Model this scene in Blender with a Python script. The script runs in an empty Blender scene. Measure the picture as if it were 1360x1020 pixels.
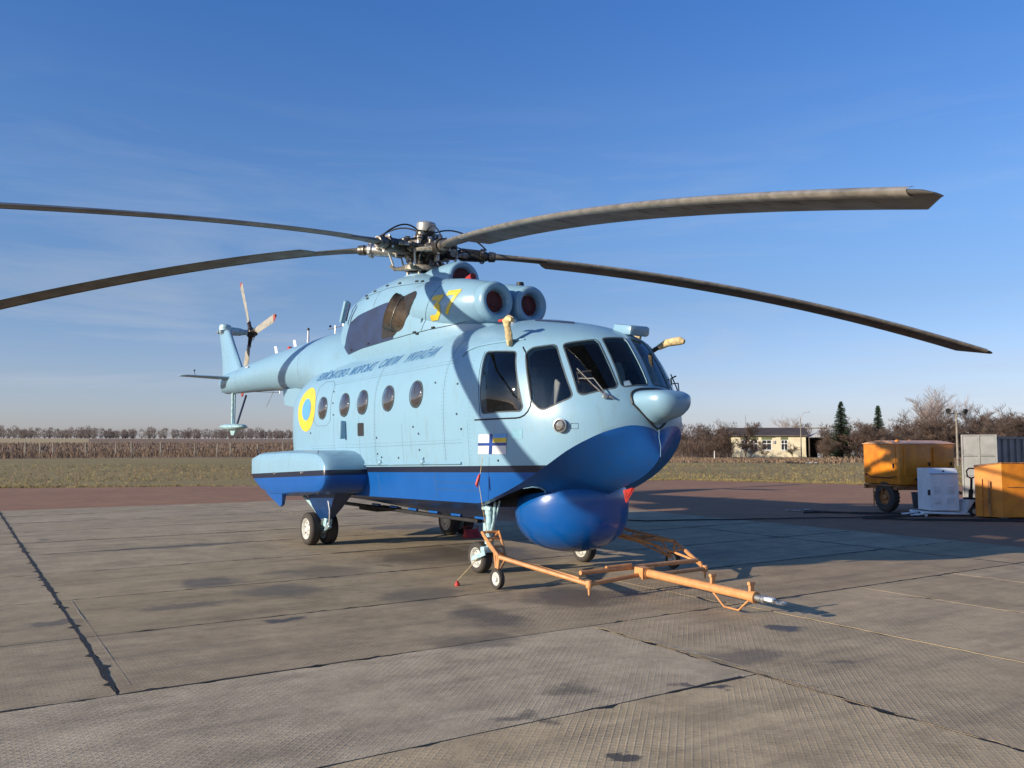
import bpy, bmesh, math, random
from math import sin, cos, tan, pi, radians, sqrt, atan2
from mathutils import Vector, Matrix, noise
from mathutils.bvhtree import BVHTree
from mathutils.geometry import delaunay_2d_cdt

random.seed(7)
scene = bpy.context.scene
C = scene.collection

# ------------------------------------------------------------------ camera
cam_data = bpy.data.cameras.new('camera')
cam_data.sensor_width = 36.0
cam_data.lens = 1137.1 / 1360.0 * 36.0
cam_data.clip_start = 0.1
cam_data.clip_end = 6000.0
cam = bpy.data.objects.new('camera', cam_data)
cam.location = (0.0, 0.0, 1.702)
cam.rotation_euler = (radians(90.0 + 4.013), 0.0, 0.0)
C.objects.link(cam)
scene.camera = cam

# ------------------------------------------------------------------ sky and sun
SUN_AZ, SUN_EL = 30.0, 15.2
sun_dir = Vector((-cos(radians(SUN_AZ)) * cos(radians(SUN_EL)), -sin(radians(SUN_AZ)) * cos(radians(SUN_EL)), sin(radians(SUN_EL))))
world = bpy.data.worlds.new('World')
scene.world = world
world.use_nodes = True
wn, wl = world.node_tree.nodes, world.node_tree.links
wn.clear()
w_out = wn.new('ShaderNodeOutputWorld')
w_bg = wn.new('ShaderNodeBackground')
w_bg.inputs['Strength'].default_value = 0.072
sky = wn.new('ShaderNodeTexSky')
sky.sky_type = 'NISHITA'
sky.sun_disc = False
sky.sun_elevation = radians(SUN_EL)
sky.sun_rotation = atan2(sun_dir.x, sun_dir.y)
sky.altitude = 100.0
sky.air_density = 1.0
sky.dust_density = 0.6
sky.ozone_density = 2.2
# thin high cirrus, part of the sky itself
w_tc = wn.new('ShaderNodeTexCoord')
w_map = wn.new('ShaderNodeMapping')
w_map.inputs['Rotation'].default_value = (0.0, radians(-7), radians(20))
w_map.inputs['Scale'].default_value = (1.1, 1.1, 9.0)
w_n1 = wn.new('ShaderNodeTexNoise')
w_n1.inputs['Scale'].default_value = 2.4
w_n1.inputs['Detail'].default_value = 7.0
w_n1.inputs['Roughness'].default_value = 0.62
w_n1.inputs['Distortion'].default_value = 0.7
w_r1 = wn.new('ShaderNodeValToRGB')
w_r1.color_ramp.elements[0].position = 0.47
w_r1.color_ramp.elements[1].position = 0.80
w_sep = wn.new('ShaderNodeSeparateXYZ')
w_alt = wn.new('ShaderNodeMapRange')
w_alt.inputs['From Min'].default_value = 0.40
w_alt.inputs['From Max'].default_value = 0.06
w_alt.inputs['To Max'].default_value = 0.55
w_mul = wn.new('ShaderNodeMath'); w_mul.operation = 'MULTIPLY'
w_mix = wn.new('ShaderNodeMixRGB')
w_mix.inputs['Color2'].default_value = (5.6, 6.1, 7.0, 1)
wl.new(w_tc.outputs['Generated'], w_map.inputs['Vector'])
wl.new(w_map.outputs['Vector'], w_n1.inputs['Vector'])
wl.new(w_n1.outputs['Fac'], w_r1.inputs['Fac'])
wl.new(w_tc.outputs['Generated'], w_sep.inputs['Vector'])
wl.new(w_sep.outputs['Z'], w_alt.inputs['Value'])
wl.new(w_r1.outputs['Color'], w_mul.inputs[0])
wl.new(w_alt.outputs['Result'], w_mul.inputs[1])
wl.new(w_mul.outputs['Value'], w_mix.inputs['Fac'])
# air colour by altitude: clearer and deeper blue overhead, constant above 27 degrees
w_tint = wn.new('ShaderNodeValToRGB')
cr = w_tint.color_ramp
cr.elements[0].position = 0.0; cr.elements[0].color = (0.60, 0.625, 1.0, 1)
cr.elements[1].position = 0.46; cr.elements[1].color = (0.35, 0.61, 1.0, 1)
for p_, c_ in ((0.07, (0.57, 0.58, 0.82, 1)), (0.16, (0.50, 0.56, 0.74, 1)), (0.26, (0.50, 0.64, 0.87, 1))):
    e_ = cr.elements.new(p_); e_.color = c_
w_t2 = wn.new('ShaderNodeMixRGB'); w_t2.blend_type = 'MULTIPLY'; w_t2.inputs[0].default_value = 1.0
w_t3 = wn.new('ShaderNodeMixRGB'); w_t3.blend_type = 'MULTIPLY'; w_t3.inputs[0].default_value = 1.0; w_t3.inputs[2].default_value = (2.0, 2.0, 2.0, 1)
wl.new(w_sep.outputs['Z'], w_tint.inputs['Fac'])
wl.new(sky.outputs['Color'], w_t2.inputs[1]); wl.new(w_tint.outputs['Color'], w_t2.inputs[2])
wl.new(w_t2.outputs['Color'], w_t3.inputs[1])
wl.new(w_t3.outputs['Color'], w_mix.inputs['Color1'])
wl.new(w_mix.outputs['Color'], w_bg.inputs['Color'])
wl.new(w_bg.outputs['Background'], w_out.inputs['Surface'])

sun_data = bpy.data.lights.new('sun', 'SUN')
sun_data.energy = 5.0
sun_data.angle = radians(0.55)
sun_data.color = (1.0, 0.87, 0.70)
sun = bpy.data.objects.new('sun', sun_data)
sun.rotation_euler = (-sun_dir).to_track_quat('-Z', 'Y').to_euler()
sun.location = (0, 0, 40)
C.objects.link(sun)

scene.view_settings.view_transform = 'Standard'
scene.view_settings.look = 'None'
scene.view_settings.gamma = 1.0
scene.view_settings.use_curve_mapping = False
scene.view_settings.exposure = 0.45

# ------------------------------------------------------------------ helpers
def link(o, parent=None):
    C.objects.link(o)
    if parent: o.parent = parent
    return o

def tag(o, label=None, cat=None, group=None, kind=None):
    if label: o['label'] = label
    if cat: o['category'] = cat
    if group: o['group'] = group
    if kind: o['kind'] = kind
    return o

def empty(name, loc=(0, 0, 0), rz=0.0, **k):
    o = bpy.data.objects.new(name, None)
    o.empty_display_size = 0.2
    o.location = loc
    o.rotation_euler = (0, 0, rz)
    C.objects.link(o)
    return tag(o, **k)

def copy_tree(o, parent=None):
    c = o.copy()
    C.objects.link(c)
    if parent: c.parent = parent
    for ch in list(o.children):
        copy_tree(ch, c)
    return c

class MB:
    """collects geometry for ONE mesh object"""
    def __init__(s):
        s.v = []; s.f = []; s.m = []; s.mats = []
    def mat(s, m):
        if m not in s.mats: s.mats.append(m)
        return s.mats.index(m)
    def add(s, vs, fs, m=None):
        b = len(s.v)
        s.v += [tuple(x) for x in vs]
        s.f += [tuple(i + b for i in f) for f in fs]
        k = s.mat(m) if m else 0
        s.m += [k] * len(fs)
    def box(s, c, size, rot=None, m=None, bev=0.0):
        x, y, z = [a / 2 for a in size]
        R_ = rot if rot else Matrix.Identity(3)
        c = Vector(c)
        if bev <= 0:
            vs = [c + R_ @ Vector((i * x, j * y, k * z)) for i in (-1, 1) for j in (-1, 1) for k in (-1, 1)]
            fs = [(0, 1, 3, 2), (4, 6, 7, 5), (0, 4, 5, 1), (2, 3, 7, 6), (0, 2, 6, 4), (1, 5, 7, 3)]
            s.add(vs, fs, m)
            return
        bm = bmesh.new()
        bmesh.ops.create_cube(bm, size=1.0)
        for v in bm.verts: v.co = Vector((v.co.x * 2 * x, v.co.y * 2 * y, v.co.z * 2 * z))
        bmesh.ops.bevel(bm, geom=list(bm.edges), offset=min(bev, 0.45 * min(size)), segments=2, profile=0.5, affect='EDGES')
        bm.verts.index_update()
        s.add([c + R_ @ v.co for v in bm.verts], [[v.index for v in f.verts] for f in bm.faces], m)
        bm.free()
    def tube(s, pts, r, n=10, m=None, cap=True, flat=1.0):
        """tube along a polyline, r a number or one per point"""
        pts = [Vector(p) for p in pts]
        rs = r if isinstance(r, (list, tuple)) else [r] * len(pts)
        vs = []; fs = []
        up0 = None
        for i, p in enumerate(pts):
            if i == 0: d = pts[1] - p
            elif i == len(pts) - 1: d = p - pts[i - 1]
            else: d = (pts[i + 1] - p).normalized() + (p - pts[i - 1]).normalized()
            if d.length < 1e-9: d = Vector((0, 0, 1))
            d.normalize()
            if up0 is None:
                up0 = Vector((0, 0, 1)) if abs(d.z) < 0.9 else Vector((1, 0, 0))
            a = d.cross(up0)
            if a.length < 1e-6: a = d.cross(Vector((0, 1, 0.1)))
            a.normalize(); b = a.cross(d).normalized()
            up0 = b
            for k in range(n):
                t = 2 * pi * k / n
                vs.append(p + a * (cos(t) * rs[i]) + b * (sin(t) * rs[i] * flat))
        for i in range(len(pts) - 1):
            for k in range(n):
                fs.append((i * n + k, i * n + (k + 1) % n, (i + 1) * n + (k + 1) % n, (i + 1) * n + k))
        if cap:
            fs.append(tuple(range(n - 1, -1, -1)))
            fs.append(tuple((len(pts) - 1) * n + k for k in range(n)))
        s.add(vs, fs, m)
    def lathe(s, prof, origin=(0, 0, 0), axis=(0, 0, 1), n=24, m=None, sx=1.0, cap=True):
        """prof: list of (radius, height along axis)"""
        ax = Vector(axis).normalized()
        a = ax.orthogonal().normalized(); b = ax.cross(a)
        o = Vector(origin)
        vs = []; fs = []
        for (r, h) in prof:
            for k in range(n):
                t = 2 * pi * k / n
                vs.append(o + ax * h + a * (r * cos(t)) + b * (r * sin(t) * sx))
        for i in range(len(prof) - 1):
            for k in range(n):
                fs.append((i * n + k, i * n + (k + 1) % n, (i + 1) * n + (k + 1) % n, (i + 1) * n + k))
        if abs(prof[0][0] - prof[-1][0]) < 1e-9 and abs(prof[0][1] - prof[-1][1]) < 1e-9: cap = False
        if cap and prof[0][0] > 1e-4: fs.append(tuple(range(n - 1, -1, -1)))
        if cap and prof[-1][0] > 1e-4: fs.append(tuple((len(prof) - 1) * n + k for k in range(n)))
        s.add(vs, fs, m)
    def loft(s, rings, closed=True, cap0=True, cap1=True, m=None):
        n = len(rings[0]); vs = []; fs = []
        for r in rings: vs += [tuple(p) for p in r]
        kk = n if closed else n - 1
        for i in range(len(rings) - 1):
            for k in range(kk):
                fs.append((i * n + k, i * n + (k + 1) % n, (i + 1) * n + (k + 1) % n, (i + 1) * n + k))
        if cap0: fs.append(tuple(range(n - 1, -1, -1)))
        if cap1: fs.append(tuple((len(rings) - 1) * n + k for k in range(n)))
        s.add(vs, fs, m)
    def build(s, name, mt=None, parent=None, smooth=0, loc=None, fix=True):
        me = bpy.data.meshes.new(name)
        me.from_pydata(s.v, [], s.f)
        mats = s.mats if s.mats else ([mt] if mt else [])
        if s.mats and mt and any(x is None for x in s.mats): pass
        for q in mats: me.materials.append(q)
        if len(s.mats) > 1: me.polygons.foreach_set('material_index', s.m)
        if fix:
            bm = bmesh.new(); bm.from_mesh(me)
            bmesh.ops.remove_doubles(bm, verts=bm.verts, dist=1e-5)
            bmesh.ops.recalc_face_normals(bm, faces=bm.faces)
            bm.to_mesh(me); bm.free()
        if smooth:
            me.polygons.foreach_set('use_smooth', [True] * len(me.polygons))
            me.set_sharp_from_angle(angle=radians(smooth))
        me.update()
        o = bpy.data.objects.new(name, me)
        if loc is not None: o.location = loc
        return link(o, parent)

def interp(xs, ys, x):
    """monotone-ish cubic interpolation"""
    n = len(xs)
    if x <= xs[0]: return ys[0]
    if x >= xs[-1]: return ys[-1]
    i = max(k for k in range(n) if xs[k] <= x)
    i = min(i, n - 2)
    def slope(k):
        if k <= 0 or k >= n - 1: 
            j = 0 if k <= 0 else n - 2
            return (ys[j + 1] - ys[j]) / (xs[j + 1] - xs[j])
        d0 = (ys[k] - ys[k - 1]) / (xs[k] - xs[k - 1]); d1 = (ys[k + 1] - ys[k]) / (xs[k + 1] - xs[k])
        if d0 * d1 <= 0: return 0.0
        return 2 * d0 * d1 / (d0 + d1)
    h = xs[i + 1] - xs[i]; t = (x - xs[i]) / h
    m0, m1 = slope(i) * h, slope(i + 1) * h
    return (2 * t**3 - 3 * t * t + 1) * ys[i] + (t**3 - 2 * t * t + t) * m0 + (-2 * t**3 + 3 * t * t) * ys[i + 1] + (t**3 - t * t) * m1

# ------------------------------------------------------------------ materials
def new_mat(name):
    m = bpy.data.materials.new(name)
    m.use_nodes = True
    nt = m.node_tree
    bs = nt.nodes['Principled BSDF']
    return m, nt.nodes, nt.links, bs

def col4(c): return (c[0], c[1], c[2], 1.0)

def simple(name, col, rough=0.5, metal=0.0, vary=0.15, scale=6.0, bump=0.0, bscale=40.0, coat=0.0, dark=None, detail=5.0):
    """procedural material: colour broken up by noise, uneven gloss, fine relief"""
    m, N, L, bs = new_mat(name)
    tc = N.new('ShaderNodeTexCoord')
    n1 = N.new('ShaderNodeTexNoise'); n1.inputs['Scale'].default_value = scale; n1.inputs['Detail'].default_value = detail
    n1.inputs['Roughness'].default_value = 0.6
    L.new(tc.outputs['Object'], n1.inputs['Vector'])
    mx = N.new('ShaderNodeMixRGB')
    d = dark if dark else tuple(c * (1 - vary * 2) for c in col)
    mx.inputs['Color1'].default_value = col4(d); mx.inputs['Color2'].default_value = col4(tuple(min(1, c * (1 + vary)) for c in col))
    rp = N.new('ShaderNodeMapRange'); rp.inputs['From Min'].default_value = 0.3; rp.inputs['From Max'].default_value = 0.62
    L.new(n1.outputs['Fac'], rp.inputs['Value']); L.new(rp.outputs['Result'], mx.inputs['Fac'])
    L.new(mx.outputs['Color'], bs.inputs['Base Color'])
    rr = N.new('ShaderNodeMapRange'); rr.inputs['To Min'].default_value = min(1, rough * 1.2); rr.inputs['To Max'].default_value = rough * 0.8
    L.new(n1.outputs['Fac'], rr.inputs['Value']); L.new(rr.outputs['Result'], bs.inputs['Roughness'])
    bs.inputs['Metallic'].default_value = metal
    if coat: bs.inputs['Coat Weight'].default_value = coat; bs.inputs['Coat Roughness'].default_value = 0.12
    if bump:
        n2 = N.new('ShaderNodeTexNoise'); n2.inputs['Scale'].default_value = bscale; n2.inputs['Detail'].default_value = 3
        L.new(tc.outputs['Object'], n2.inputs['Vector'])
        b = N.new('ShaderNodeBump'); b.inputs['Strength'].default_value = bump; b.inputs['Distance'].default_value = 0.01
        L.new(n2.outputs['Fac'], b.inputs['Height']); L.new(b.outputs['Normal'], bs.inputs['Normal'])
    return m
# ------------------------------------------------------------------ paint
LIGHT = (0.192, 0.355, 0.475)
BLUE = (0.002, 0.082, 0.32)
BLACKP = (0.010, 0.015, 0.034)

def paint(name, stripe=None):
    """gloss aircraft paint; stripe=(slope, low, high): blue below low, black band, light above high (object space)"""
    m, N, L, bs = new_mat(name)
    tc = N.new('ShaderNodeTexCoord')
    n1 = N.new('ShaderNodeTexNoise'); n1.inputs['Scale'].default_value = 1.3; n1.inputs['Detail'].default_value = 6; n1.inputs['Roughness'].default_value = 0.65
    L.new(tc.outputs['Object'], n1.inputs['Vector'])
    mp = N.new('ShaderNodeMapping'); mp.inputs['Scale'].default_value = (5.0, 5.0, 0.9)
    n2 = N.new('ShaderNodeTexNoise'); n2.inputs['Scale'].default_value = 2.2; n2.inputs['Detail'].default_value = 6; n2.inputs['Roughness'].default_value = 0.7
    L.new(tc.outputs['Object'], mp.inputs['Vector']); L.new(mp.outputs['Vector'], n2.inputs['Vector'])
    lt = N.new('ShaderNodeMixRGB')
    lt.inputs['Color1'].default_value = col4(tuple(c * 0.90 for c in LIGHT)); lt.inputs['Color2'].default_value = col4((LIGHT[0] * 1.13, LIGHT[1] * 1.06, LIGHT[2] * 1.03))
    L.new(n1.outputs['Fac'], lt.inputs['Fac'])
    st = N.new('ShaderNodeMapRange'); st.inputs['From Min'].default_value = 0.54; st.inputs['From Max'].default_value = 0.78; st.inputs['To Max'].default_value = 0.5
    L.new(n2.outputs['Fac'], st.inputs['Value'])
    gr = N.new('ShaderNodeMixRGB'); gr.inputs['Color2'].default_value = (0.16, 0.22, 0.20, 1)
    L.new(st.outputs['Result'], gr.inputs['Fac']); L.new(lt.outputs['Color'], gr.inputs['Color1'])
    out = gr.outputs['Color']
    if stripe == 'blue':
        bl = N.new('ShaderNodeMixRGB'); bl.inputs['Color1'].default_value = col4(tuple(c * 0.85 for c in BLUE)); bl.inputs['Color2'].default_value = col4((BLUE[0] * 1.6 + 0.004, BLUE[1] * 1.18, BLUE[2] * 1.12))
        L.new(n1.outputs['Fac'], bl.inputs['Fac'])
        g2 = N.new('ShaderNodeMixRGB'); g2.inputs['Color2'].default_value = (0.03, 0.06, 0.11, 1)
        L.new(st.outputs['Result'], g2.inputs['Fac']); L.new(bl.outputs['Color'], g2.inputs['Color1'])
        out = g2.outputs['Color']
    elif stripe:
        sl, lo, hi = stripe
        sp = N.new('ShaderNodeSeparateXYZ'); L.new(tc.outputs['Object'], sp.inputs['Vector'])
        a = N.new('ShaderNodeMath'); a.operation = 'MULTIPLY_ADD'; a.inputs[1].default_value = -sl
        L.new(sp.outputs['X'], a.inputs[0]); L.new(sp.outputs['Z'], a.inputs[2])
        h = N.new('ShaderNodeMath'); h.operation = 'GREATER_THAN'; h.inputs[1].default_value = hi; L.new(a.outputs[0], h.inputs[0])
        l = N.new('ShaderNodeMath'); l.operation = 'GREATER_THAN'; l.inputs[1].default_value = lo; L.new(a.outputs[0], l.inputs[0])
        bl = N.new('ShaderNodeMixRGB'); bl.inputs['Color1'].default_value = col4(tuple(c * 0.85 for c in BLUE)); bl.inputs['Color2'].default_value = col4((BLUE[0] * 1.6 + 0.004, BLUE[1] * 1.18, BLUE[2] * 1.12))
        L.new(n1.outputs['Fac'], bl.inputs['Fac'])
        k = N.new('ShaderNodeMixRGB'); k.inputs['Color2'].default_value = col4(BLACKP); L.new(l.outputs[0], k.inputs['Fac']); L.new(bl.outputs['Color'], k.inputs['Color1'])
        k2 = N.new('ShaderNodeMixRGB'); L.new(h.outputs[0], k2.inputs['Fac']); L.new(k.outputs['Color'], k2.inputs['Color1']); L.new(gr.outputs['Color'], k2.inputs['Color2'])
        out = k2.outputs['Color']
    L.new(out, bs.inputs['Base Color'])
    rr = N.new('ShaderNodeMapRange'); rr.inputs['To Min'].default_value = 0.22; rr.inputs['To Max'].default_value = 0.42
    L.new(n2.outputs['Fac'], rr.inputs['Value']); L.new(rr.outputs['Result'], bs.inputs['Roughness'])
    nb = N.new('ShaderNodeTexNoise'); nb.inputs['Scale'].default_value = 2.6; nb.inputs['Detail'].default_value = 2
    L.new(tc.outputs['Object'], nb.inputs['Vector'])
    b = N.new('ShaderNodeBump'); b.inputs['Strength'].default_value = 0.35; b.inputs['Distance'].default_value = 0.012
    L.new(nb.outputs['Fac'], b.inputs['Height']); L.new(b.outputs['Normal'], bs.inputs['Normal'])
    return m

M_light = paint('light_blue_paint')
M_hull = paint('hull_paint', (0.0253, 1.25, 1.333))
M_spons = paint('sponson_paint', (0.045, 1.205, 1.29))
M_blue = paint('blue_paint', 'blue')
M_navyshaded = simple('shaded_navy_gear_paint', (0.006, 0.035, 0.12), 0.35, vary=0.15)  # navy darkened to carry the shade on the main gear fairing
M_inner = simple('cockpit_interior', (0.09, 0.10, 0.10), 0.8, vary=0.3)
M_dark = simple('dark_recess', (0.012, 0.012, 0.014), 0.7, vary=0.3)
M_seam = simple('seam_line', (0.045, 0.085, 0.11), 0.7, vary=0.2)
M_white = simple('white_paint', (0.58, 0.59, 0.60), 0.45, vary=0.06)
M_alu = simple('grey_metal', (0.42, 0.42, 0.40), 0.38, metal=0.8, vary=0.25, scale=14)
M_steel = simple('dark_steel', (0.14, 0.13, 0.11), 0.42, metal=0.75, vary=0.4, scale=18, bump=0.3)
M_oily = simple('oily_hub_metal', (0.050, 0.043, 0.034), 0.4, metal=0.5, vary=0.45, scale=16, bump=0.5, bscale=60)
M_grime = simple('grimy_light_metal', (0.27, 0.25, 0.20), 0.45, metal=0.4, vary=0.35, scale=22, bump=0.3)
M_tyre = simple('tyre_rubber', (0.028, 0.025, 0.023), 0.85, vary=0.25, bump=0.25, dark=(0.055, 0.045, 0.036))
M_rim = simple('white_rim', (0.50, 0.50, 0.46), 0.5, vary=0.12, scale=20)
M_red = simple('red_cover', (0.42, 0.025, 0.02), 0.6, vary=0.2)
M_redpaint = simple('dark_red_blank', (0.10, 0.014, 0.012), 0.65, vary=0.3, scale=14)
M_yellow = simple('yellow_marking', (0.62, 0.46, 0.04), 0.4, vary=0.08)
M_sky = simple('pale_blue_marking', (0.09, 0.30, 0.62), 0.4, vary=0.05)
M_text = simple('blue_lettering', (0.015, 0.12, 0.33), 0.45, vary=0.1)
M_navy = simple('navy_soot_paint', (0.018, 0.034, 0.088), 0.5, vary=0.18, scale=2.5)
M_exh = simple('heat_browned_steel', (0.125, 0.092, 0.062), 0.5, metal=0.35, vary=0.3, scale=9)
M_black = simple('black_rubber', (0.014, 0.014, 0.014), 0.55, vary=0.3)
M_cloth = simple('cream_canvas', (0.55, 0.43, 0.22), 0.9, vary=0.25, scale=20, bump=0.5, bscale=30)
M_blade = simple('blade_underside', (0.115, 0.108, 0.092), 0.5, metal=0.15, vary=0.22, scale=3.0, bump=0.15)
M_edge = simple('blade_leading_edge', (0.34, 0.31, 0.26), 0.38, metal=0.4, vary=0.2, scale=8)
M_tailbl = simple('tail_blade_paint', (0.33, 0.31, 0.25), 0.45, vary=0.15)
M_redtip = simple('red_tip_paint', (0.30, 0.06, 0.045), 0.5, vary=0.15)
M_gear = simple('pale_gear_paint', (0.34, 0.52, 0.56), 0.35, vary=0.2, scale=14)

def glass_mat(name, tint, refl=1.0, body=(0.02, 0.025, 0.03), opac=0.35):
    m, N, L, bs = new_mat(name)
    N.remove(bs)
    out = [n for n in N if n.type == 'OUTPUT_MATERIAL'][0]
    tr = N.new('ShaderNodeBsdfTransparent'); tr.inputs['Color'].default_value = col4(tint)
    df = N.new('ShaderNodeBsdfDiffuse'); df.inputs['Color'].default_value = col4(body)
    m1 = N.new('ShaderNodeMixShader'); m1.inputs['Fac'].default_value = opac
    L.new(tr.outputs[0], m1.inputs[1]); L.new(df.outputs[0], m1.inputs[2])
    gl = N.new('ShaderNodeBsdfGlossy'); gl.inputs['Roughness'].default_value = 0.02; gl.inputs['Color'].default_value = (0.9, 0.95, 1, 1)
    fr = N.new('ShaderNodeFresnel'); fr.inputs['IOR'].default_value = 1.5
    mu = N.new('ShaderNodeMath'); mu.operation = 'MULTIPLY'; mu.inputs[1].default_value = refl; mu.use_clamp = True
    L.new(fr.outputs[0], mu.inputs[0])
    m2 = N.new('ShaderNodeMixShader'); L.new(mu.outputs[0], m2.inputs['Fac']); L.new(m1.outputs[0], m2.inputs[1]); L.new(gl.outputs[0], m2.inputs[2])
    L.new(m2.outputs[0], out.inputs['Surface'])
    return m
M_glass = glass_mat('cockpit_glass', (0.80, 0.85, 0.86), 1.0, opac=0.05)
M_port = glass_mat('round_window_glass', (0.35, 0.38, 0.42), 2.4, body=(0.055, 0.05, 0.05), opac=0.75)
M_lens = glass_mat('lamp_glass', (0.8, 0.8, 0.8), 2.0, opac=0.05)

# ------------------------------------------------------------------ helicopter
heli = empty('helicopter', (-1.504, 14.59, 0.0), radians(-54.678),
             label='pale blue and dark blue naval helicopter parked on the concrete apron', cat='helicopter')

def shear(x, z): return z + 0.02 * (x - 2.0)
def w_of(z):
    if z >= 2.15:
        q = min(1.0, (z - 2.15) / 1.29)
        return 1.25 * max(0.0, 1 - q ** 2.8) ** 0.52
    return 1.25 - 0.11 * ((2.15 - z) / 1.2) ** 1.5
XF_Z = [0.8, 1.0, 1.3, 1.5, 1.76, 1.95, 2.29, 2.50, 2.75, 2.915, 2.99, 3.15, 3.29, 3.39, 3.44]
XF_X = [4.8, 5.05, 5.38, 5.50, 5.56, 5.57, 5.47, 5.37, 5.21, 5.08, 4.97, 4.56, 4.0, 3.5, 3.0]
def xf_of(z): return interp(XF_Z, XF_X, z)
def L_of(z): return interp([0.8, 1.8, 2.3, 2.9, 3.2, 3.44], [1.5, 1.65, 1.72, 1.62, 1.65, 1.2], z)
def xr_of(z): return interp([0.8, 1.2, 1.8, 2.6, 3.1, 3.44], [-3.6, -3.75, -3.85, -3.85, -3.4, -2.4], z)
def Lr_of(z): return 1.35
NR, NS, NF = 12, 34, 26
def outline(k, z):
    """k: 0..NR rear quarter, ..NR+NS side, ..NR+NS+NF nose quarter; starboard is y<0"""
    w = w_of(z)
    xr, xf, L, Lr = xr_of(z), xf_of(z), L_of(z), Lr_of(z)
    if k <= NR:
        t = pi / 2 * k / NR
        return (xr + Lr * (1 - sin(t)), w * sin(t)) if False else (xr + Lr - Lr * cos(t), w * sin(t))
    if k <= NR + NS:
        s = (k - NR) / NS
        return (xr + Lr) * (1 - s) + (xf - L) * s, w
    t = pi / 2 * (k - NR - NS) / NF
    return xf - L + L * sin(t), w * cos(t)
def zc_of(k):
    if k <= NR: return 0.95 - 0.04 * k / NR
    if k <= NR + NS: return 0.91
    t = 90 * (k - NR - NS) / NF
    return interp([0, 5, 10, 17, 25, 34, 42, 50, 61, 74, 83, 90], [0.91, 0.93, 0.985, 1.08, 1.23, 1.42, 1.57, 1.68, 1.79, 1.85, 1.83, 1.77], t)
NKK = NR + NS + NF
NZ = 44
def body_point(k, j):
    zc = zc_of(k)
    s = j / NZ
    ss = sin(s * pi / 2) ** 1.0 * 0.55 + s * 0.45
    z = zc + (3.44 - zc) * ss
    x, y = outline(k, z)
    return x, y, shear(x, z)

def full_ring(j, fn):
    st = [fn(k, j) for k in range(NKK + 1)]
    ring = [(x, -y, z) for x, y, z in st] + [(x, y, z) for x, y, z in st[1:-1][::-1]]
    return ring

rings = [full_ring(j, body_point) for j in range(NZ + 1)]

# hull bottom: chine to keel
KT = [0, 15, 30, 45, 60, 75, 90]
KX = [3.75, 4.1, 4.52, 5.0, 5.38, 5.60, 5.56]
KZ = [0.70, 0.86, 1.02, 1.19, 1.36, 1.60, 1.80]
def keel(k):
    if k <= NR:
        x = interp([0, NR], [-2.9, -2.0], k); return x, 0.64 + 0.10 * (1 - k / NR)
    if k <= NR + NS:
        s = (k - NR) / NS; x = -2.0 + s * 5.75
        return x, interp([-2.0, 1.5, 3.0, 3.75], [0.64, 0.57, 0.60, 0.70], x)
    t = 90 * (k - NR - NS) / NF
    return interp(KT, KX, t), interp(KT, KZ, t)
NB = 8
def bottom_point(k, j):
    cx, cy, cz = body_point(k, 0)
    kx, kz = keel(k)
    s = j / NB
    x = cx + (kx - cx) * s; y = cy * (1 - s); z = cz + (kz - cz) * s
    t = 0 if k <= NR + NS else (k - NR - NS) / NF
    sag = sin(pi * s) * (0.02 - 0.075 * sin(pi * t) ** 1.0)
    return x - sag * 0.7, y * (1 - 0.5 * sin(pi * s) * sin(pi * t) * 0.3), z + sag * 0.35
body = MB()
body.loft(rings, closed=True, cap0=False, cap1=False, m=M_hull)
# crown cap strip: the last ring is flat (w=0), zipped by remove_doubles
brings = [full_ring(j, bottom_point) for j in range(NB + 1)]
body.loft(brings, closed=True, cap0=False, cap1=False, m=M_blue)

def close_crown(mb_obj):
    bm = bmesh.new(); bm.from_mesh(mb_obj.data)
    bmesh.ops.remove_doubles(bm, verts=bm.verts, dist=2e-4)
    bmesh.ops.dissolve_degenerate(bm, edges=bm.edges, dist=1e-5)
    bmesh.ops.recalc_face_normals(bm, faces=bm.faces)
    n = sum(1 for e in bm.edges if len(e.link_faces) != 2)
    bm.to_mesh(mb_obj.data); bm.free()
    return n

fus = body.build('fuselage', None, heli)
open_edges = close_crown(fus)
bm_ = bmesh.new(); bm_.from_mesh(fus.data)
body_bvh = BVHTree.FromBMesh(bm_)
bm_.free()

# engine cowling: gearbox fairing and two nacelles, each a loft
def se_ring(x, W, base, top, n=2.6, yc=0.0, N=28, lean=0.0):
    out = []
    zc = (base + top) / 2; h = (top - base) / 2
    for k in range(N):
        t = 2 * pi * k / N
        c, s = cos(t), sin(t)
        y = W * (abs(c) ** (2 / n)) * (1 if c >= 0 else -1)
        z = h * (abs(s) ** (2 / n)) * (1 if s >= 0 else -1)
        out.append((x + lean * (zc + z - base), yc + y * (1 - 0.10 * max(0, s)), zc + z))
    return out
cw = MB()
CW = [(-2.9, 0.20, 2.7, 3.75), (-2.65, 0.36, 2.6, 3.92), (-2.45, 0.47, 2.6, 4.12), (-2.28, 0.55, 2.6, 4.34), (-2.1, 0.61, 2.6, 4.46), (-1.9, 0.67, 2.7, 4.50), (-1.3, 0.80, 2.85, 4.55), (-0.7, 0.86, 2.8, 4.60),
      (0.0, 0.87, 2.8, 4.62), (0.5, 0.87, 2.8, 4.56), (1.0, 0.85, 2.8, 4.42), (1.5, 0.78, 2.85, 4.18), (2.0, 0.64, 3.0, 3.96), (2.3, 0.50, 3.1, 3.80), (2.5, 0.36, 3.2, 3.66), (2.62, 0.18, 3.25, 3.52)]
cw.loft([se_ring(x, W, b, shear(x, t) - 0.0, 2.9) for x, W, b, t in CW])
M_cowl = M_light
cowl = cw.build('engine_cowling', M_cowl, heli, smooth=40)

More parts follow.
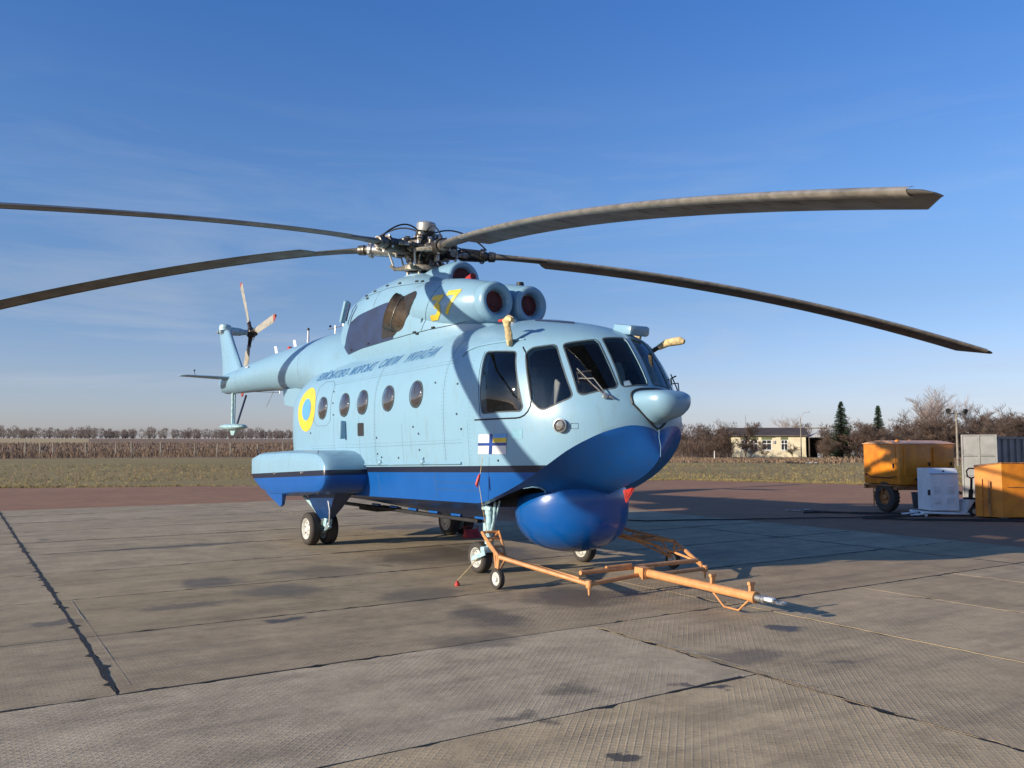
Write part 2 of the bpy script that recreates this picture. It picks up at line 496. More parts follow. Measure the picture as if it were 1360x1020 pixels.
def nacelle(sg):
    mb = MB()
    R_ = [(0.6, -0.42, 3.86, 0.40, 0.42), (1.1, -0.43, 3.84, 0.43, 0.44), (1.6, -0.42, 3.81, 0.42, 0.43), (2.0, -0.395, 3.785, 0.39, 0.40), (2.3, -0.35, 3.77, 0.345, 0.35), (2.5, -0.315, 3.762, 0.31, 0.31), (2.56, -0.305, 3.76, 0.27, 0.27)]
    rings = []
    for x, y, z, rh, rv in R_:
        rings.append([(x, -sg * y * -1 * 1.0 if False else sg * abs(y) + rh * cos(2 * pi * k / 32), z + rv * sin(2 * pi * k / 32)) for k in range(32)])
    mb.loft(rings)
    return mb
def tail_boom_mb():
    mb = MB()
    S = [(0.4, 2.45, 0.4, 0.4), (-0.4, 2.58, 0.72, 0.74), (-1.2, 2.72, 0.90, 0.93), (-1.8, 2.87, 0.95, 0.96), (-2.4, 3.02, 0.93, 0.93), (-3.0, 3.16, 0.80, 0.80), (-3.6, 3.255, 0.70, 0.695), (-4.3, 3.32, 0.615, 0.615), (-5.0, 3.36, 0.555, 0.555), (-6.0, 3.395, 0.49, 0.49), (-7.0, 3.41, 0.44, 0.44), (-8.5, 3.39, 0.375, 0.375),
         (-9.5, 3.37, 0.335, 0.335), (-10.4, 3.35, 0.295, 0.295), (-10.9, 3.34, 0.25, 0.27), (-11.12, 3.34, 0.16, 0.19), (-11.18, 3.34, 0.03, 0.04)]
    mb.loft([[(x, ry * cos(2 * pi * k / 36), z + rz * sin(2 * pi * k / 36)) for k in range(36)] for x, z, ry, rz in S])
    return mb
boom = tail_boom_mb().build('tail_boom', M_light, heli, smooth=50)
# ---------------------------------------------------------------- surface patches
def outward(p, tree=None):
    tree = tree or body_bvh
    r = tree.find_nearest(Vector(p))
    return r[0], r[1]

def poly_frame(poly):
    P = [Vector(p) for p in poly]
    c = sum(P, Vector()) / len(P)
    n = Vector()
    for i in range(len(P)):
        a, b = P[i] - c, P[(i + 1) % len(P)] - c
        n += a.cross(b)
    n.normalize()
    if n.dot(c - Vector((c.x * 0.8, 0, 2.0))) < 0: n = -n
    u = Vector((0, 0, 1)).cross(n).normalized(); v = n.cross(u)
    return c, n, u, v

def densify(pts, step):
    out = []
    for i in range(len(pts)):
        a, b = Vector(pts[i]), Vector(pts[(i + 1) % len(pts)])
        k = max(1, int((b - a).length / step))
        out += [a.lerp(b, j / k) for j in range(k)]
    return out

def round_poly(pts, r, seg=4):
    """round the corners of a 2D polygon"""
    out = []
    n = len(pts)
    for i in range(n):
        p0, p, p1 = Vector(pts[i - 1]), Vector(pts[i]), Vector(pts[(i + 1) % n])
        d0, d1 = (p0 - p), (p1 - p)
        q = min(r, d0.length * 0.45, d1.length * 0.45)
        a, b = p + d0.normalized() * q, p + d1.normalized() * q
        for k in range(seg + 1):
            t = k / seg
            out.append((a * (1 - t) ** 2 + p * 2 * t * (1 - t) + b * t * t))
    return out

def patch_mesh(loops2, frame, offset, res=0.06, tree=None, solid=0.0):
    """fill 2D loops (first outer, others holes), lay the result on the hull surface"""
    tree = tree or body_bvh
    c, n, u, v = frame
    pts = []; edges = []
    for L_ in loops2:
        b = len(pts); pts += [Vector(p) for p in L_]
        edges += [(b + i, b + (i + 1) % len(L_)) for i in range(len(L_))]
    outer = loops2[0]
    x0 = min(p[0] for p in outer); x1 = max(p[0] for p in outer); y0 = min(p[1] for p in outer); y1 = max(p[1] for p in outer)
    def inside(L_, x, y):
        r = False
        for i in range(len(L_)):
            ax, ay = L_[i - 1][0], L_[i - 1][1]; bx, by = L_[i][0], L_[i][1]
            if (ay > y) != (by > y) and x < (bx - ax) * (y - ay) / (by - ay) + ax: r = not r
        return r
    yy = y0 + res / 2
    while yy < y1:
        xx = x0 + res / 2
        while xx < x1:
            if inside(outer, xx, yy) and not any(inside(h, xx, yy) for h in loops2[1:]): pts.append(Vector((xx, yy)))
            xx += res
        yy += res
    V, E_, F, _, _, _ = delaunay_2d_cdt([Vector((p[0], p[1])) for p in pts], edges, [], 0, 1e-6)
    fs = []
    for f in F:
        cx = sum(V[i].x for i in f) / len(f); cy = sum(V[i].y for i in f) / len(f)
        if inside(outer, cx, cy) and not any(inside(h, cx, cy) for h in loops2[1:]): fs.append(tuple(f))
    out = []
    for p in V:
        q = c + u * p.x + v * p.y
        h = tree.ray_cast(q + n * 0.8, -n, 2.0)
        if h[0] is None:
            h = tree.find_nearest(q)
        out.append(h[0] + n * offset if h[0] is not None else q)
    return out, fs

def patch(name, poly3, offset, mat, parent, res=0.06, r=0.0, tree=None, step=0.05, holes=(), smooth=60, thick=0.0):
    fr = poly_frame(poly3)
    c, n, u, v = fr
    to2 = lambda P: [((Vector(p) - c).dot(u), (Vector(p) - c).dot(v)) for p in P]
    outer = to2(poly3)
    if r: outer = [tuple(p) for p in round_poly([Vector(p) for p in outer], r)]
    loops = [[tuple(p) for p in densify([Vector(p) for p in outer], step)]]
    for hl in holes: loops.append([tuple(p) for p in densify([Vector(p) for p in hl], step)])
    vs, fs = patch_mesh(loops, fr, offset, res, tree)
    mb = MB(); mb.add(vs, fs, mat)
    o = mb.build(name, mat, parent, smooth=smooth)
    # face outward
    me = o.data
    bm = bmesh.new(); bm.from_mesh(me); bm.faces.ensure_lookup_table()
    s_ = sum(f.normal.dot(n) for f in bm.faces)
    if s_ < 0: bmesh.ops.reverse_faces(bm, faces=bm.faces)
    bm.to_mesh(me); bm.free()
    return o, fr, outer

def mirror_poly(p): return [(x, -y, z) for x, y, z in p]

def scale2(P, d):
    """shrink (d<0) or grow (d>0) a 2D polygon about its edges, approximately"""
    n = len(P); out = []
    area = sum(P[i - 1][0] * P[i][1] - P[i][0] * P[i - 1][1] for i in range(n))
    sg = 1 if area > 0 else -1
    for i in range(n):
        a, b, c_ = Vector(P[i - 1]), Vector(P[i]), Vector(P[(i + 1) % n])
        e0 = (b - a); e1 = (c_ - b)
        if e0.length < 1e-9 or e1.length < 1e-9: out.append(tuple(b)); continue
        e0.normalize(); e1.normalize()
        n0 = Vector((e0.y, -e0.x)) * sg; n1 = Vector((e1.y, -e1.x)) * sg
        m_ = (n0 + n1)
        if m_.length < 1e-6: m_ = n0
        m_.normalize()
        out.append(tuple(b + m_ * d / max(0.5, m_.dot(n0))))
    return out

# ---------------------------------------------------------------- cockpit glazing
WIN = {
 'side': [(3.616, -1.08, 2.874), (4.18, -1.048, 2.839), (4.46, -1.176, 2.149), (4.432, -1.185, 2.106), (3.718, -1.248, 2.094), (3.694, -1.249, 2.154)],
 'quarter': [(4.343, -1.02, 2.81), (4.387, -0.958, 2.876), (4.652, -0.803, 2.902), (5.042, -0.875, 2.262), (4.763, -1.069, 2.116), (4.7, -1.095, 2.127), (4.583, -1.13, 2.235)],
 'front': [(4.727, -0.748, 2.905), (4.957, -0.444, 2.958), (4.998, -0.426, 2.931), (5.344, -0.443, 2.408), (5.347, -0.472, 2.364), (5.131, -0.791, 2.284), (5.093, -0.817, 2.31)],
 'centre': [(4.987, -0.353, 2.978), (5.05, -0.06, 2.997), (5.085, -0.045, 2.966), (5.44, -0.04, 2.396), (5.388, -0.374, 2.379), (5.371, -0.393, 2.399)]}
cutters = []
panes = []
for nm, poly in WIN.items():
    for sg in (1, -1):
        P = poly if sg == 1 else mirror_poly(poly)
        fr = poly_frame(P); c, n, u, v = fr
        P2 = [((Vector(p) - c).dot(u), (Vector(p) - c).dot(v)) for p in P]
        P2 = [tuple(p) for p in round_poly([Vector(p) for p in P2], 0.05)]
        mb = MB(); k = len(P2)
        vs = [c + u * p[0] + v * p[1] + n * 0.5 for p in P2] + [c + u * p[0] + v * p[1] - n * 0.34 for p in P2]
        fs = [(i, (i + 1) % k, k + (i + 1) % k, k + i) for i in range(k)] + [tuple(range(k - 1, -1, -1)), tuple(range(k, 2 * k))]
        mb.add(vs, fs)
        cutters.append(mb.build('cut', M_light, heli))
        panes.append((nm, sg, fr, P2))
# cockpit cavity: the hull shape drawn in
def cav_outline(z, n=14):
    w = w_of(z) * 0.93; xf = xf_of(z) - 0.10; L = L_of(z)
    xb = 2.7
    pts = [(xb, -w)]
    for k in range(n + 1):
        t = pi / 2 * k / n
        pts.append((xf - L + L * sin(t), -w * cos(t)))
    pts += [(x, -y) for x, y in pts[::-1][1:]]
    return [(max(xb, x), y, shear(x, z)) for x, y in pts]
cav = MB()
cav.loft([cav_outline(z) for z in (2.02, 2.1, 2.25, 2.4, 2.55, 2.7, 2.8, 2.9, 3.0, 3.1)])
cavo = cav.build('cut', M_inner, heli)
cutters.append(cavo)
for co in cutters:
    if not co.data.materials: co.data.materials.append(M_light)
for co in cutters:
    md = fus.modifiers.new('b', 'BOOLEAN'); md.operation = 'DIFFERENCE'; md.object = co; md.solver = 'EXACT'; md.material_mode = 'TRANSFER'
dg = bpy.context.evaluated_depsgraph_get()
ev = fus.evaluated_get(dg)
me2 = bpy.data.meshes.new_from_object(ev)
fus.modifiers.clear()
fus.data = me2
for co in cutters: bpy.data.objects.remove(co, do_unlink=True)
fus.data.polygons.foreach_set('use_smooth', [True] * len(fus.data.polygons))
fus.data.set_sharp_from_angle(angle=radians(28))
M_seal = simple('window_seal', (0.05, 0.07, 0.08), 0.6, vary=0.3)
for nm, sg, fr, P2 in panes:
    c, n, u, v = fr
    big = scale2(P2, 0.002); ring_o = scale2(P2, 0.016)
    vs, fs = patch_mesh([[tuple(p) for p in densify([Vector(p) for p in big], 0.06)]], fr, -0.012, 0.08)
    if nm == 'side':
        for i_, q_ in enumerate(vs):
            d_ = (q_ - c); r2 = min(1.0, (abs(d_.dot(u)) / 0.40) ** 2.2 + (abs(d_.dot(v)) / 0.40) ** 2.2); vs[i_] = q_ + n * 0.055 * max(0, 1 - r2)
    mb = MB(); mb.add(vs, fs)
    po = mb.build('window_pane', M_glass, heli, smooth=60)
    vs, fs = patch_mesh([[tuple(p) for p in densify([Vector(p) for p in ring_o], 0.05)], [tuple(p) for p in densify([Vector(p) for p in P2], 0.05)]], fr, 0.004, 0.5)
    mb = MB(); mb.add(vs, fs)
    mb.build('frame', M_seal, po, smooth=60)
# blister of the sliding side windows: bulged outer bubble
# interior: seats, instrument coaming, bulkhead
for sy in (-0.48, 0.48):
    s_ = MB()
    s_.box((3.95, sy, 2.02), (0.46, 0.46, 0.12), m=simple('seat_fabric', (0.12, 0.11, 0.09), 0.9) if sy < 0 else bpy.data.materials['seat_fabric'], bev=0.04)
    s_.box((3.72, sy, 2.28), (0.12, 0.44, 0.62), Matrix.Rotation(radians(-10), 3, 'Y'), m=bpy.data.materials['seat_fabric'], bev=0.05)
    s_.box((3.64, sy, 2.66), (0.10, 0.26, 0.16), m=bpy.data.materials['seat_fabric'], bev=0.04)
    s_.build('pilot_seat', None, heli, smooth=40)
s_ = MB()
s_.box((4.85, 0, 2.18), (0.34, 1.1, 0.24), Matrix.Rotation(radians(12), 3, 'Y'), m=M_inner, bev=0.04)
for k in range(5): s_.lathe([(0.05, 0), (0.05, 0.02), (0.0, 0.02)], (4.66, -0.45 + k * 0.22, 2.2), (-1, 0, 0.2), 12, m=M_alu)
s_.build('instrument_panel', None, heli, smooth=40)
for sy in (-0.48, 0.48):
    s_ = MB(); s_.tube([(4.35, sy, 1.6), (4.22, sy, 1.9), (4.2, sy, 2.15)], [0.015, 0.015, 0.03], 8, M_black)
    s_.build('control_stick', None, heli, smooth=60)
# pale seat cover seen inside the quarter window, starboard
s_ = MB()
s_.loft([[(4.50, -0.80, 2.13), (4.52, -0.80, 2.13)], [(4.66, -0.74, 2.13), (4.68, -0.74, 2.13)]], closed=False, cap0=False, cap1=False)
s_ = MB(); s_.box((4.56, -0.74, 2.30), (0.22, 0.04, 0.36), Matrix.Rotation(radians(18), 3, 'Y') @ Matrix.Rotation(radians(-25), 3, 'Z'), m=simple('pale_seat_cover', (0.30, 0.28, 0.26), 0.9), bev=0.03)
s_.build('seat_cover', None, heli)

# round cabin windows, five a side
for sg in (-1, 1):
    for xw in (-1.38, -0.47, 0.22, 1.11, 1.98):
        zw = 2.355 + 0.026 * xw + 0.01
        h = body_bvh.ray_cast(Vector((xw, sg * 3, zw)), Vector((0, -sg, 0)))
        c = h[0]; n = h[1]
        n = Vector((n.x, n.y, n.z)).normalized()
        if n.y * sg < 0: n = -n
        mb = MB()
        mb.lathe([(0.20, 0.001), (0.20, 0.007), (0.183, 0.009), (0.180, 0.002), (0.180, -0.004)], c, n, 36, M_seal)
        o = mb.build('cabin_window', None, heli, smooth=40)
        g = MB()
        g.lathe([(0.181, 0.003), (0.16, 0.018), (0.12, 0.030), (0.07, 0.038), (0.0, 0.041)], c, n, 36, M_port)
        g.build('pane', M_port, o, smooth=80)
        g = MB(); g.lathe([(0.18, 0.0025), (0.0, 0.0026)], c, n, 24, M_dark)  # dark disc stands in for the unlit cabin behind the pane
        g.build('dark_cabin_backing', M_dark, o)

# ---------------------------------------------------------------- lines and small fittings on the skin
def on_side(x, z, sg=-1, off=0.004, tree=None):
    h = (tree or body_bvh).ray_cast(Vector((x, sg * 3, z)), Vector((0, -sg, 0)))
    if h[0] is None: return None
    n = h[1] if h[1].y * sg > 0 else -h[1]
    return h[0] + n * off

def seam(pts, name='panel_seam', w=0.006, sg=-1, tree=None, mat=None, off=0.0005, parent=None, closed=False):
    P = []
    pp = list(pts) + ([pts[0]] if closed else [])
    for i in range(len(pp) - 1):
        (x0, z0), (x1, z1) = pp[i], pp[i + 1]
        k = max(1, int(sqrt((x1 - x0) ** 2 + (z1 - z0) ** 2) / 0.06))
        for j in range(k + (1 if i == len(pp) - 2 else 0)):
            t = j / k; q = on_side(x0 + (x1 - x0) * t, z0 + (z1 - z0) * t, sg, off, tree)
            if q: P.append(q)
    mb = MB(); mb.tube(P, w / 2, 4, flat=1.0)
    return mb.build(name, mat or M_seam, parent or heli)

for sg in (-1, 1):
    # sliding cockpit window frame and its rails
    seam([(3.53, 2.01), (4.36, 2.015), (4.43, 2.022), (4.49, 2.045), (4.54, 2.09), (4.57, 2.15), (4.575, 2.22), (4.56, 2.32), (4.50, 2.50), (4.42, 2.68), (4.34, 2.82), (4.25, 2.90)], 'window_rail', 0.020, sg, mat=M_black)
    seam([(3.05, 2.87), (3.10, 2.94), (3.32, 2.985), (3.67, 2.995), (4.19, 3.0)], 'rain_gutter', 0.028, sg, mat=M_light, off=0.01)
    seam([(3.58, 2.90), (3.60, 2.6), (3.66, 2.06)], 'panel_seam', 0.012, sg)
    # frame joints round the fuselage, longitudinal joints
    seam([(0.66, 1.40), (0.66, 3.10)], sg=sg, w=0.005)
    seam([(2.75, 1.42), (2.75, 3.15)], sg=sg, w=0.005)
    seam([(-1.75, 2.1), (-1.72, 2.72), (-1.55, 2.80), (-1.2, 2.80), (-1.05, 2.72), (-1.02, 2.1)], sg=sg, w=0.008)
    seam([(-1.75, 2.1), (-1.6, 2.02), (-1.2, 2.02), (-1.02, 2.1)], sg=sg, w=0.005)
    seam([(0.66, 1.24), (0.70, 0.95)], sg=sg, w=0.006)
    seam([(2.4, 1.27), (2.42, 0.96)], sg=sg, w=0.006)
    for zz in (1.18, 1.08): seam([(2.42, zz), (3.5, zz + 0.02)], sg=sg, w=0.006)
    for xs_ in (-0.9, 0.1, 1.55, 3.35):
        seam([(xs_, 1.42), (xs_, 2.1), (xs_, 2.15)] if xs_ in (-0.9, 0.1) else [(xs_, 1.42), (xs_, 2.0)], sg=sg, w=0.003)
    seam([(-1.9, 1.62), (0.66, 1.66), (3.2, 1.72)], sg=sg, w=0.003)
    seam([(-1.2, 2.72), (0.66, 2.76), (3.0, 2.80)], sg=sg, w=0.003)
    mb = MB()
    for (x0_, z0_, x1_, z1_) in ((0.62, 1.45, 0.62, 3.0), (0.70, 1.45, 0.70, 3.0), (2.71, 1.45, 2.71, 3.0), (2.79, 1.45, 2.79, 3.0), (-1.9, 1.66, 3.2, 1.76), (-1.2, 2.76, 3.0, 2.84), (0.0, 1.20, 3.6, 1.29), (3.4, 1.45, 3.4, 2.9)):
        n_ = int(sqrt((x1_ - x0_) ** 2 + (z1_ - z0_) ** 2) / 0.055)
        for k_ in range(n_):
            q = on_side(x0_ + (x1_ - x0_) * k_ / n_, z0_ + (z1_ - z0_) * k_ / n_, sg, 0.0012)
            if q: mb.box(q, (0.007, 0.003, 0.007))
    mb.build('rivets', M_seam, heli, fix=False)['kind'] = 'stuff'
    # raised rubbing strake just above the black band
    mb = MB()
    P = [on_side(0.25 + 2.9 * t / 20, 1.378 + 0.0253 * 2.9 * t / 20 , sg, 0.006) for t in range(21)]
    mb.tube(P, 0.020, 6, M_light)
    mb.build('strake', M_light, heli, smooth=60)
    # vents, hinges, placards
    o, _, _ = patch('vent_panel', [(0.06, sg * 1.24, 2.04), (0.28, sg * 1.24, 2.04), (0.27, sg * 1.24, 1.83), (0.05, sg * 1.24, 1.83)], 0.006, M_dark, heli, r=0.03)
    mb = MB(); mb.box(on_side(-0.42, 1.94, sg, 0.05), (0.07, 0.12, 0.30), bev=0.03); mb.build('exhaust_scoop', M_light, heli, smooth=40)
    mb = MB()
    for (hx_, hz_) in ((0.72, 1.80), (0.72, 1.55), (0.85, 1.50), (1.9, 1.95), (2.05, 1.85), (2.05, 1.62), (2.15, 1.5), (3.1, 2.5), (3.1, 2.1), (2.5, 2.55), (-1.0, 2.6), (-0.95, 2.4), (-0.9, 2.2), (4.0, 1.5), (3.2, 1.9), (1.4, 1.5), (-1.9, 1.9)):
        q = on_side(hx_, hz_, sg, 0.006)
        mb.lathe([(0.016, -0.004), (0.014, 0.006), (0, 0.008)], q, (0, sg, 0), 8, M_seam)
    mb.build('fasteners', None, heli, smooth=50)['kind'] = 'stuff'
    mb = MB()
    for (hx_, hz_) in ((0.8, 1.42), (2.12, 1.45)):
        q = on_side(hx_, hz_, sg, 0.0)
        mb.lathe([(0.05, 0), (0.045, 0.03), (0.02, 0.045), (0, 0.046)], q, (0, sg, 0), 14, M_light)
    mb.build('drain_bulge', M_light, heli, smooth=60)['kind'] = 'stuff'

# roundel, ensign, lettering, numerals
def disc_poly(cx, cz, r, sg, n=40, ecc=1.0): return [(cx + r * cos(2 * pi * k / n), sg * 1.24, cz + r * ecc * sin(2 * pi * k / n)) for k in range(n)]
for sg in (-1, 1):
    r1, _, _ = patch('roundel', disc_poly(-2.12, 2.33, 0.40, sg), 0.004, M_yellow, heli, res=0.09)
    patch('roundel_centre', disc_poly(-2.12, 2.33, 0.20, sg), 0.008, M_sky, r1, res=0.09)
def flag_pt(a, b, sg): return (3.56 + 0.60 * a + 0.05 * b, sg * 1.22, 1.575 + 0.25 * b + 0.004 * a)
for sg in (-1, 1):
    def fp(a0, b0, a1, b1): return [flag_pt(a0, b0, sg), flag_pt(a1, b0, sg), flag_pt(a1, b1, sg), flag_pt(a0, b1, sg)]
    M_fw = M_white
    fl, _, _ = patch('naval_ensign', fp(0, 0, 1, 1), 0.004, M_fw, heli, res=0.08)
    patch('cross_bar', fp(0, 0.42, 1, 0.56), 0.0075, simple('ensign_blue', (0.012, 0.05, 0.22), 0.4) if sg < 0 else bpy.data.materials['ensign_blue'], fl)
    patch('cross_post', fp(0.42, 0, 0.54, 1), 0.0078, bpy.data.materials['ensign_blue'], fl)
    patch('canton_blue', fp(0.56, 0.80, 1, 1), 0.0070, M_sky, fl)
    patch('canton_yellow', fp(0.56, 0.58, 1, 0.80), 0.0072, M_yellow, fl)

def lettering(name, txt, p0, p1, h, mat, parent, sg, shear_=0.35, wscale=None, tree=None, font_bold=0.0, off=0.005):
    """text laid on the hull side from p0 to p1 (x, z of the baseline), reading forward on the starboard side"""
    cu = bpy.data.curves.new(name, 'FONT'); cu.body = txt; cu.size = 1.0; cu.shear = shear_; cu.offset = font_bold
    cu.resolution_u = 3
    to = bpy.data.objects.new(name, cu); C.objects.link(to)
    dg_ = bpy.context.evaluated_depsgraph_get()
    me = bpy.data.meshes.new_from_object(to.evaluated_get(dg_))
    bpy.data.objects.remove(to, do_unlink=True)
    xs = [v.co.x for v in me.vertices]; ys = [v.co.y for v in me.vertices]
    x0, x1, y0, y1 = min(xs), max(xs), 0.0, 0.73
    bm = bmesh.new(); bm.from_mesh(me)
    bmesh.ops.triangulate(bm, faces=bm.faces)
    for _ in range(2): bmesh.ops.subdivide_edges(bm, edges=[e for e in bm.edges if e.calc_length() > 0.12], cuts=1); bmesh.ops.triangulate(bm, faces=bm.faces)
    L_ = p1[0] - p0[0]
    for v in bm.verts:
        t = (v.co.x - x0) / (x1 - x0)
        if sg > 0: t = 1 - t
        X = p0[0] + L_ * t; Zb = p0[1] + (p1[1] - p0[1]) * t + (v.co.y / y1) * h
        q = on_side(X, Zb, sg, off, tree)
        v.co = q if q else Vector((X, sg * 1.0, Zb))
    bmesh.ops.recalc_face_normals(bm, faces=bm.faces)
    s_ = sum(f.normal.y for f in bm.faces)
    if s_ * sg < 0: bmesh.ops.reverse_faces(bm, faces=bm.faces)
    bm.to_mesh(me); bm.free()
    me.materials.clear(); me.materials.append(mat)
    return link(bpy.data.objects.new(name, me), parent)
for sg in (-1, 1):
    words_ = [('ВІЙСЬКОВО-', -2.09, -0.76), ('МОРСЬКІ', -0.66, 0.24), ('СИЛИ', 0.41, 1.04), ('УКРАЇНИ', 1.27, 2.20)]
    zb = lambda x: interp([-2.09, -0.85, -0.2, 0.24, 0.41, 1.03, 2.2], [2.850, 2.858, 2.872, 2.89, 2.905, 2.93, 2.955], x)
    for w_, xa, xb in words_:
        lettering('side_lettering', w_, (xa, zb(xa)), (xb, zb(xb)), 0.150, M_text, heli, sg, 0.26, font_bold=0.0, off=0.004)
# ---------------------------------------------------------------- engines, cowling details
M_lip = paint('intake_lip_paint')
for sg in (-1, 1):
    mb = nacelle(sg)
    na = mb.build('engine_nacelle', M_light, heli, smooth=50)
    yc = sg * 0.31
    mb = MB()
    prof = []
    R0, r0 = 0.232, 0.063
    for k in range(17):
        t = radians(120) - radians(300) * k / 16
        prof.append((R0 + r0 * cos(t) * 1.0, 0.0 + r0 * sin(t) * 1.35))
    mb.lathe([(0.305, -0.16)] + [(R0 + r0 * cos(radians(-20 + 10 * k)), r0 * 1.5 * sin(radians(-20 + 10 * k))) for k in range(21)] + [(0.172, -0.12)], (2.60, yc, 3.762), (1, 0, 0.0), 40)
    ring = mb.build('intake_lip', M_light, na, smooth=70)
    mb = MB()
    mb.lathe([(0.176, -0.03), (0.172, 0.0), (0.15, 0.012), (0.0, 0.016)], (2.555, yc, 3.762), (1, 0, 0), 32, M_redpaint)
    mb.lathe([(0.183, 0.0), (0.183, 0.014), (0.170, 0.014), (0.170, 0.0)], (2.565, yc, 3.762), (1, 0, 0), 32, M_alu)
    mb.box((2.578, yc, 3.71), (0.02, 0.10, 0.03), m=M_redpaint)
    mb.build('intake_blank', None, na, smooth=40)
cow_bm = bmesh.new()
for o_ in [o for o in heli.children if o.name.startswith('engine_')]: cow_bm.from_mesh(o_.data)
cowl_bvh = BVHTree.FromBMesh(cow_bm)
cow_bm.from_mesh(fus.data)
both_bvh = BVHTree.FromBMesh(cow_bm); cow_bm.free()

# fan intake in front of the mast
mb = MB()
mb.loft([[(x, r * cos(2 * pi * k / 32), z + r * sin(2 * pi * k / 32)) for k in range(32)] for x, z, r in ((-0.3, 4.26, 0.26), (0.1, 4.29, 0.30), (0.5, 4.32, 0.325), (1.0, 4.33, 0.315), (1.18, 4.33, 0.29))])
fan = mb.build('fan_intake', M_light, heli, smooth=50)
mb = MB(); mb.lathe([(0.315, -0.10)] + [(0.25 + 0.055 * cos(radians(-10 + 10 * k)), 0.075 * sin(radians(-10 + 10 * k))) for k in range(20)] + [(0.198, -0.1)], (1.22, 0, 4.33), (1, 0, 0.06), 36)
mb.build('intake_lip', M_light, fan, smooth=70)
mb = MB(); mb.lathe([(0.205, 0), (0.2, 0.01), (0, 0.015)], (1.19, 0, 4.33), (1, 0, 0.06), 28, M_redpaint)
mb.build('intake_blank', None, fan)
mb = MB(); mb.tube([(1.24, -0.10, 4.23), (1.50, -0.10, 4.27), (1.55, -0.10, 4.275), (1.70, -0.10, 4.30)], [0.03, 0.035, 0.05, 0.055], 12, M_red); mb.build('red_bung', None, heli, smooth=50)
mb = MB(); mb.tube([(1.28, -0.24, 4.14), (1.32, -0.24, 4.23), (1.40, -0.20, 4.27), (1.47, -0.15, 4.24), (1.50, -0.14, 4.16)], 0.016, 8, M_white); mb.build('grab_handle', None, heli, smooth=50)
mb = MB(); mb.lathe([(0.06, 0), (0.055, 0.05), (0, 0.06)], (2.35, 0.33, 4.10), (0, 0, 1), 14, M_black); mb.build('beacon', None, heli, smooth=50)

# soot-proof navy panel round each exhaust and the browned exhaust duct
for sg in (-1, 1):
    poly = [(-2.0, sg * 0.8, 3.27), (-1.6, sg * 0.83, 3.52), (-1.32, sg * 0.83, 3.86), (-0.9, sg * .83, 3.94), (0.2, sg * 0.83, 4.02), (0.62, sg * 0.83, 4.00), (0.45, sg * .83, 3.8), (0.40, sg * 0.83, 3.6), (0.55, sg * 0.83, 3.50), (0.5, sg * 0.83, 3.39), (-0.6, sg * 0.83, 3.345)]
    patch('soot_panel', poly, 0.006, M_navy, heli, tree=both_bvh, res=0.08)
    poly = [(0.10, sg * 0.83, 3.42), (0.52, sg * 0.83, 3.43), (0.85, sg * 0.83, 3.60), (1.12, sg * 0.83, 3.84), (1.22, sg * 0.83, 4.0), (1.14, sg * 0.83, 4.09), (0.6, sg * 0.83, 4.05), (0.3, sg * .83, 3.9), (0.15, sg * 0.83, 3.66)]
    rc, _, _ = patch('exhaust_recess_shade', poly, 0.009, M_dark, heli, tree=both_bvh, res=0.08, r=0.06)  # flat patch on the cowl, the recess's shade put into its colour
    ax = Vector((-0.62, sg * 0.72, 0.36)).normalized()
    e_ = MB()
    c0 = Vector((0.84, sg * 0.50, 3.64))
    e_.lathe([(0.285, 0.0), (0.295, 0.26), (0.305, 0.54), (0.312, 0.56), (0.300, 0.565), (0.292, 0.52)], c0, ax, 40, M_exh, sx=1.0, cap=False)
    e_.lathe([(0.290, 0.53), (0.27, 0.1), (0.0, 0.08)], c0, ax, 40, M_dark, cap=False)
    e_.lathe([(0.301, 0.415), (0.309, 0.425), (0.303, 0.435)], c0, ax, 36, M_steel)
    e_.build('exhaust_duct', None, heli, smooth=45)
    mb = MB(); q = on_side(1.30, 3.62, sg, 0.0, cowl_bvh)
    mb.lathe([(0.062, 0.0), (0.06, 0.008), (0.048, 0.004), (0, 0.0)], q, (0, sg, 0), 20, M_seam); mb.build('cooling_port', None, heli, smooth=50)
    # aft louvre and its raised air outlet
    mb = MB(); mb.box((-1.42, sg * 0.84, 4.07), (0.09, 0.10, 0.42), Matrix.Rotation(radians(28), 3, 'Y'), M_light, bev=0.02)
    mb.build('air_outlet', M_light, heli, smooth=40)
    mb = MB(); mb.box((-1.24, sg * 0.86, 4.05), (0.06, 0.03, 0.34), Matrix.Rotation(radians(28), 3, 'Y'), M_navy, bev=0.01)
    mb.build('air_slot', M_navy, heli)
    # lines on the cowling
    seam([(-2.0, 3.29), (-1.0, 3.335), (0.45, 3.385), (1.35, 3.425), (1.98, 3.465), (2.25, 3.49)], 'cowl_seam', 0.014, sg, both_bvh)
    seam([(1.32, 3.44), (1.62, 3.85), (1.75, 4.05), (1.72, 4.2)], 'cowl_seam', 0.012, sg, cowl_bvh)
    seam([(1.0, 4.25), (0.0, 4.30), (-1.3, 4.26), (-1.55, 4.1)], 'cowl_seam', 0.010, sg, cowl_bvh)
    seam([(-0.3, 3.98), (-0.25, 4.28)], 'cowl_seam', 0.008, sg, cowl_bvh)
    mb = MB()
    for hx_, hz_ in ((-0.9, 4.30), (-0.55, 4.33), (-0.1, 4.36), (0.35, 4.33), (0.8, 4.30), (-0.7, 4.22), (1.15, 3.43), (1.22, 3.40), (1.6, 3.46), (0.95, 4.28), (-0.4, 3.40), (-1.2, 3.37)):
        q = on_side(hx_, hz_, sg, 0.01, both_bvh)
        if q: mb.box(q, (0.07, 0.02, 0.025), m=M_black)
    mb.build('latches', None, heli)['kind'] = 'stuff'

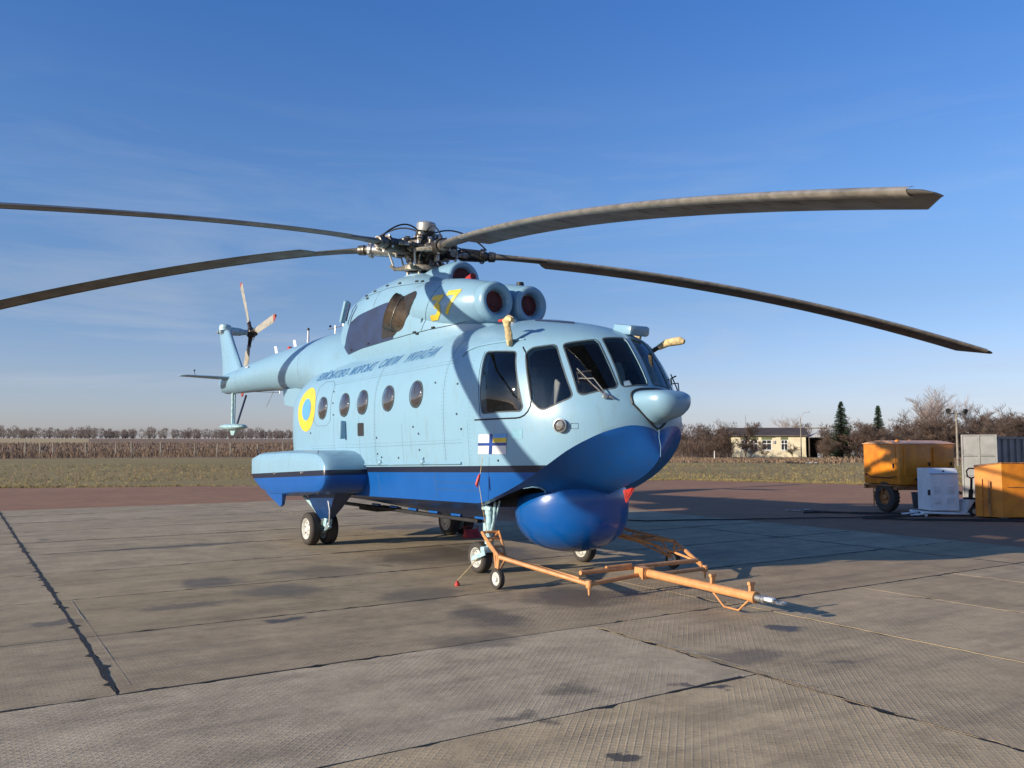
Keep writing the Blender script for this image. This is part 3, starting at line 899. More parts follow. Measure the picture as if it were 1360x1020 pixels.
# the number 37 painted on the nacelle side, angular stencil digits
def digit(strokes, x0, z0, w, h, sg, t=0.27):
    """strokes in a unit cell -> quads on the surface, slanted"""
    mb = MB()
    for (a, b) in strokes:
        A_, B_ = Vector(a), Vector(b)
        d = (B_ - A_).normalized(); n_ = Vector((-d.y, d.x)) * t / 2
        k = 6
        prev = None
        for i in range(k + 1):
            p = A_.lerp(B_, i / k) + (-d * t * 0.3 if i == 0 else d * t * 0.3 if i == k else Vector((0, 0)))
            row = []
            for m_ in (-1, 0, 1):
                q = p + n_ * m_
                X = x0 + (q.x + q.y * 0.42) * w * (1 if sg < 0 else 1); Z = z0 + q.y * h
                if sg > 0: X = x0 + (1 - q.x + q.y * -0.42 + 0.42) * w
                s_ = on_side(X, Z, sg, 0.006 + 0.0006 * strokes.index((a, b)), cowl_bvh)
                row.append(s_ if s_ else Vector((X, sg * 0.8, Z)))
            if prev:
                mb.add([prev[0], prev[1], row[1], row[0]], [(0, 1, 2, 3)]); mb.add([prev[1], prev[2], row[2], row[1]], [(0, 1, 2, 3)])
            prev = row
    return mb
for sg in (-1, 1):
    S3 = [((0.05, 1), (0.85, 1)), ((0.85, 1), (0.45, 0.58)), ((0.45, 0.58), (0.78, 0.50)), ((0.78, 0.50), (0.86, 0.22)), ((0.86, 0.22), (0.6, 0.0)), ((0.6, 0.0), (0.05, 0.0))]
    S7 = [((0.0, 1), (0.85, 1)), ((0.85, 1), (0.30, 0.0))]
    xa, xb = (1.60, 1.94) if sg < 0 else (1.94, 1.60)
    digit(S3, xa, 3.60, 0.25, 0.28, sg).build('painted_numeral', M_yellow, heli)
    digit(S7, xb, 3.64, 0.23, 0.28, sg).build('painted_numeral', M_yellow, heli)

# ---------------------------------------------------------------- radome, nose pod, lamp, probes
mb = MB()
prof = []
for k in range(0, 15):
    t = -pi / 2 + pi / 2 * k / 14
    prof.append((0.745 * max(0.0, cos(t)) ** 0.80, 0.50 * sin(t) * 1.0))
prof += [(0.745, 0.05), (0.742, 0.10), (0.732, 0.15), (0.712, 0.21), (0.55, 0.24)]
mb.lathe(prof, (3.96, 0, 0.81), (0, 0, 1), 56)
mb.v = [(x, y, z + 0.16 * max(0, x - 3.7) * max(0, min(1, (z - 0.60) / 0.3))) for x, y, z in mb.v]
M_radome = simple('glossy_blue_radome', (0.002, 0.080, 0.31), 0.24, vary=0.08, scale=2.2, bump=0.10, bscale=9, coat=0.35)
rad = mb.build('radome', M_radome, heli, smooth=60)

def pod_ring(x, W, zb, zt, vee, n=28):
    out = []
    for k in range(n):
        t = 2 * pi * k / n
        y, s_ = cos(t), sin(t)
        zc = zt - (zt - zb) * 0.38
        if s_ >= 0:
            z = zc + (zt - zc) * abs(s_) ** 0.55; yy = W * (abs(y) ** 0.6) * (1 if y > 0 else -1)
        else:
            q = abs(s_)
            z = zc - (zc - zb) * q; yy = W * (1 if y > 0 else -1) * ((1 - vee) * abs(y) ** 0.9 + vee * (1 - q) ** 0.75)
        out.append((x, yy, z))
    return out
mb = MB()
mb.loft([pod_ring(*a) for a in ((5.20, 0.320, 1.85, 2.33, 1.0), (5.42, 0.315, 1.87, 2.335, 1.0), (5.58, 0.305, 1.93, 2.335, 0.5), (5.70, 0.295, 1.975, 2.33, 0.12), (5.80, 0.27, 2.00, 2.32, 0.0), (5.87, 0.23, 2.04, 2.295, 0.0), (5.91, 0.16, 2.10, 2.265, 0), (5.93, 0.08, 2.14, 2.225, 0))])
pod = mb.build('nose_pod', M_light, heli, smooth=60)
# dark gap round the pod where it meets the nose
mb = MB()
P = []
for k in range(41):
    t = 2 * pi * k / 40
    q = pod_ring(5.5, 0.33, 1.875, 2.355, 1.0, 40)[k % 40]
    h = body_bvh.ray_cast(Vector((7, q[1], q[2])), Vector((-1, 0, 0)))
    P.append(h[0] + Vector((0.006, 0, 0)))
mb.tube(P, 0.013, 6, M_black, cap=False); mb.build('pod_seal', None, pod)

for sg in (-1, 1):
    c, n = outward((4.95, sg * 0.964, 1.918)); 
    if n.y * sg < 0: n = -n
    mb = MB(); mb.lathe([(0.082, 0.0), (0.082, 0.018), (0.07, 0.022), (0.066, 0.006), (0.05, -0.02), (0.0, -0.035)], c + n * 0.03, n, 28, M_alu)
    la = mb.build('landing_lamp', None, heli, smooth=40)
    mb = MB(); mb.lathe([(0.068, 0), (0.05, 0.012), (0, 0.018)], c + n * 0.045, n, 24, M_lens); mb.build('lens', None, la, smooth=80)
    seam([(5.05, 1.94), (5.12, 1.94), (5.12, 1.88), (5.05, 1.88)], 'panel_seam', 0.008, sg, closed=True)
    q = on_side(4.27, 1.95, sg, 0.006); 
    patch('placard', [(4.30, sg * 1.18, 1.88), (4.46, sg * 1.18, 1.885), (4.45, sg * 1.18, 1.77), (4.29, sg * 1.18, 1.765)], 0.004, simple('placard_paint', (0.16, 0.34, 0.43), 0.4) if sg < 0 else bpy.data.materials['placard_paint'], heli)
    # pitot probe wrapped in canvas
    b0 = body_bvh.find_nearest(Vector((4.02, sg * 0.96, 2.97)))[0]
    mb = MB(); mb.tube([b0, b0 + Vector((0.03, sg * 0.10, 0.06)), b0 + Vector((0.05, sg * 0.14, 0.25))], 0.018, 8, M_alu)
    pr = mb.build('pitot_probe', None, heli, smooth=50)
    mb = MB()
    tip = b0 + Vector((0.05, sg * 0.14, 0.23))
    pts = [b0 + Vector((0.02, sg * 0.08, -0.06)), b0 + Vector((0.03, sg * 0.10, 0.06)), b0 + Vector((0.045, sg * 0.13, 0.16)), tip, tip + Vector((0.05, 0, 0.03)), tip + Vector((0.13, 0, 0.015))]
    mb.tube(pts, [0.035, 0.048, 0.036, 0.055, 0.05, 0.03], 10, M_cloth)
    rnd = random.Random(3)
    mb.v = [(x + rnd.uniform(-.012, .012), y + rnd.uniform(-.012, .012), z + rnd.uniform(-.012, .012)) for x, y, z in mb.v]
    mb.build('canvas_cover', M_cloth, pr, smooth=40)
    mb = MB(); mb.box(tip + Vector((-0.10, 0, 0.03)), (0.13, 0.05, 0.035), m=M_red, bev=0.01); mb.build('red_tag', None, pr)
# port nose probe, seen beyond the windscreen
mb = MB(); mb.tube([(4.85, 0.55, 2.86), (4.95, 0.60, 2.92), (5.02, 0.62, 2.95)], 0.03, 8, M_steel)
pr = mb.build('air_data_probe', None, heli, smooth=50)
mb = MB(); mb.tube([(4.98, 0.61, 2.93), (5.08, 0.66, 2.985), (5.24, 0.72, 3.0), (5.30, 0.74, 2.985)], [0.035, 0.05, 0.055, 0.03], 10, M_cloth)
mb.build('canvas_cover', M_cloth, pr, smooth=50)
# wipers
for sg in (-1, 1):
    W_ = [(5.368, -0.527, 2.23), (5.308, -0.601, 2.26), (5.20, -0.70, 2.40), (5.03, -0.79, 2.60), (4.93, -0.79, 2.74)]
    P = []
    for x, y, z in W_:
        q = body_bvh.find_nearest(Vector((x, -sg * y if sg > 0 else y, z))); q0 = q[0]; P.append(q0 + (q0 - Vector((4.0, 0, 2.2))).normalized() * 0.035)
    mb = MB(); mb.tube(P[:4], 0.009, 6, M_alu)
    mb.tube([P[0], P[1] + Vector((0, 0, 0.03)), P[2] + Vector((0.02, 0, 0.07)), P[3] + Vector((0.03, 0, -0.12))], 0.008, 6, M_alu)
    mb.tube([P[2] + Vector((-.02, 0, 0.16)), P[3] + Vector((0, 0, -0.05)), P[3] + Vector((0.05, 0.02 * -sg, -0.28))], 0.010, 6, M_black)
    mb.lathe([(0.035, -0.02), (0.03, 0.02), (0, 0.03)], P[1], (P[1] - Vector((4.0, 0, 2.0))).normalized(), 12, M_alu)
    mb.build('wiper', None, heli, smooth=50)
# stem strip, ventilator and lights on the roof, red flag on the radome
mb = MB()
P = []
for k in range(9):
    t = 88 - 8 * k
    P.append(Vector((interp(KT, KX, t) + 0.012, 0.0, interp(KT, KZ, t))))
mb.tube([(5.58, 0, 1.88)] + P[:3], 0.004, 6, M_light); mb.build('stem_strip', None, heli, smooth=60)
mb = MB()
mb.box((4.86, 0.25, 3.14), (0.34, 0.34, 0.13), Matrix.Rotation(radians(10), 3, 'Y'), M_light, bev=0.035); mb.build('roof_ventilator', M_light, heli, smooth=40)
mb = MB(); mb.lathe([(0.05, 0), (0.05, 0.03), (0.02, 0.05), (0, 0.05)], body_bvh.find_nearest(Vector((3.2, -0.45, 3.5)))[0], (0, -0.3, 1), 14, M_white); mb.build('roof_light', None, heli, smooth=50)
seam([(3.6, 3.36), (4.3, 3.25)], 'roof_strip', 0.03, -1, mat=M_navy, off=0.01)
mb = MB(); mb.add([(4.93, 0.02, 1.14), (5.03, 0.12, 1.16), (4.95, 0.06, 0.98), (4.95, 0.03, 1.14), (5.02, 0.09, 1.17), (4.94, 0.05, 0.99)], [(0, 1, 2), (3, 5, 4), (0, 3, 4, 1), (1, 4, 5, 2), (2, 5, 3, 0)], M_red); mb.build('red_pennant', None, heli)

# recess above the nose gear, with its pale lip
hp = [(3.45, -1.03, 0.93), (3.62, -1.055, 0.945), (3.80, -1.06, 0.985), (3.95, -1.05, 1.04), (4.10, -1.02, 1.11), (4.22, -0.98, 1.18), (4.30, -0.90, 1.225), (4.32, -0.80, 1.235), (4.29, -0.70, 1.21), (4.20, -0.61, 1.165), (4.05, -0.56, 1.08), (3.90, -0.56, 1.0), (3.72, -0.64, 0.93), (3.55, -0.80, 0.89), (3.45, -0.93, 0.90)]
for sg in (-1,):
    P = hp if sg < 0 else mirror_poly(hp)
    fr = poly_frame(P); 
    c, n, u, v = fr
    P = [Vector(p) for p in P]
    cut = MB(); k = len(P); dn = Vector((0.15, sg * 0.25, -1)).normalized()
    cut.add([p + dn * 0.4 for p in P] + [p * 1.0 - dn * 0.10 for p in P], [(i, (i + 1) % k, k + (i + 1) % k, k + i) for i in range(k)] + [tuple(range(k - 1, -1, -1)), tuple(range(k, 2 * k))])
    co = cut.build('cut', M_dark, heli)
    md = fus.modifiers.new('b', 'BOOLEAN'); md.operation = 'DIFFERENCE'; md.object = co; md.solver = 'EXACT'; md.material_mode = 'TRANSFER'
    dg = bpy.context.evaluated_depsgraph_get()
    m3 = bpy.data.meshes.new_from_object(fus.evaluated_get(dg))
    fus.modifiers.clear(); fus.data = m3
    bpy.data.objects.remove(co, do_unlink=True)
    mb = MB(); L3 = [body_bvh.find_nearest(p)[0] + Vector((0, 0, -0.008)) for p in P[5:10]]
    mb.tube(L3, [0.004, 0.011, 0.014, 0.012, 0.006], 6, M_light); mb.build('bay_lip', None, heli, smooth=60)
fus.data.set_sharp_from_angle(angle=radians(28))

# ---------------------------------------------------------------- sponsons
def sponson(sg):
    prof = [(-3.20, 1.46), (-2.82, 1.55), (-1.5, 1.595), (-0.40, 1.60), (-0.10, 1.585), (0.10, 1.53), (0.22, 1.44), (0.285, 1.32), (0.29, 1.20), (0.25, 1.08), (0.16, 0.99), (0.03, 0.93), (-0.15, 0.905), (-1.0, 0.86), (-1.62, 0.80), (-2.22, 0.775), (-2.70, 0.86), (-3.0, 0.98), (-3.19, 1.10)]
    prof = [(x, z) for x, z in prof]
    cx, cz = -1.4, 1.22
    rings = []
    for y, s in ((0.95, 1.0), (1.30, 1.0), (1.62, 1.0), (1.74, 0.99), (1.82, 0.965), (1.87, 0.92), (1.89, 0.85), (1.90, 0.70)):
        d = 1 - s
        ring = []
        for x, z in prof:
            vx, vz = x - cx, z - cz
            ring.append((x - d * 0.40 * (1 if vx > 0 else -1) * min(1, abs(vx)), sg * y, cz + vz * (1 - d * 1.6)))
        rings.append(ring)
    mb = MB(); mb.loft(rings)
    sp = mb.build('sponson', M_spons, heli, smooth=35)
    # joint where the front cap starts, rear fin, front joint to hull
    mb = MB()
    s_ = [Vector((x * 1.0, sg * 1.76, z)) for x, z in prof]
    ring = [(-0.42, 1.612), (-0.2, 1.60)]
    P = []
    for t in range(15):
        a = radians(90 - 180 * t / 14)
        P.append((0.02 + 0.10 * cos(a) * 1.6 - 0.22, sg * (1.80 + 0.09 * cos(a)), 1.25 + 0.35 * sin(a)))
    mb.tube(P, 0.008, 5, M_alu); mb.build('joint_strip', None, sp)
    mb = MB(); mb.loft([[(-2.45, sg * 1.78, 0.84), (-1.62, sg * 1.78, 0.86), (-1.70, sg * 1.78, 0.66), (-1.78, sg * 1.78, 0.62)], [(-2.45, sg * 1.86, 0.84), (-1.62, sg * 1.86, 0.86), (-1.70, sg * 1.83, 0.66), (-1.78, sg * 1.83, 0.62)]])
    mb.build('fin', M_blue, sp)
    mb = MB()
    for k in range(11): mb.lathe([(0.013, 0), (0.01, 0.008), (0, 0.009)], (-2.3 + 0.21 * k, sg * 1.845, 0.90 + 0.004 * k), (0, sg, 0), 6, M_black)
    for k in (0, 1): mb.lathe([(0.03, 0), (0.02, 0.02), (0, 0.02)], (-1.9 + 1.25 * k, sg * 1.897, 1.19 + 0.05 * k), (0, sg, 0), 8, M_alu)
    mb.build('bolts', None, sp)['kind'] = 'stuff'
    return sp
for sg in (-1, 1): sponson(sg)
for o_ in list(heli.children):
    if o_.name.startswith('sponson') and o_.location.length < 1e-6: o_['label'] = 'rounded side float box under the cabin'

# ---------------------------------------------------------------- landing gear
def wheel(parent, c, R_, W, name='wheel', rim=True, axis=(0, 1, 0)):
    mb = MB()
    pr = [(R_ * 0.62, -W * 0.42), (R_ * 0.78, -W * 0.5), (R_ * 0.93, -W * 0.42), (R_ * 0.99, -W * 0.25), (R_, 0), (R_ * 0.99, W * 0.25), (R_ * 0.93, W * 0.42), (R_ * 0.78, W * 0.5), (R_ * 0.62, W * 0.42), (R_ * 0.60, 0), (R_ * 0.62, -W * 0.42)]
    mb.lathe(pr, c, axis, 36, M_tyre)
    for g in (-0.22, 0, 0.22): mb.lathe([(R_ * 1.0, g * W - 0.004), (R_ * 1.006, g * W), (R_ * 1.0, g * W + 0.004)], c, axis, 36, M_black)
    w = mb.build(name, None, parent, smooth=50)
    if len(w.data.materials) and False: pass
    mb = MB()
    mb.lathe([(0.0, -W * 0.30), (R_ * 0.16, -W * 0.36), (R_ * 0.22, -W * 0.28), (R_ * 0.50, -W * 0.24), (R_ * 0.60, -W * 0.42), (R_ * 0.64, -W * 0.43), (R_ * 0.60, -W * 0.30), (R_ * 0.60, W * 0.30), (R_ * 0.64, W * 0.43), (R_ * 0.60, W * 0.42), (R_ * 0.50, W * 0.24), (R_ * 0.22, W * 0.28), (R_ * 0.16, W * 0.36), (0, W * 0.30)], c, axis, 32, M_rim)
    a = Vector(axis).normalized(); o1 = a.orthogonal().normalized(); o2 = a.cross(o1)
    for sgn in (-1, 1):
        for k in range(6):
            t = 2 * pi * k / 6
            mb.lathe([(R_ * 0.055, 0), (R_ * 0.05, 0.012), (0, 0.014)], Vector(c) + a * (sgn * W * 0.255) + (o1 * cos(t) + o2 * sin(t)) * R_ * 0.37, a * sgn, 8, M_dark if k % 3 == 0 else M_alu)
    mb.build('rim', None, w, smooth=40)
    return w
for sg in (-1, 1):
    xg = -1.05
    mb = MB()
    # dark blue fairing wedge under the sponson, whose shade is put into the navy
    mb.loft([[(-0.15, sg * 1.20, 0.93), (-0.15, sg * 1.52, 0.93), (-1.32, sg * 1.55, 0.90), (-1.32, sg * 1.20, 0.90)],
             [(-0.45, sg * 1.26, 0.66), (-0.45, sg * 1.47, 0.66), (-1.15, sg * 1.50, 0.64), (-1.15, sg * 1.25, 0.64)],
             [(-0.66, sg * 1.30, 0.50), (-0.66, sg * 1.43, 0.50), (-0.96, sg * 1.45, 0.46), (-0.96, sg * 1.29, 0.46)],
             [(-0.74, sg * 1.33, 0.45), (-0.74, sg * 1.40, 0.45), (-0.90, sg * 1.41, 0.42), (-0.90, sg * 1.32, 0.42)]])
    g = mb.build('main_gear', M_navyshaded, heli, smooth=30)
    mb = MB()
    mb.tube([(-0.86, sg * 1.37, 0.62), (-0.95, sg * 1.37, 0.42), (xg - 0.02, sg * 1.37, 0.28)], [0.06, 0.055, 0.06], 14, M_gear)
    mb.tube([(xg, sg * 1.20, 0.275), (xg, sg * 1.54, 0.275)], 0.04, 12, M_gear)
    mb.tube([(-0.80, sg * 1.37, 0.46), (-0.70, sg * 1.37, 0.33), (xg + 0.02, sg * 1.37, 0.22)], [0.03, 0.035, 0.03], 8, M_gear)
    mb.box((-0.80, sg * 1.37, 0.40), (0.12, 0.12, 0.16), Matrix.Rotation(radians(20), 3, 'Y'), M_gear, bev=0.02)
    mb.tube([(-0.92, sg * 1.43, 0.5), (-1.02, sg * 1.43, 0.35), (-1.0, sg * 1.42, 0.25)], 0.014, 8, M_alu)
    for k in range(5): mb.lathe([(0.02, -0.01), (0.02, 0.01), (0, 0.012)], (-0.82 - 0.04 * k, sg * (1.44), 0.45 - 0.04 * k), (0, sg, 0), 8, M_alu)
    mb.build('oleo_leg', None, g, smooth=40)
    mb = MB()
    mb.tube([(-1.78, sg * 1.45, 0.84), (-1.30, sg * 1.43, 0.66), (-0.92, sg * 1.41, 0.44)], [0.028, 0.036, 0.024], 8, M_gear)
    mb.tube([(-1.62, sg * 1.30, 0.84), (-0.94, sg * 1.35, 0.44)], 0.02, 8, M_gear)
    mb.build('drag_brace', None, g, smooth=40)
    mb = MB(); mb.tube([(-0.52, sg * 1.49, 0.80), (-0.42, sg * 1.50, 0.62), (-0.50, sg * 1.47, 0.42), (-0.75, sg * 1.43, 0.30)], 0.011, 6, M_white); mb.build('brake_hose', None, g, smooth=60)
    for dy in (-0.155, 0.155): wheel(g, (xg - 0.13 if False else xg - 0.10, sg * (1.37 + dy) , 0.275), 0.275, 0.20)
for sg in (-1, 1):
    xs = 3.36
    mb = MB()
    mb.tube([(xs, sg * 0.9, 0.98), (xs, sg * 0.9, 0.78), (xs, sg * 0.9, 0.775), (xs, sg * 0.9, 0.50), (xs, sg * 0.9, 0.495), (xs, sg * 0.9, 0.40)], [0.062, 0.062, 0.05, 0.05, 0.062, 0.062], 16, M_gear)
    g = mb.build('nose_gear', M_gear, heli, smooth=40)
    mb = MB()
    mb.tube([(xs + 0.13, sg * 0.9, 0.95), (xs + 0.10, sg * 0.9, 0.70), (xs + 0.02, sg * 0.9, 0.52)], 0.018, 8, M_gear)
    mb.tube([(xs + 0.18, sg * 0.86, 0.97), (xs + 0.05, sg * 0.88, 0.56)], 0.012, 8, M_gear)
    mb.box((xs - 0.07, sg * 0.9, 0.60), (0.08, 0.07, 0.14), m=M_gear, bev=0.015)
    mb.box((xs - 0.09, sg * 0.9, 0.50), (0.10, 0.05, 0.05), m=M_alu, bev=0.01)
    mb.box((xs, sg * 0.9, 0.86), (0.20, 0.13, 0.05), m=M_gear, bev=0.015)
    mb.tube([(xs + 0.02, sg * 0.9, 0.45), (xs, sg * 0.9, 0.30)], [0.05, 0.045], 12, M_gear)
    mb.box((xs - 0.10, sg * 0.90 - 0.105 , 0.24), (0.34, 0.025, 0.06), Matrix.Rotation(radians(-18), 3, 'Y'), M_gear, bev=0.01)
    mb.box((xs - 0.10, sg * 0.90 + 0.105 , 0.24), (0.34, 0.025, 0.06), Matrix.Rotation(radians(-18), 3, 'Y'), M_gear, bev=0.01)
    mb.box((xs + 0.0, sg * 0.9, 0.33), (0.10, 0.24, 0.08), m=M_gear, bev=0.02)
    mb.build('fork', None, g, smooth=40)
    wheel(g, (xs - 0.22, sg * 0.90, 0.205), 0.205, 0.165)

# keel fittings, and dark strips that paint in the shade under the hull
mb = MB(); mb.box((0.3, -0.55, 0.62), (4.6, 0.10, 0.05), m=M_dark, bev=0.01)
for k in range(6): mb.box((2.7 - k * 0.65, -0.60, 0.675), (0.26, 0.05, 0.035), m=M_blue, bev=0.01)
mb.box((-1.0, -0.3, 0.57), (0.7, 0.5, 0.06), m=M_dark, bev=0.02)
mb.build('keel_fittings_and_shade', None, heli)['kind'] = 'stuff'
# ---------------------------------------------------------------- tail
def foil(x0, chord, th, n=16):
    """closed airfoil in local (along, across): leading edge at x0"""
    pts = []
    for k in range(n):
        t = 2 * pi * k / n
        a = (1 + cos(t)) / 2
        y = th / 2 * sin(t) * (1.25 - 0.75 * (1 - a))
        pts.append((x0 - chord * (1 - a), y))
    return pts
mb = MB()
rings = []
for z, le, ch, th in ((3.20, -9.55, 1.9, 0.34), (3.62, -9.68, 1.70, 0.30), (4.0, -10.05, 1.36, 0.25), (4.4, -10.45, 1.10, 0.22), (4.75, -10.80, 0.92, 0.21), (4.84, -10.9, 0.84, 0.17)):
    rings.append([(x, y, z + (-(x - le)) * -0.03) for x, y in foil(le, ch, th, 20)])
mb.loft(rings)
fin = mb.build('tail_fin', M_light, heli, smooth=50)
mb = MB()
mb.lathe([(0.10, -0.14), (0.15, -0.1), (0.17, 0.05), (0.15, 0.14), (0.05, 0.17), (0, 0.17)], (-11.28, 0, 4.88), (0, 0, 1), 18, M_gear)
for k in range(6): mb.box((-11.28 - 0.2 * cos(k), 0.2 * sin(k) * 0.8, 4.82), (0.09, 0.09, 0.09), m=M_alu, bev=0.01)
mb.tube([(-11.28, 0, 4.86), (-11.28, 0.42, 4.86), (-11.28, 0.46, 4.86), (-11.28, 0.62, 4.86)], [0.13, 0.11, 0.09, 0.07], 16, M_gear)
mb.build('tail_gearbox', None, heli, smooth=40)
# tail rotor: hub at the end of a port side shaft
TR = Vector((-11.30, 0.74, 4.86))
mb = MB()
mb.lathe([(0.08, -0.12), (0.13, -0.08), (0.14, 0.05), (0.09, 0.10), (0.06, 0.17), (0, 0.18)], TR, (0, 1, 0), 18, M_oily)
for k in range(3):
    a = radians((125, 8, 247)[k]); d = Vector((cos(a), 0, sin(a)))
    mb.tube([TR, TR + d * 0.20, TR + d * 0.42], [0.075, 0.06, 0.045], 10, M_oily)
    mb.tube([TR + d * 0.22 + Vector((0, 0.08, 0)), TR + Vector((0, 0.15, 0))], 0.012, 6, M_alu)
    mb.lathe([(0.06, -0.03), (0.06, 0.03)], TR + d * 0.40, d, 10, M_alu)
trot = mb.build('tail_rotor', None, heli, smooth=40)
for k in range(3):
    a = radians((125, 8, 247)[k]); d = Vector((cos(a), 0, sin(a))); s_ = Vector((-sin(a), 0, cos(a)))
    mb = MB(); rings = []; rr = (0.38, 0.50, 0.62, 1.0, 1.5, 1.75, 1.80, 1.90, 1.93)
    for r in rr:
        ch = interp([0.38, 0.50, 0.62, 1.80, 1.93], [0.09, 0.16, 0.25, 0.25, 0.10], r)
        tw = radians(14 - 5 * r)
        ring = []
        for x, y in foil(ch * 0.35, ch, 0.05 if r > 0.5 else 0.07, 12):
            ring.append(TR + d * r + s_ * (x * cos(tw) - y * sin(tw)) + Vector((0, 1, 0)) * (y * cos(tw) + x * sin(tw) + 0.015 * (r - 0.4)))
        rings.append(ring)
    mb.loft(rings[:7], m=M_tailbl, cap1=False); mb.loft(rings[6:], m=M_redtip, cap0=False)
    mb.build('tail_rotor_blade', None, trot, smooth=40)
# stabiliser halves
for sg in (-1, 1):
    mb = MB(); rings = []
    for y, le, ch, z in ((0.10, -9.70, 0.95, 3.45), (0.30, -9.75, 0.90, 3.45), (1.25, -10.25, 0.62, 3.50), (1.33, -10.35, 0.50, 3.503), (1.36, -10.5, 0.3, 3.505)):
        rings.append([(x, sg * y, z + t_ * (0.5 if y > 1.3 else 1)) for x, t_ in foil(le, ch, 0.085 - 0.03 * y, 16)])
    mb.loft(rings); st = mb.build('stabiliser', M_light, heli, smooth=50)
    mb = MB(); mb.tube([(-10.75, sg * 0.9, 3.51), (-10.9, sg * 0.9, 3.60), (-10.92, sg * 0.9, 3.66)], 0.008, 5, M_steel); mb.lathe([(0.0, -0.03), (0.03, 0), (0, 0.03)], (-10.92, sg * 0.9, 3.68), (0, 0, 1), 8, M_black); mb.build('static_wick', None, st)
# tail bumper: struts and a small float
mb = MB()
mb.tube([(-10.30, -0.05, 3.12), (-10.32, -0.04, 2.24)], 0.035, 8, M_gear)
mb.tube([(-10.48, 0.06, 3.12), (-10.46, 0.05, 2.24)], 0.03, 8, M_gear)
mb.tube([(-9.35, 0.0, 2.96), (-10.05, 0, 2.22)], 0.028, 8, M_navy)
tb = mb.build('tail_bumper', None, heli, smooth=50)
mb = MB()
for_r = []
for x, hw, zt_, zb_ in ((-9.55, 0.02, 2.17, 2.15), (-9.62, 0.12, 2.20, 2.12), (-9.8, 0.20, 2.23, 2.09), (-10.2, 0.25, 2.25, 2.06), (-10.7, 0.24, 2.25, 2.08), (-11.05, 0.17, 2.23, 2.12), (-11.25, 0.05, 2.20, 2.17)):
    for_r.append([(x, hw * cos(2 * pi * k / 16), (zt_ + zb_) / 2 + (zt_ - zb_) / 2 * sin(2 * pi * k / 16)) for k in range(16)])
mb.loft(for_r); mb.loft([[(-10.0, -0.05, 2.08), (-10.5, -0.05, 2.08), (-10.5, 0.05, 2.08), (-10.0, 0.05, 2.08)], [(-10.25, -0.03, 1.94), (-10.45, -0.03, 1.94), (-10.45, 0.03, 1.94), (-10.25, 0.03, 1.94)]])
mb.build('tail_float', M_gear, tb, smooth=50)
# box under the boom root, boom antennas and lights
mb = MB(); mb.loft([[(-5.95, y, 2.93) for y in (-0.28, 0.28)] + [(-4.4, 0.34, 2.9), (-4.4, -0.34, 2.9)], [(-5.92, y, 2.58) for y in (-0.24, 0.24)] + [(-4.4, 0.30, 2.42), (-4.4, -0.30, 2.42)]])
mb.build('doppler_fairing', M_light, heli, smooth=20)
for x_, z_ in ((-5.98, 3.86), (-7.2, 3.83)):
    mb = MB(); mb.loft([[(x_ + 0.10 + q, w_, z_ - 0.06) for q, w_ in ((0.08, 0), (0, 0.02), (-0.12, 0.0), (0, -0.02))], [(x_ - 0.05 + q, w_, z_ + 0.22) for q, w_ in ((0.06, 0), (0, 0.015), (-0.09, 0.0), (0, -0.015))]])
    mb.build('blade_antenna', M_white, heli, smooth=30)
mb = MB(); mb.lathe([(0.06, -0.02), (0.06, 0.03), (0.04, 0.07), (0, 0.08)], (-6.3, 0, 3.88), (0, 0, 1), 14, M_red); mb.build('beacon', None, heli, smooth=50)
mb = MB(); mb.tube([(-5.2, 0, 3.86), (-5.2, 0, 4.0), (-5.2, 0, 4.22)], [0.035, 0.028, 0.02], 8, M_white); mb.lathe([(0.03, 0), (0.03, 0.05), (0, 0.06)], (-5.2, 0, 4.21), (0, 0, 1), 8, M_black); mb.build('rod_antenna', None, heli, smooth=50)
mb = MB()
mb.tube([(-3.75, 0, 3.9), (-3.75, 0, 4.16)], 0.012, 6, M_alu); mb.tube([(-4.15, 0.02, 4.12), (-3.35, 0.02, 4.12)], 0.010, 6, M_alu)
mb.tube([(-3.35, 0, 3.9), (-3.35, 0, 4.2)], 0.010, 6, M_alu); mb.lathe([(0.0, -0.03), (0.035, 0), (0, 0.03)], (-4.0, 0, 4.17), (0, 0, 1), 8, M_black)
mb.lathe([(0.06, -0.02), (0.06, 0.05), (0.03, 0.08), (0, 0.08)], (-3.2, 0, 4.02), (0, 0, 1), 10, M_white); mb.lathe([(0.0, -0.03), (0.04, 0), (0, 0.03)], (-3.05, -0.1, 4.12), (0, 0, 1), 8, M_black)
mb.build('navigation_antenna', None, heli, smooth=40)
mb = MB(); mb.tube([(-8.4, -0.33, 3.60), (-8.1, -0.36, 3.60)], 0.02, 8, M_white); mb.build('side_light', None, heli)
mb = MB(); mb.tube([(-9.3, 0, 3.06), (-6.9, 0, 2.92)], 0.006, 4, M_steel); mb.tube([(-6.9, 0, 2.97), (-6.9, 0, 2.90)], 0.01, 5, M_alu); mb.tube([(-7.6, 0.1, 2.98), (-8.1, 0.1, 2.62)], 0.006, 5, M_alu); mb.build('wire_antenna', None, heli)
seam([(-4.2, 3.0), (-4.2, 3.7)], 'panel_seam', 0.006, -1, BVHTree.FromPolygons([v.co for v in boom.data.vertices], [p.vertices for p in boom.data.polygons]))
seam([(-9.2, 3.1), (-9.2, 3.6)], 'panel_seam', 0.006, -1, BVHTree.FromPolygons([v.co for v in boom.data.vertices], [p.vertices for p in boom.data.polygons]))

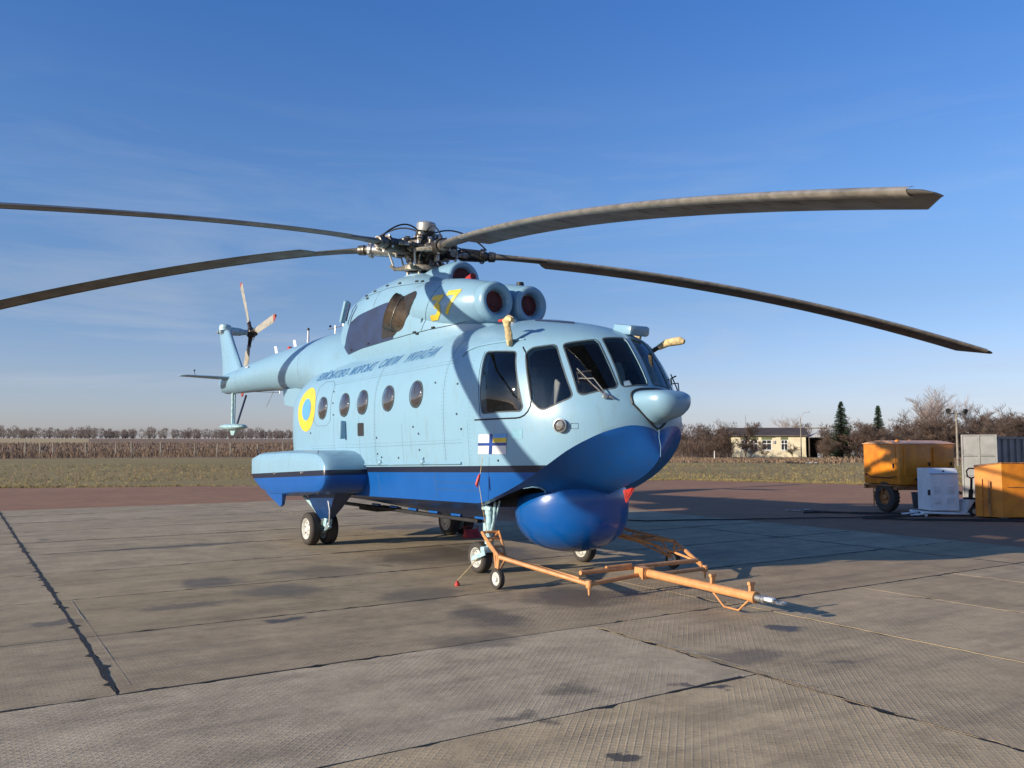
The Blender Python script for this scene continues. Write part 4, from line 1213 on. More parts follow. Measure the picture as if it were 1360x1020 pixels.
# ---------------------------------------------------------------- main rotor
TILT = radians(6.269)
HUB = Vector((0, 0, 5.011))
HUBC = Vector((0, 0, 5.07))
TM = Matrix.Rotation(TILT, 3, 'Y')
def rot_pt(x, y, z): return HUB + TM @ Vector((x, y, z))
mb = MB()
axn = TM @ Vector((0, 0, 1))
mb.lathe([(0.17, -0.75), (0.17, -0.40), (0.24, -0.36), (0.24, -0.30), (0.15, -0.28), (0.15, -0.20), (0.27, -0.18), (0.30, -0.12), (0.30, 0.10), (0.24, 0.16), (0.18, 0.18), (0.18, 0.26), (0.14, 0.27), (0.14, 0.32)], HUBC, axn, 28, M_oily)
hub = mb.build('main_rotor', None, heli, smooth=40)
M_capm = simple('pale_hub_cap', (0.36, 0.36, 0.34), 0.35, metal=0.45, vary=0.04)
mb = MB(); mb.lathe([(0.155, 0.28), (0.165, 0.29), (0.168, 0.31), (0.168, 0.42), (0.150, 0.445), (0.10, 0.46), (0, 0.465)], HUBC, axn, 28, M_capm); mb.lathe([(0.11, 0.24), (0.11, 0.30)], HUBC, axn, 14, M_redpaint); mb.build('hub_cap', None, hub, smooth=35)
# swashplate and its arms
mb = MB()
mb.lathe([(0.33, -0.36), (0.36, -0.34), (0.36, -0.27), (0.33, -0.25), (0.27, -0.26), (0.27, -0.35), (0.33, -0.36)], HUB, axn, 32, M_grime)
for k in range(5):
    b = radians(72 * k + 20); c_, s_ = cos(b), sin(b)
    mb.tube([rot_pt(0.32 * c_, 0.32 * s_, -0.31), rot_pt(0.50 * c_, 0.50 * s_, -0.33), rot_pt(0.58 * c_, 0.58 * s_, -0.27)], [0.045, 0.035, 0.03], 8, M_grime)
for k in range(3):
    b = radians(120 * k + 80); c_, s_ = cos(b), sin(b)
    mb.tube([rot_pt(0.24 * c_, 0.24 * s_, -0.30), rot_pt(0.32 * c_, 0.32 * s_, -0.20), rot_pt(0.24 * c_, 0.24 * s_, -0.10)], 0.032, 8, M_steel)
    mb.tube([rot_pt(0.36 * c_, 0.36 * s_, -0.34), rot_pt(0.34 * c_, 0.34 * s_, -0.62)], 0.03, 8, M_grime)
mb.build('swashplate', None, hub, smooth=40)
# per blade azimuth from the nose, droop at the tip, shape exponent
BLADES = [(-12.8, 0.74, 2.0), (61.6, 1.07, 2.0), (142.0, 1.10, 2.0), (221.5, 1.82, 1.36), (292.0, 1.12, 1.5)]
PITCH = [5.0, 9.0, 0.0, -5.0, 2.0]
RB = 10.645
rnd = random.Random(5)
for bi, (az, droop, ex) in enumerate(BLADES):
    b = radians(az); d = Vector((cos(b), sin(b), 0)); le = Vector((sin(b), -cos(b), 0))   # turns clockwise seen from above
    def bp(r, a=0.0, h=0.0):
        z = -droop * (max(r - 1.0, 0) / (RB - 1.0)) ** ex
        q = d * r + le * a
        return rot_pt(q.x, q.y, z + h)
    mb = MB()
    # hinge block, drag damper, feathering sleeve, lever
    mb.tube([bp(0.20), bp(0.34), bp(0.36), bp(0.42)], [0.13, 0.12, 0.09, 0.09], 12, M_oily)
    mb.box(bp(0.46), (0.20, 0.20, 0.20), TM @ Matrix.Rotation(b, 3, 'Z'), M_oily, bev=0.03)
    mb.tube([bp(0.50, -0.15, 0), bp(0.50, 0.15, 0)], 0.07, 12, M_grime)
    mb.tube([bp(0.55), bp(0.62), bp(0.63), bp(0.95), bp(0.96), bp(1.03)], [0.07, 0.105, 0.115, 0.105, 0.125, 0.125], 16, M_alu if bi == 3 else M_oily)
    mb.tube([bp(1.03), bp(1.10), bp(1.11), bp(1.22)], [0.10, 0.07, 0.095, 0.085], 12, M_steel)
    mb.tube([bp(0.34, -0.24, 0.02), bp(0.66, -0.20, 0.03)], 0.055, 12, M_steel)
    mb.tube([bp(0.66, -0.20, 0.03), bp(0.84, -0.12, 0.02)], 0.025, 8, M_alu)
    mb.box(bp(0.80, -0.13, 0.02), (0.07, 0.12, 0.05), TM @ Matrix.Rotation(b, 3, 'Z'), M_grime, bev=0.01)
    mb.tube([bp(0.72, 0.08, -0.02), bp(0.62, 0.30, -0.05), bp(0.56, 0.34, -0.06)], [0.05, 0.035, 0.03], 8, M_grime)
    for q in range(4): mb.lathe([(0.022, -0.02), (0.022, 0.02)], bp(0.99, 0.13 * cos(q * 1.57 + .4), 0.13 * sin(q * 1.57 + .4)), bp(1.1) - bp(0.9), 6, M_alu)
    mb.lathe([(0.05, 0), (0.05, 0.07), (0.02, 0.09), (0, 0.09)], bp(0.50, 0.05, 0.08), axn, 10, M_steel)
    mb.lathe([(0.04, 0), (0.04, 0.05), (0, 0.06)], bp(0.30, -0.10, 0.10), axn, 10, M_alu)
    grip = mb.build('blade_grip', None, hub, smooth=40)
    mb = MB()
    sw = b + radians(38) * -1
    mb.tube([bp(0.56, 0.34, -0.06), rot_pt(0.55 * cos(b - radians(32)), 0.55 * sin(b - radians(32)), -0.29)], [0.016, 0.020], 8, M_rim)
    mb.build('pitch_link', None, hub, smooth=50)
    mb = MB()
    hz_ = rnd.uniform(.27, .33)
    mb.tube([bp(0.16 + 0.9 * t_ / 14, 0.04, 0.10 + (hz_ - 0.06 * t_ / 14) * sin(pi * (0.25 + 0.75 * t_ / 14)) ** 0.8 if t_ < 14 else 0.10) for t_ in range(15)], 0.014, 7, M_black)
    mb.tube([bp(0.22, -0.10, 0.2), bp(0.40, -0.20, 0.18), bp(0.62, -0.12, 0.12)], 0.012, 6, M_black)
    mb.build('hydraulic_hose', None, hub, smooth=60)
    # blade: spar shank to 2.1 m, then full chord with a cut-off inboard trailing edge
    mb = MB()
    def section(r, x0, ch, th, n=18, tw=None):
        tw = radians(PITCH[bi] + 2.0 * (1 - r / RB)) if tw is None else tw
        out = []
        for x, y in foil(x0, ch, th, n):
            a = x * cos(tw) - y * sin(tw); h = y * cos(tw) + x * sin(tw)
            out.append(bp(r, a, h))
        return out
    shank = [section(r, x0, ch, th) for r, x0, ch, th in ((1.16, 0.075, 0.15, 0.14), (1.28, 0.09, 0.18, 0.11), (1.55, 0.12, 0.235, 0.085), (2.02, 0.13, 0.25, 0.075), (2.14, 0.13, 0.26, 0.07))]
    mb.loft(shank, m=M_blade)
    main = [section(r, 0.13, ch, th) for r, ch, th in [(2.02, 0.27, 0.062), (2.09, 0.42, 0.062), (2.17, 0.52, 0.062)] + [(2.17 + (RB - 0.44 - 2.17) * k / 22, 0.52, 0.060) for k in range(1, 23)] + [(RB - 0.30, 0.40, 0.055), (RB - 0.16, 0.28, 0.045), (RB - 0.06, 0.18, 0.035), (RB, 0.09, 0.012)]]
    # shift tip sections so that the trailing edge stays straight
    for kk, (r, ch, x_) in enumerate([(RB - 0.30, 0.40, 0.13), (RB - 0.16, 0.28, 0.13), (RB - 0.06, 0.18, 0.115), (RB, 0.09, 0.07)]):
        main[len(main) - 4 + kk] = section(r, x_, ch, (0.055, 0.045, 0.035, 0.012)[kk])
    mb.loft(main, m=M_blade)
    bl = mb.build('rotor_blade', None, hub, smooth=40)
    mb = MB()
    # leading edge strip: the front of the section, 2 mm proud
    rr = [1.6 + (RB - 0.14 - 1.6) * k / 24 for k in range(25)]
    rows = []
    for r in rr:
        tw = radians(PITCH[bi] + 2.0 * (1 - r / RB)); row = []
        for x, y in ((0.062, -0.031), (0.10, -0.026), (0.122, -0.015), (0.1335, 0.0), (0.122, 0.018), (0.10, 0.031), (0.062, 0.036)):
            a = x * cos(tw) - y * sin(tw); h = y * cos(tw) + x * sin(tw)
            row.append(bp(r, a, h))
        rows.append(row)
    mb.loft(rows, closed=False, cap0=False, cap1=False, m=M_edge)
    strip = mb.build('erosion_strip', None, hub, smooth=60)
    if bi in (0, 1, 3):
        mb = MB()
        for r in [2.9 + 0.36 * k for k in range(21)]:
            tw = radians(PITCH[bi] + 2.0 * (1 - r / RB))
            P = []
            for x in (0.02, -0.35):
                y = -0.033 if x > 0 else -0.006
                P.append(bp(r, x * cos(tw) - y * sin(tw), y * cos(tw) + x * sin(tw) - 0.002))
            mb.tube(P, 0.0018, 4, M_blade)
        o_ = mb.build('pocket_joints', None, hub); o_['kind'] = 'stuff'
# clutter of pipes and bolts round the mast
mb = MB()
for k in range(46):
    b = rnd.uniform(0, 2 * pi); r = rnd.uniform(0.15, 0.50); z = rnd.uniform(-0.22, 0.30)
    mb.box(rot_pt(r * cos(b), r * sin(b), z), (rnd.uniform(.04, .13), rnd.uniform(.04, .11), rnd.uniform(.04, .14)), Matrix.Rotation(b, 3, 'Z'), rnd.choice([M_oily, M_grime, M_steel, M_alu, M_black]), bev=0.008)
for k in range(7):
    b = rnd.uniform(0, 2 * pi)
    mb.tube([rot_pt(0.2 * cos(b), 0.2 * sin(b), -0.3), rot_pt(0.36 * cos(b + .3), 0.36 * sin(b + .3), rnd.uniform(-.3, 0)), rot_pt(0.22 * cos(b + .7), 0.22 * sin(b + .7), 0.12)], 0.012, 6, rnd.choice([M_black, M_alu]))
mb.build('hub_fittings', None, hub, smooth=40)['kind'] = 'stuff'
mb = MB(); mb.lathe([(0.40, 4.40), (0.36, 4.56), (0.26, 4.60), (0.17, 4.60)], (0, 0, 0.0), (0, 0, 1), 28, M_light); mb.build('mast_collar', M_light, heli, smooth=50)
# ---------------------------------------------------------------- ground
UX, UY = (0.8387, 0.5446), (-0.5446, 0.8387)      # slab axes: u along the 6 m side, v across
def uv(u, v): return (u * UX[0] + v * UY[0], u * UX[1] + v * UY[1])

STAINS = [(-3.74, 10.74, 0.36, 0.46, 0, .5), (-2.67, 10.08, 0.52, 0.5, 0, .5), (-1.02, 9.83, 0.45, 0.6, 0, .45), (-0.22, 8.57, 0.34, 0.6, 20, .55), (0.67, 9.69, 0.5, 0.7, 0, .6), (-1.36, 13.07, 0.8, 0.8, 30, .5), (-2.51, 11.55, 0.7, 0.6, 0, .4), (2.61, 8.08, 0.2, 0.14, 0, .9),
 (-0.23, 13.07, 0.8, 1.0, 30, .55), (-0.6, 13.7, 1.1, 1.2, 30, .6), (-2.19, 8.42, 0.16, 0.12, 30, .8), (1.35, 6.14, 0.13, 0.07, 30, .8), (0.62, 4.79, 0.10, 0.10, 0, .8), (-2.17, 17.77, 0.9, 0.5, 30, .5), (1.83, 7.06, 0.42, 0.25, 30, .4), (0.09, 5.45, 0.18, 0.09, 0, .5),
 (-0.26, 7.59, 0.42, 0.25, 0, .4), (-5.49, 14.5, 1.3, 0.25, 33, .45), (2.94, 13.51, 0.9, 0.4, 33, .35), (2.59, 6.82, 0.26, 0.09, 0, .4), (1.19, 9.83, 0.4, 0.4, 0, .45), (-3.4, 9.2, .5, .18, 33, .4), (-4.4, 8.3, .3, .12, 20, .5)]

def concrete_mat():
    m, N, L, bs = new_mat('ribbed_concrete')
    geo = N.new('ShaderNodeNewGeometry')
    oi = N.new('ShaderNodeObjectInfo')
    rot = N.new('ShaderNodeMapping'); rot.inputs['Rotation'].default_value = (0, 0, -radians(33.0))
    L.new(geo.outputs['Position'], rot.inputs['Vector'])
    def noise_(sc, det, rough=0.6, src=None, dist=0.0):
        n_ = N.new('ShaderNodeTexNoise'); n_.inputs['Scale'].default_value = sc; n_.inputs['Detail'].default_value = det; n_.inputs['Roughness'].default_value = rough; n_.inputs['Distortion'].default_value = dist
        L.new(src or geo.outputs['Position'], n_.inputs['Vector']); return n_
    def math(op, a, b=None, c=None, clamp=False):
        q = N.new('ShaderNodeMath'); q.operation = op; q.use_clamp = clamp
        for i, x in enumerate((a, b, c)):
            if x is None: continue
            if isinstance(x, (int, float)): q.inputs[i].default_value = x
            else: L.new(x, q.inputs[i])
        return q.outputs[0]
    def mixc(f, a, b):
        q = N.new('ShaderNodeMixRGB')
        for i, x in enumerate((f, a, b)):
            if isinstance(x, (int, float)): q.inputs[i].default_value = x
            elif isinstance(x, tuple): q.inputs[i].default_value = col4(x)
            else: L.new(x, q.inputs[i])
        return q.outputs[0]
    def rng(x, a, b, lo=0.0, hi=1.0):
        q = N.new('ShaderNodeMapRange'); q.inputs['From Min'].default_value = a; q.inputs['From Max'].default_value = b; q.inputs['To Min'].default_value = lo; q.inputs['To Max'].default_value = hi
        L.new(x, q.inputs['Value']); return q.outputs[0]
    big = noise_(0.35, 5, 0.62); mid = noise_(1.7, 6, 0.7); fine = noise_(28, 4, 0.7); speck = noise_(160, 2, 0.6)
    stretch = N.new('ShaderNodeMapping'); stretch.inputs['Scale'].default_value = (0.25, 2.4, 1); L.new(rot.outputs[0], stretch.inputs['Vector'])
    streak = noise_(1.2, 6, 0.7, stretch.outputs[0])
    c = mixc(rng(mid.outputs['Fac'], 0.33, 0.66), (0.262, 0.205, 0.128), (0.435, 0.350, 0.228))
    c = mixc(rng(big.outputs['Fac'], 0.45, 0.70, 0, 0.45), c, (0.47, 0.375, 0.245))
    c = mixc(rng(streak.outputs['Fac'], 0.48, 0.72, 0, 0.6), c, (0.13, 0.105, 0.075))
    m6 = noise_(7.5, 6, 0.75); c = mixc(rng(m6.outputs['Fac'], 0.52, 0.70, 0, 0.38), c, (0.13, 0.10, 0.07)); c = mixc(rng(m6.outputs['Fac'], 0.46, 0.32, 0, 0.35), c, (0.50, 0.41, 0.28))
    # every slab its own tone
    tone = rng(oi.outputs['Random'], 0, 1, 0.94, 1.07)
    mt = N.new('ShaderNodeMixRGB'); mt.blend_type = 'MULTIPLY'; mt.inputs[0].default_value = 1.0
    cb = N.new('ShaderNodeCombineXYZ'); L.new(tone, cb.inputs[0]); L.new(tone, cb.inputs[1]); L.new(rng(oi.outputs['Random'], 0, 1, 0.91, 1.10), cb.inputs[2])
    L.new(c, mt.inputs[1]); L.new(cb.outputs[0], mt.inputs[2]); c = mt.outputs[0]
    mt2 = N.new('ShaderNodeMixRGB'); mt2.blend_type = 'MULTIPLY'; mt2.inputs[0].default_value = 1.0; L.new(c, mt2.inputs[1]); L.new(oi.outputs['Color'], mt2.inputs[2])
    mt3 = N.new('ShaderNodeMixRGB'); mt3.blend_type = 'MULTIPLY'; mt3.inputs[0].default_value = 1.0; L.new(mt2.outputs[0], mt3.inputs[1]); mt3.inputs[2].default_value = (1.16, 1.16, 1.16, 1); c = mt3.outputs[0]
    # aggregate speckle
    c = mixc(rng(speck.outputs['Fac'], 0.55, 0.75, 0, 0.45), c, (0.10, 0.09, 0.075))
    # diamond ribs cast in the surface
    sep = N.new('ShaderNodeSeparateXYZ'); L.new(rot.outputs[0], sep.inputs[0])
    k = 2 * pi / 0.046
    a1 = math('SINE', math('MULTIPLY', math('ADD', sep.outputs[0], sep.outputs[1]), k * 0.7071))
    a2 = math('SINE', math('MULTIPLY', math('SUBTRACT', sep.outputs[0], sep.outputs[1]), k * 0.7071))
    rib = math('MAXIMUM', a1, a2)
    wear = math('MULTIPLY', rng(noise_(0.55, 4, 0.6).outputs['Fac'], 0.36, 0.60), rng(noise_(6.0, 5, 0.7).outputs['Fac'], 0.35, 0.55, 0.35, 1.0))
    ribm = math('MULTIPLY', rng(rib, 0.55, 1.0), wear)
    c = mixc(math('MULTIPLY', ribm, 0.15), c, (0.46, 0.38, 0.27))
    # oil and rubber stains, each with its own place and ragged edge
    wob = noise_(2.3, 5, 0.6)
    addv = N.new('ShaderNodeVectorMath'); addv.operation = 'MULTIPLY_ADD'
    L.new(wob.outputs['Color'], addv.inputs[0]); addv.inputs[1].default_value = (0.8, 0.8, 0); L.new(geo.outputs['Position'], addv.inputs[2])
    total = None
    for (sx_, sy_, rx, ry, ang, st) in STAINS:
        mp = N.new('ShaderNodeMapping'); mp.vector_type = 'TEXTURE'
        mp.inputs['Location'].default_value = (sx_ + 0.4, sy_ + 0.4, 0); mp.inputs['Rotation'].default_value = (0, 0, radians(ang)); mp.inputs['Scale'].default_value = (rx, ry, 1000)
        L.new(addv.outputs[0], mp.inputs['Vector'])
        ln = N.new('ShaderNodeVectorMath'); ln.operation = 'LENGTH'; L.new(mp.outputs[0], ln.inputs[0])
        f = rng(ln.outputs['Value'], 1.15, 0.62, 0, min(0.9, st * 1.15))
        total = f if total is None else math('MAXIMUM', total, f)
    c = mixc(total, c, (0.055, 0.044, 0.034))
    # small random blots
    vo = N.new('ShaderNodeTexVoronoi'); vo.inputs['Scale'].default_value = 0.9
    L.new(addv.outputs[0], vo.inputs['Vector'])
    vsel = N.new('ShaderNodeSeparateXYZ'); L.new(vo.outputs['Color'], vsel.inputs[0])
    bl = math('MULTIPLY', rng(vo.outputs['Distance'], 0.16, 0.05), rng(vsel.outputs[0], 0.70, 0.72, 0, 0.6))
    c = mixc(bl, c, (0.05, 0.043, 0.036))
    L.new(c, bs.inputs['Base Color'])
    L.new(rng(total, 0, 0.8, 0.88, 0.55), bs.inputs['Roughness'])
    h = math('ADD', math('MULTIPLY', ribm, 0.5), math('ADD', math('MULTIPLY', fine.outputs['Fac'], 0.6), math('MULTIPLY', speck.outputs['Fac'], 0.35)))
    b = N.new('ShaderNodeBump'); b.inputs['Strength'].default_value = 0.45; b.inputs['Distance'].default_value = 0.009
    L.new(h, b.inputs['Height']); L.new(b.outputs['Normal'], bs.inputs['Normal'])
    return m

M_conc = concrete_mat()
M_tar = simple('joint_tar', (0.012, 0.011, 0.010), 0.75, vary=0.3, bump=0.5)
M_mortar = simple('pale_mortar', (0.36, 0.31, 0.22), 0.9, vary=0.2, scale=12, bump=0.5)

def ground_mat(name, cols, scales, rough=0.95, bump=0.6, bs_=18.0, bd=0.03, speck=None):
    """two noises blend three colours, in world space"""
    m, N, L, bs = new_mat(name)
    geo = N.new('ShaderNodeNewGeometry')
    def noise_(sc, det):
        n_ = N.new('ShaderNodeTexNoise'); n_.inputs['Scale'].default_value = sc; n_.inputs['Detail'].default_value = det; n_.inputs['Roughness'].default_value = 0.68
        L.new(geo.outputs['Position'], n_.inputs['Vector']); return n_
    def rng(x, a, b):
        q = N.new('ShaderNodeMapRange'); q.inputs['From Min'].default_value = a; q.inputs['From Max'].default_value = b; L.new(x, q.inputs['Value']); return q.outputs[0]
    a, b = noise_(scales[0], 6), noise_(scales[1], 6)
    m1 = N.new('ShaderNodeMixRGB'); m1.inputs[1].default_value = col4(cols[0]); m1.inputs[2].default_value = col4(cols[1]); L.new(rng(a.outputs['Fac'], 0.38, 0.62), m1.inputs[0])
    m2 = N.new('ShaderNodeMixRGB'); L.new(m1.outputs[0], m2.inputs[1]); m2.inputs[2].default_value = col4(cols[2]); L.new(rng(b.outputs['Fac'], 0.45, 0.72), m2.inputs[0])
    out = m2.outputs[0]
    if speck:
        sp = noise_(speck[0], 2)
        m3 = N.new('ShaderNodeMixRGB'); L.new(out, m3.inputs[1]); m3.inputs[2].default_value = col4(speck[1]); L.new(rng(sp.outputs['Fac'], 0.55, 0.75), m3.inputs[0]); out = m3.outputs[0]
    L.new(out, bs.inputs['Base Color']); bs.inputs['Roughness'].default_value = rough
    nb = noise_(bs_, 4)
    bp_ = N.new('ShaderNodeBump'); bp_.inputs['Strength'].default_value = bump; bp_.inputs['Distance'].default_value = bd
    L.new(nb.outputs['Fac'], bp_.inputs['Height']); L.new(bp_.outputs['Normal'], bs.inputs['Normal'])
    return m
M_asph = ground_mat('red_asphalt', [(0.255, 0.118, 0.055), (0.315, 0.155, 0.075), (0.20, 0.10, 0.052)], (0.25, 1.6), bump=0.5, bs_=60, bd=0.01, speck=(90, (0.26, 0.17, 0.14)))
M_field = ground_mat('rough_autumn_grass', [(0.235, 0.175, 0.052), (0.30, 0.215, 0.078), (0.19, 0.15, 0.045)], (0.07, 0.9), bump=0.9, bs_=9, bd=0.08, speck=(22, (0.24, 0.20, 0.10)))
M_scrubland = ground_mat('brown_scrub_land', [(0.24, 0.15, 0.08), (0.29, 0.19, 0.11), (0.18, 0.115, 0.07)], (0.03, 0.25), bump=0.9, bs_=4, bd=0.2)
M_stubble = ground_mat('pale_stubble_field', [(0.42, 0.30, 0.13), (0.46, 0.34, 0.17), (0.36, 0.26, 0.11)], (0.02, 0.1), bump=0.5, bs_=3, bd=0.1)

def hill(x, y):
    d = sqrt(x * x + y * y)
    return interp([0, 125, 200, 300, 430, 600, 3000], [0, 0, 0.5, 1.9, 4.0, 5.0, 8.0], d)
mb = MB()
RR = [0.01, 20, 40, 60, 80, 100, 115, 128, 140, 160, 185, 215, 255, 300, 350, 400, 430, 470, 520, 600, 800, 1200, 2000, 3800]
NA = 96
vs = []
for r in RR:
    for k in range(NA):
        t = 2 * pi * k / NA; x, y = r * sin(t), r * cos(t)
        vs.append((x, y, hill(x, y) - 0.022 + (noise.noise(Vector((x * .02, y * .02, 3))) * 0.06 if 45 < r < 120 else 0)))
fs0 = []; ms = []
for i in range(len(RR) - 1):
    for k in range(NA):
        fs0.append((i * NA + k, i * NA + (k + 1) % NA, (i + 1) * NA + (k + 1) % NA, (i + 1) * NA + k))
        rm = (RR[i] + RR[i + 1]) / 2; ang = 360 * (k + .5) / NA
        ms.append(M_field if rm < 112 else (M_stubble if (rm > 300 and 320 < ang < 335) else M_scrubland))
for f, m_ in zip(fs0, ms): mb.f.append(f); mb.m.append(mb.mat(m_))
mb.v = vs
field = mb.build('field', None, None, smooth=80); tag(field, kind='structure')

# red asphalt taxiway round the apron: irregular edge against the grass
edge = [(-70, 31.2), (-45, 32.3), (-30, 32.9), (-20, 33.5), (-10.8, 35.3), (-3, 37.8), (3, 39.8), (8, 41.0), (10.9, 39.2), (14.4, 36.6), (20, 35.0), (30, 33.5), (60, 32), (90, 31)]
rnd = random.Random(11)
top = []
for i in range(len(edge) - 1):
    (x0, y0), (x1, y1) = edge[i], edge[i + 1]
    k = max(1, int((x1 - x0) / 0.35))
    for j in range(k):
        t = j / k; x = x0 + (x1 - x0) * t; y = y0 + (y1 - y0) * t + noise.noise(Vector((x * 0.8, 0, 5))) * 0.28 + noise.noise(Vector((x * 4, 0, 5))) * 0.10
        top.append((x, y))
top.append(edge[-1])
mb = MB()
vs = []; fs = []
for x, y in top:
    for q in (1.0, 0.97, 0.8, 0.5, 0.0): vs.append((x, -30 + (y + 30) * q, -0.008))
for i in range(len(top) - 1):
    for q in range(4): fs.append((i * 5 + q, i * 5 + q + 1, (i + 1) * 5 + q + 1, (i + 1) * 5 + q))
mb.add(vs, fs); asph = mb.build('taxiway', M_asph); tag(asph, kind='structure')

apron = empty('concrete_apron', (0, 0, 0), kind='structure')
bedmb = MB()
bedmb.add([(*uv(u, v), -0.0020) for u, v in ((-52, -20), (14.9, -20), (14.9, 25.55), (-52, 25.55))], [(0, 1, 2, 3)])
bedmb.build('joint_filling', M_tar, apron)
rnd = random.Random(21)
def slab(u0, u1, v0, v1):
    g = 0.006
    u0 += g; u1 -= g; v0 += g; v1 -= g
    loop = []
    cor = [(u0, v0), (u1, v0), (u1, v1), (u0, v1)]
    for i in range(4):
        (a, b), (c_, d_) = cor[i], cor[(i + 1) % 4]
        n_ = max(2, int(max(abs(c_ - a), abs(d_ - b)) / 0.10))
        for j in range(n_):
            t = j / n_
            cu, cv = a + (c_ - a) * t, b + (d_ - b) * t
            inx, iny = (0, 1), (-1, 0)
            nx, ny = [(0, 1), (-1, 0), (0, -1), (1, 0)][i]
            q = abs(noise.noise(Vector((cu * 3.1, cv * 3.1, 1.7)))) * 0.005 + (rnd.random() ** 10) * 0.05
            if j == 0: q = 0.006
            loop.append((cu + nx * q, cv + ny * q))
    zt = rnd.uniform(0, 0.0015)
    cu, cv = (u0 + u1) / 2, (v0 + v1) / 2
    k = len(loop)
    vs = []
    cx, cy = uv(cu, cv)
    for (u, v), z in [(p, zt) for p in loop] + [((cu + (p[0] - cu) * 1.0 , cv + (p[1] - cv) * 1.0), -0.03) for p in loop]:
        x, y = uv(u, v)
        vs.append((x - cx, y - cy, z))
    fs = [tuple(range(k))] + [(i, k + i, k + (i + 1) % k, (i + 1) % k) for i in range(k)]
    m = MB(); m.add(vs, fs)
    o = m.build('slab', M_conc, apron, loc=(cx, cy, 0), fix=False)
    # each casting has its own shade of concrete
    if cv < 4.45 and cu < 5.05: c_ = (1.24, 1.19, 1.08)
    elif cv < 6.45 and cu < 5.05: c_ = (1.10, 1.10, 1.09)
    elif cu > 5.05 and cv < 6.45: c_ = (0.97, 0.93, 0.86) if cu < 7.1 else (1.04, 0.99, 0.90)
    elif cu < 1.0: c_ = (0.90, 0.87, 0.82)
    elif cv < 12.9 and cu < 7.0: c_ = (0.84, 0.80, 0.72)
    elif cv < 8.6: c_ = (0.96, 0.88, 0.78)
    else: c_ = (0.97, 0.95, 0.90)
    q_ = rnd.uniform(0.95, 1.05); o.color = (c_[0] * q_ * 0.86, c_[1] * q_ * 0.86, c_[2] * q_ * 0.86, 1)
    return o
VB = [6.45, 8.5, 10.6, 12.85, 15.15, 17.0, 19.1, 21.35, 23.45, 25.55]
UB = [-46.6, -40.7, -34.75, -28.8, -22.85, -16.9, -10.95, -4.95, 1.0, 6.98, 12.75, 14.9]
for j in range(len(VB) - 1):
    for i in range(len(UB) - 1):
        off = 0.0 if UB[i] >= 0.9 else (0.9 * ((j * 37) % 3 - 1))
        a = UB[i] + (0 if abs(UB[i] - 1.0) < .01 or UB[i] > 0 else off); b = UB[i + 1] + (0 if UB[i + 1] > 0 else off)
        slab(a, b, VB[j], VB[j + 1])
VF = [-10.3, -8.2, -6.1, -4.0, -1.85, 0.25, 2.35, 4.45, 6.45]
UF = [-19.0, -13.0, -7.0, -0.95, 5.05]
for j in range(len(VF) - 1):
    for i in range(len(UF) - 1): slab(UF[i], UF[i + 1], VF[j], VF[j + 1])
UT = [5.05, 7.05, 9.1, 11.1, 13.1, 14.9]
for i in range(len(UT) - 1):
    for a, b in ((-5.6, 0.4), (0.4, 6.45)): slab(UT[i], UT[i + 1], a, b)

def tar_line(pts, w0, w1, z=0.0042, mat=None, name='tar_seam', seed=0, lumps=0.5):
    r_ = random.Random(seed)
    L_ = []; Rr = []
    for i in range(len(pts) - 1):
        (x0, y0), (x1, y1) = pts[i], pts[i + 1]
        d = Vector((x1 - x0, y1 - y0)); n_ = max(2, int(d.length / 0.07)); d.normalize(); nn = Vector((-d.y, d.x))
        for j in range(n_):
            t = j / n_; p = Vector((x0 + (x1 - x0) * t, y0 + (y1 - y0) * t))
            s1 = noise.noise(Vector((p.x * 1.3, p.y * 1.3, seed))) ; s2 = noise.noise(Vector((p.x * 6, p.y * 6, seed + 4))); s3 = noise.noise(Vector((p.x * 6, p.y * 6, seed + 9)))
            base = w0 + (w1 - w0) * max(0, s1 + 0.25)
            a = base * (0.5 + 0.5 * s2) + (lumps * 0.05 if r_.random() < 0.06 * lumps else 0); b = base * (0.5 + 0.5 * s3) + (lumps * 0.05 if r_.random() < 0.06 * lumps else 0)
            L_.append(p + nn * max(0.002, a)); Rr.append(p - nn * max(0.002, b))
    k = len(L_); mb = MB()
    mb.add([(p.x, p.y, z) for p in L_] + [(p.x, p.y, z) for p in Rr], [(i, i + 1, k + i + 1, k + i) for i in range(k - 1)])
    return mb.build(name, mat or M_tar, apron)
tar_line([uv(1.0, 25.4), uv(1.0, 15), uv(1.0, 6.47)], 0.028, 0.06, seed=1, lumps=1.0)
tar_line([uv(0.5, 6.45), uv(-6, 6.45)], 0.012, 0.03, seed=2)
tar_line([uv(1.0, 6.45), uv(3.2, 6.45)], 0.012, 0.045, seed=3)
tar_line([uv(6.9, 6.45), uv(9.5, 6.43), uv(12.75, 6.45), uv(14.8, 6.6)], 0.016, 0.035, seed=4)
tar_line([uv(6.9, 8.5), uv(12.75, 8.5)], 0.03, 0.06, seed=5)
tar_line([uv(12.75, 6.45), uv(12.75, 12.5)], 0.02, 0.06, seed=6)
tar_line([uv(5, 10.6), uv(14.9, 10.6)], 0.012, 0.045, seed=7)
tar_line([uv(5, 12.85), uv(10, 12.85), uv(14.9, 12.9)], 0.03, 0.07, seed=8)
tar_line([uv(1.4, 8.5), uv(7, 8.5)], 0.006, 0.022, seed=9)
tar_line([uv(1.4, 10.6), uv(7, 10.6)], 0.006, 0.02, seed=10)
tar_line([uv(1.2, 15.15), uv(7, 15.15)], 0.008, 0.03, seed=12)
tar_line([uv(1.2, 17.0), uv(14.9, 17.0)], 0.01, 0.04, seed=13)
tar_line([uv(1.2, 21.35), uv(14.9, 21.35)], 0.012, 0.05, seed=14)
tar_line([uv(1.2, 19.1), uv(12, 19.1)], 0.010, 0.05, seed=15)
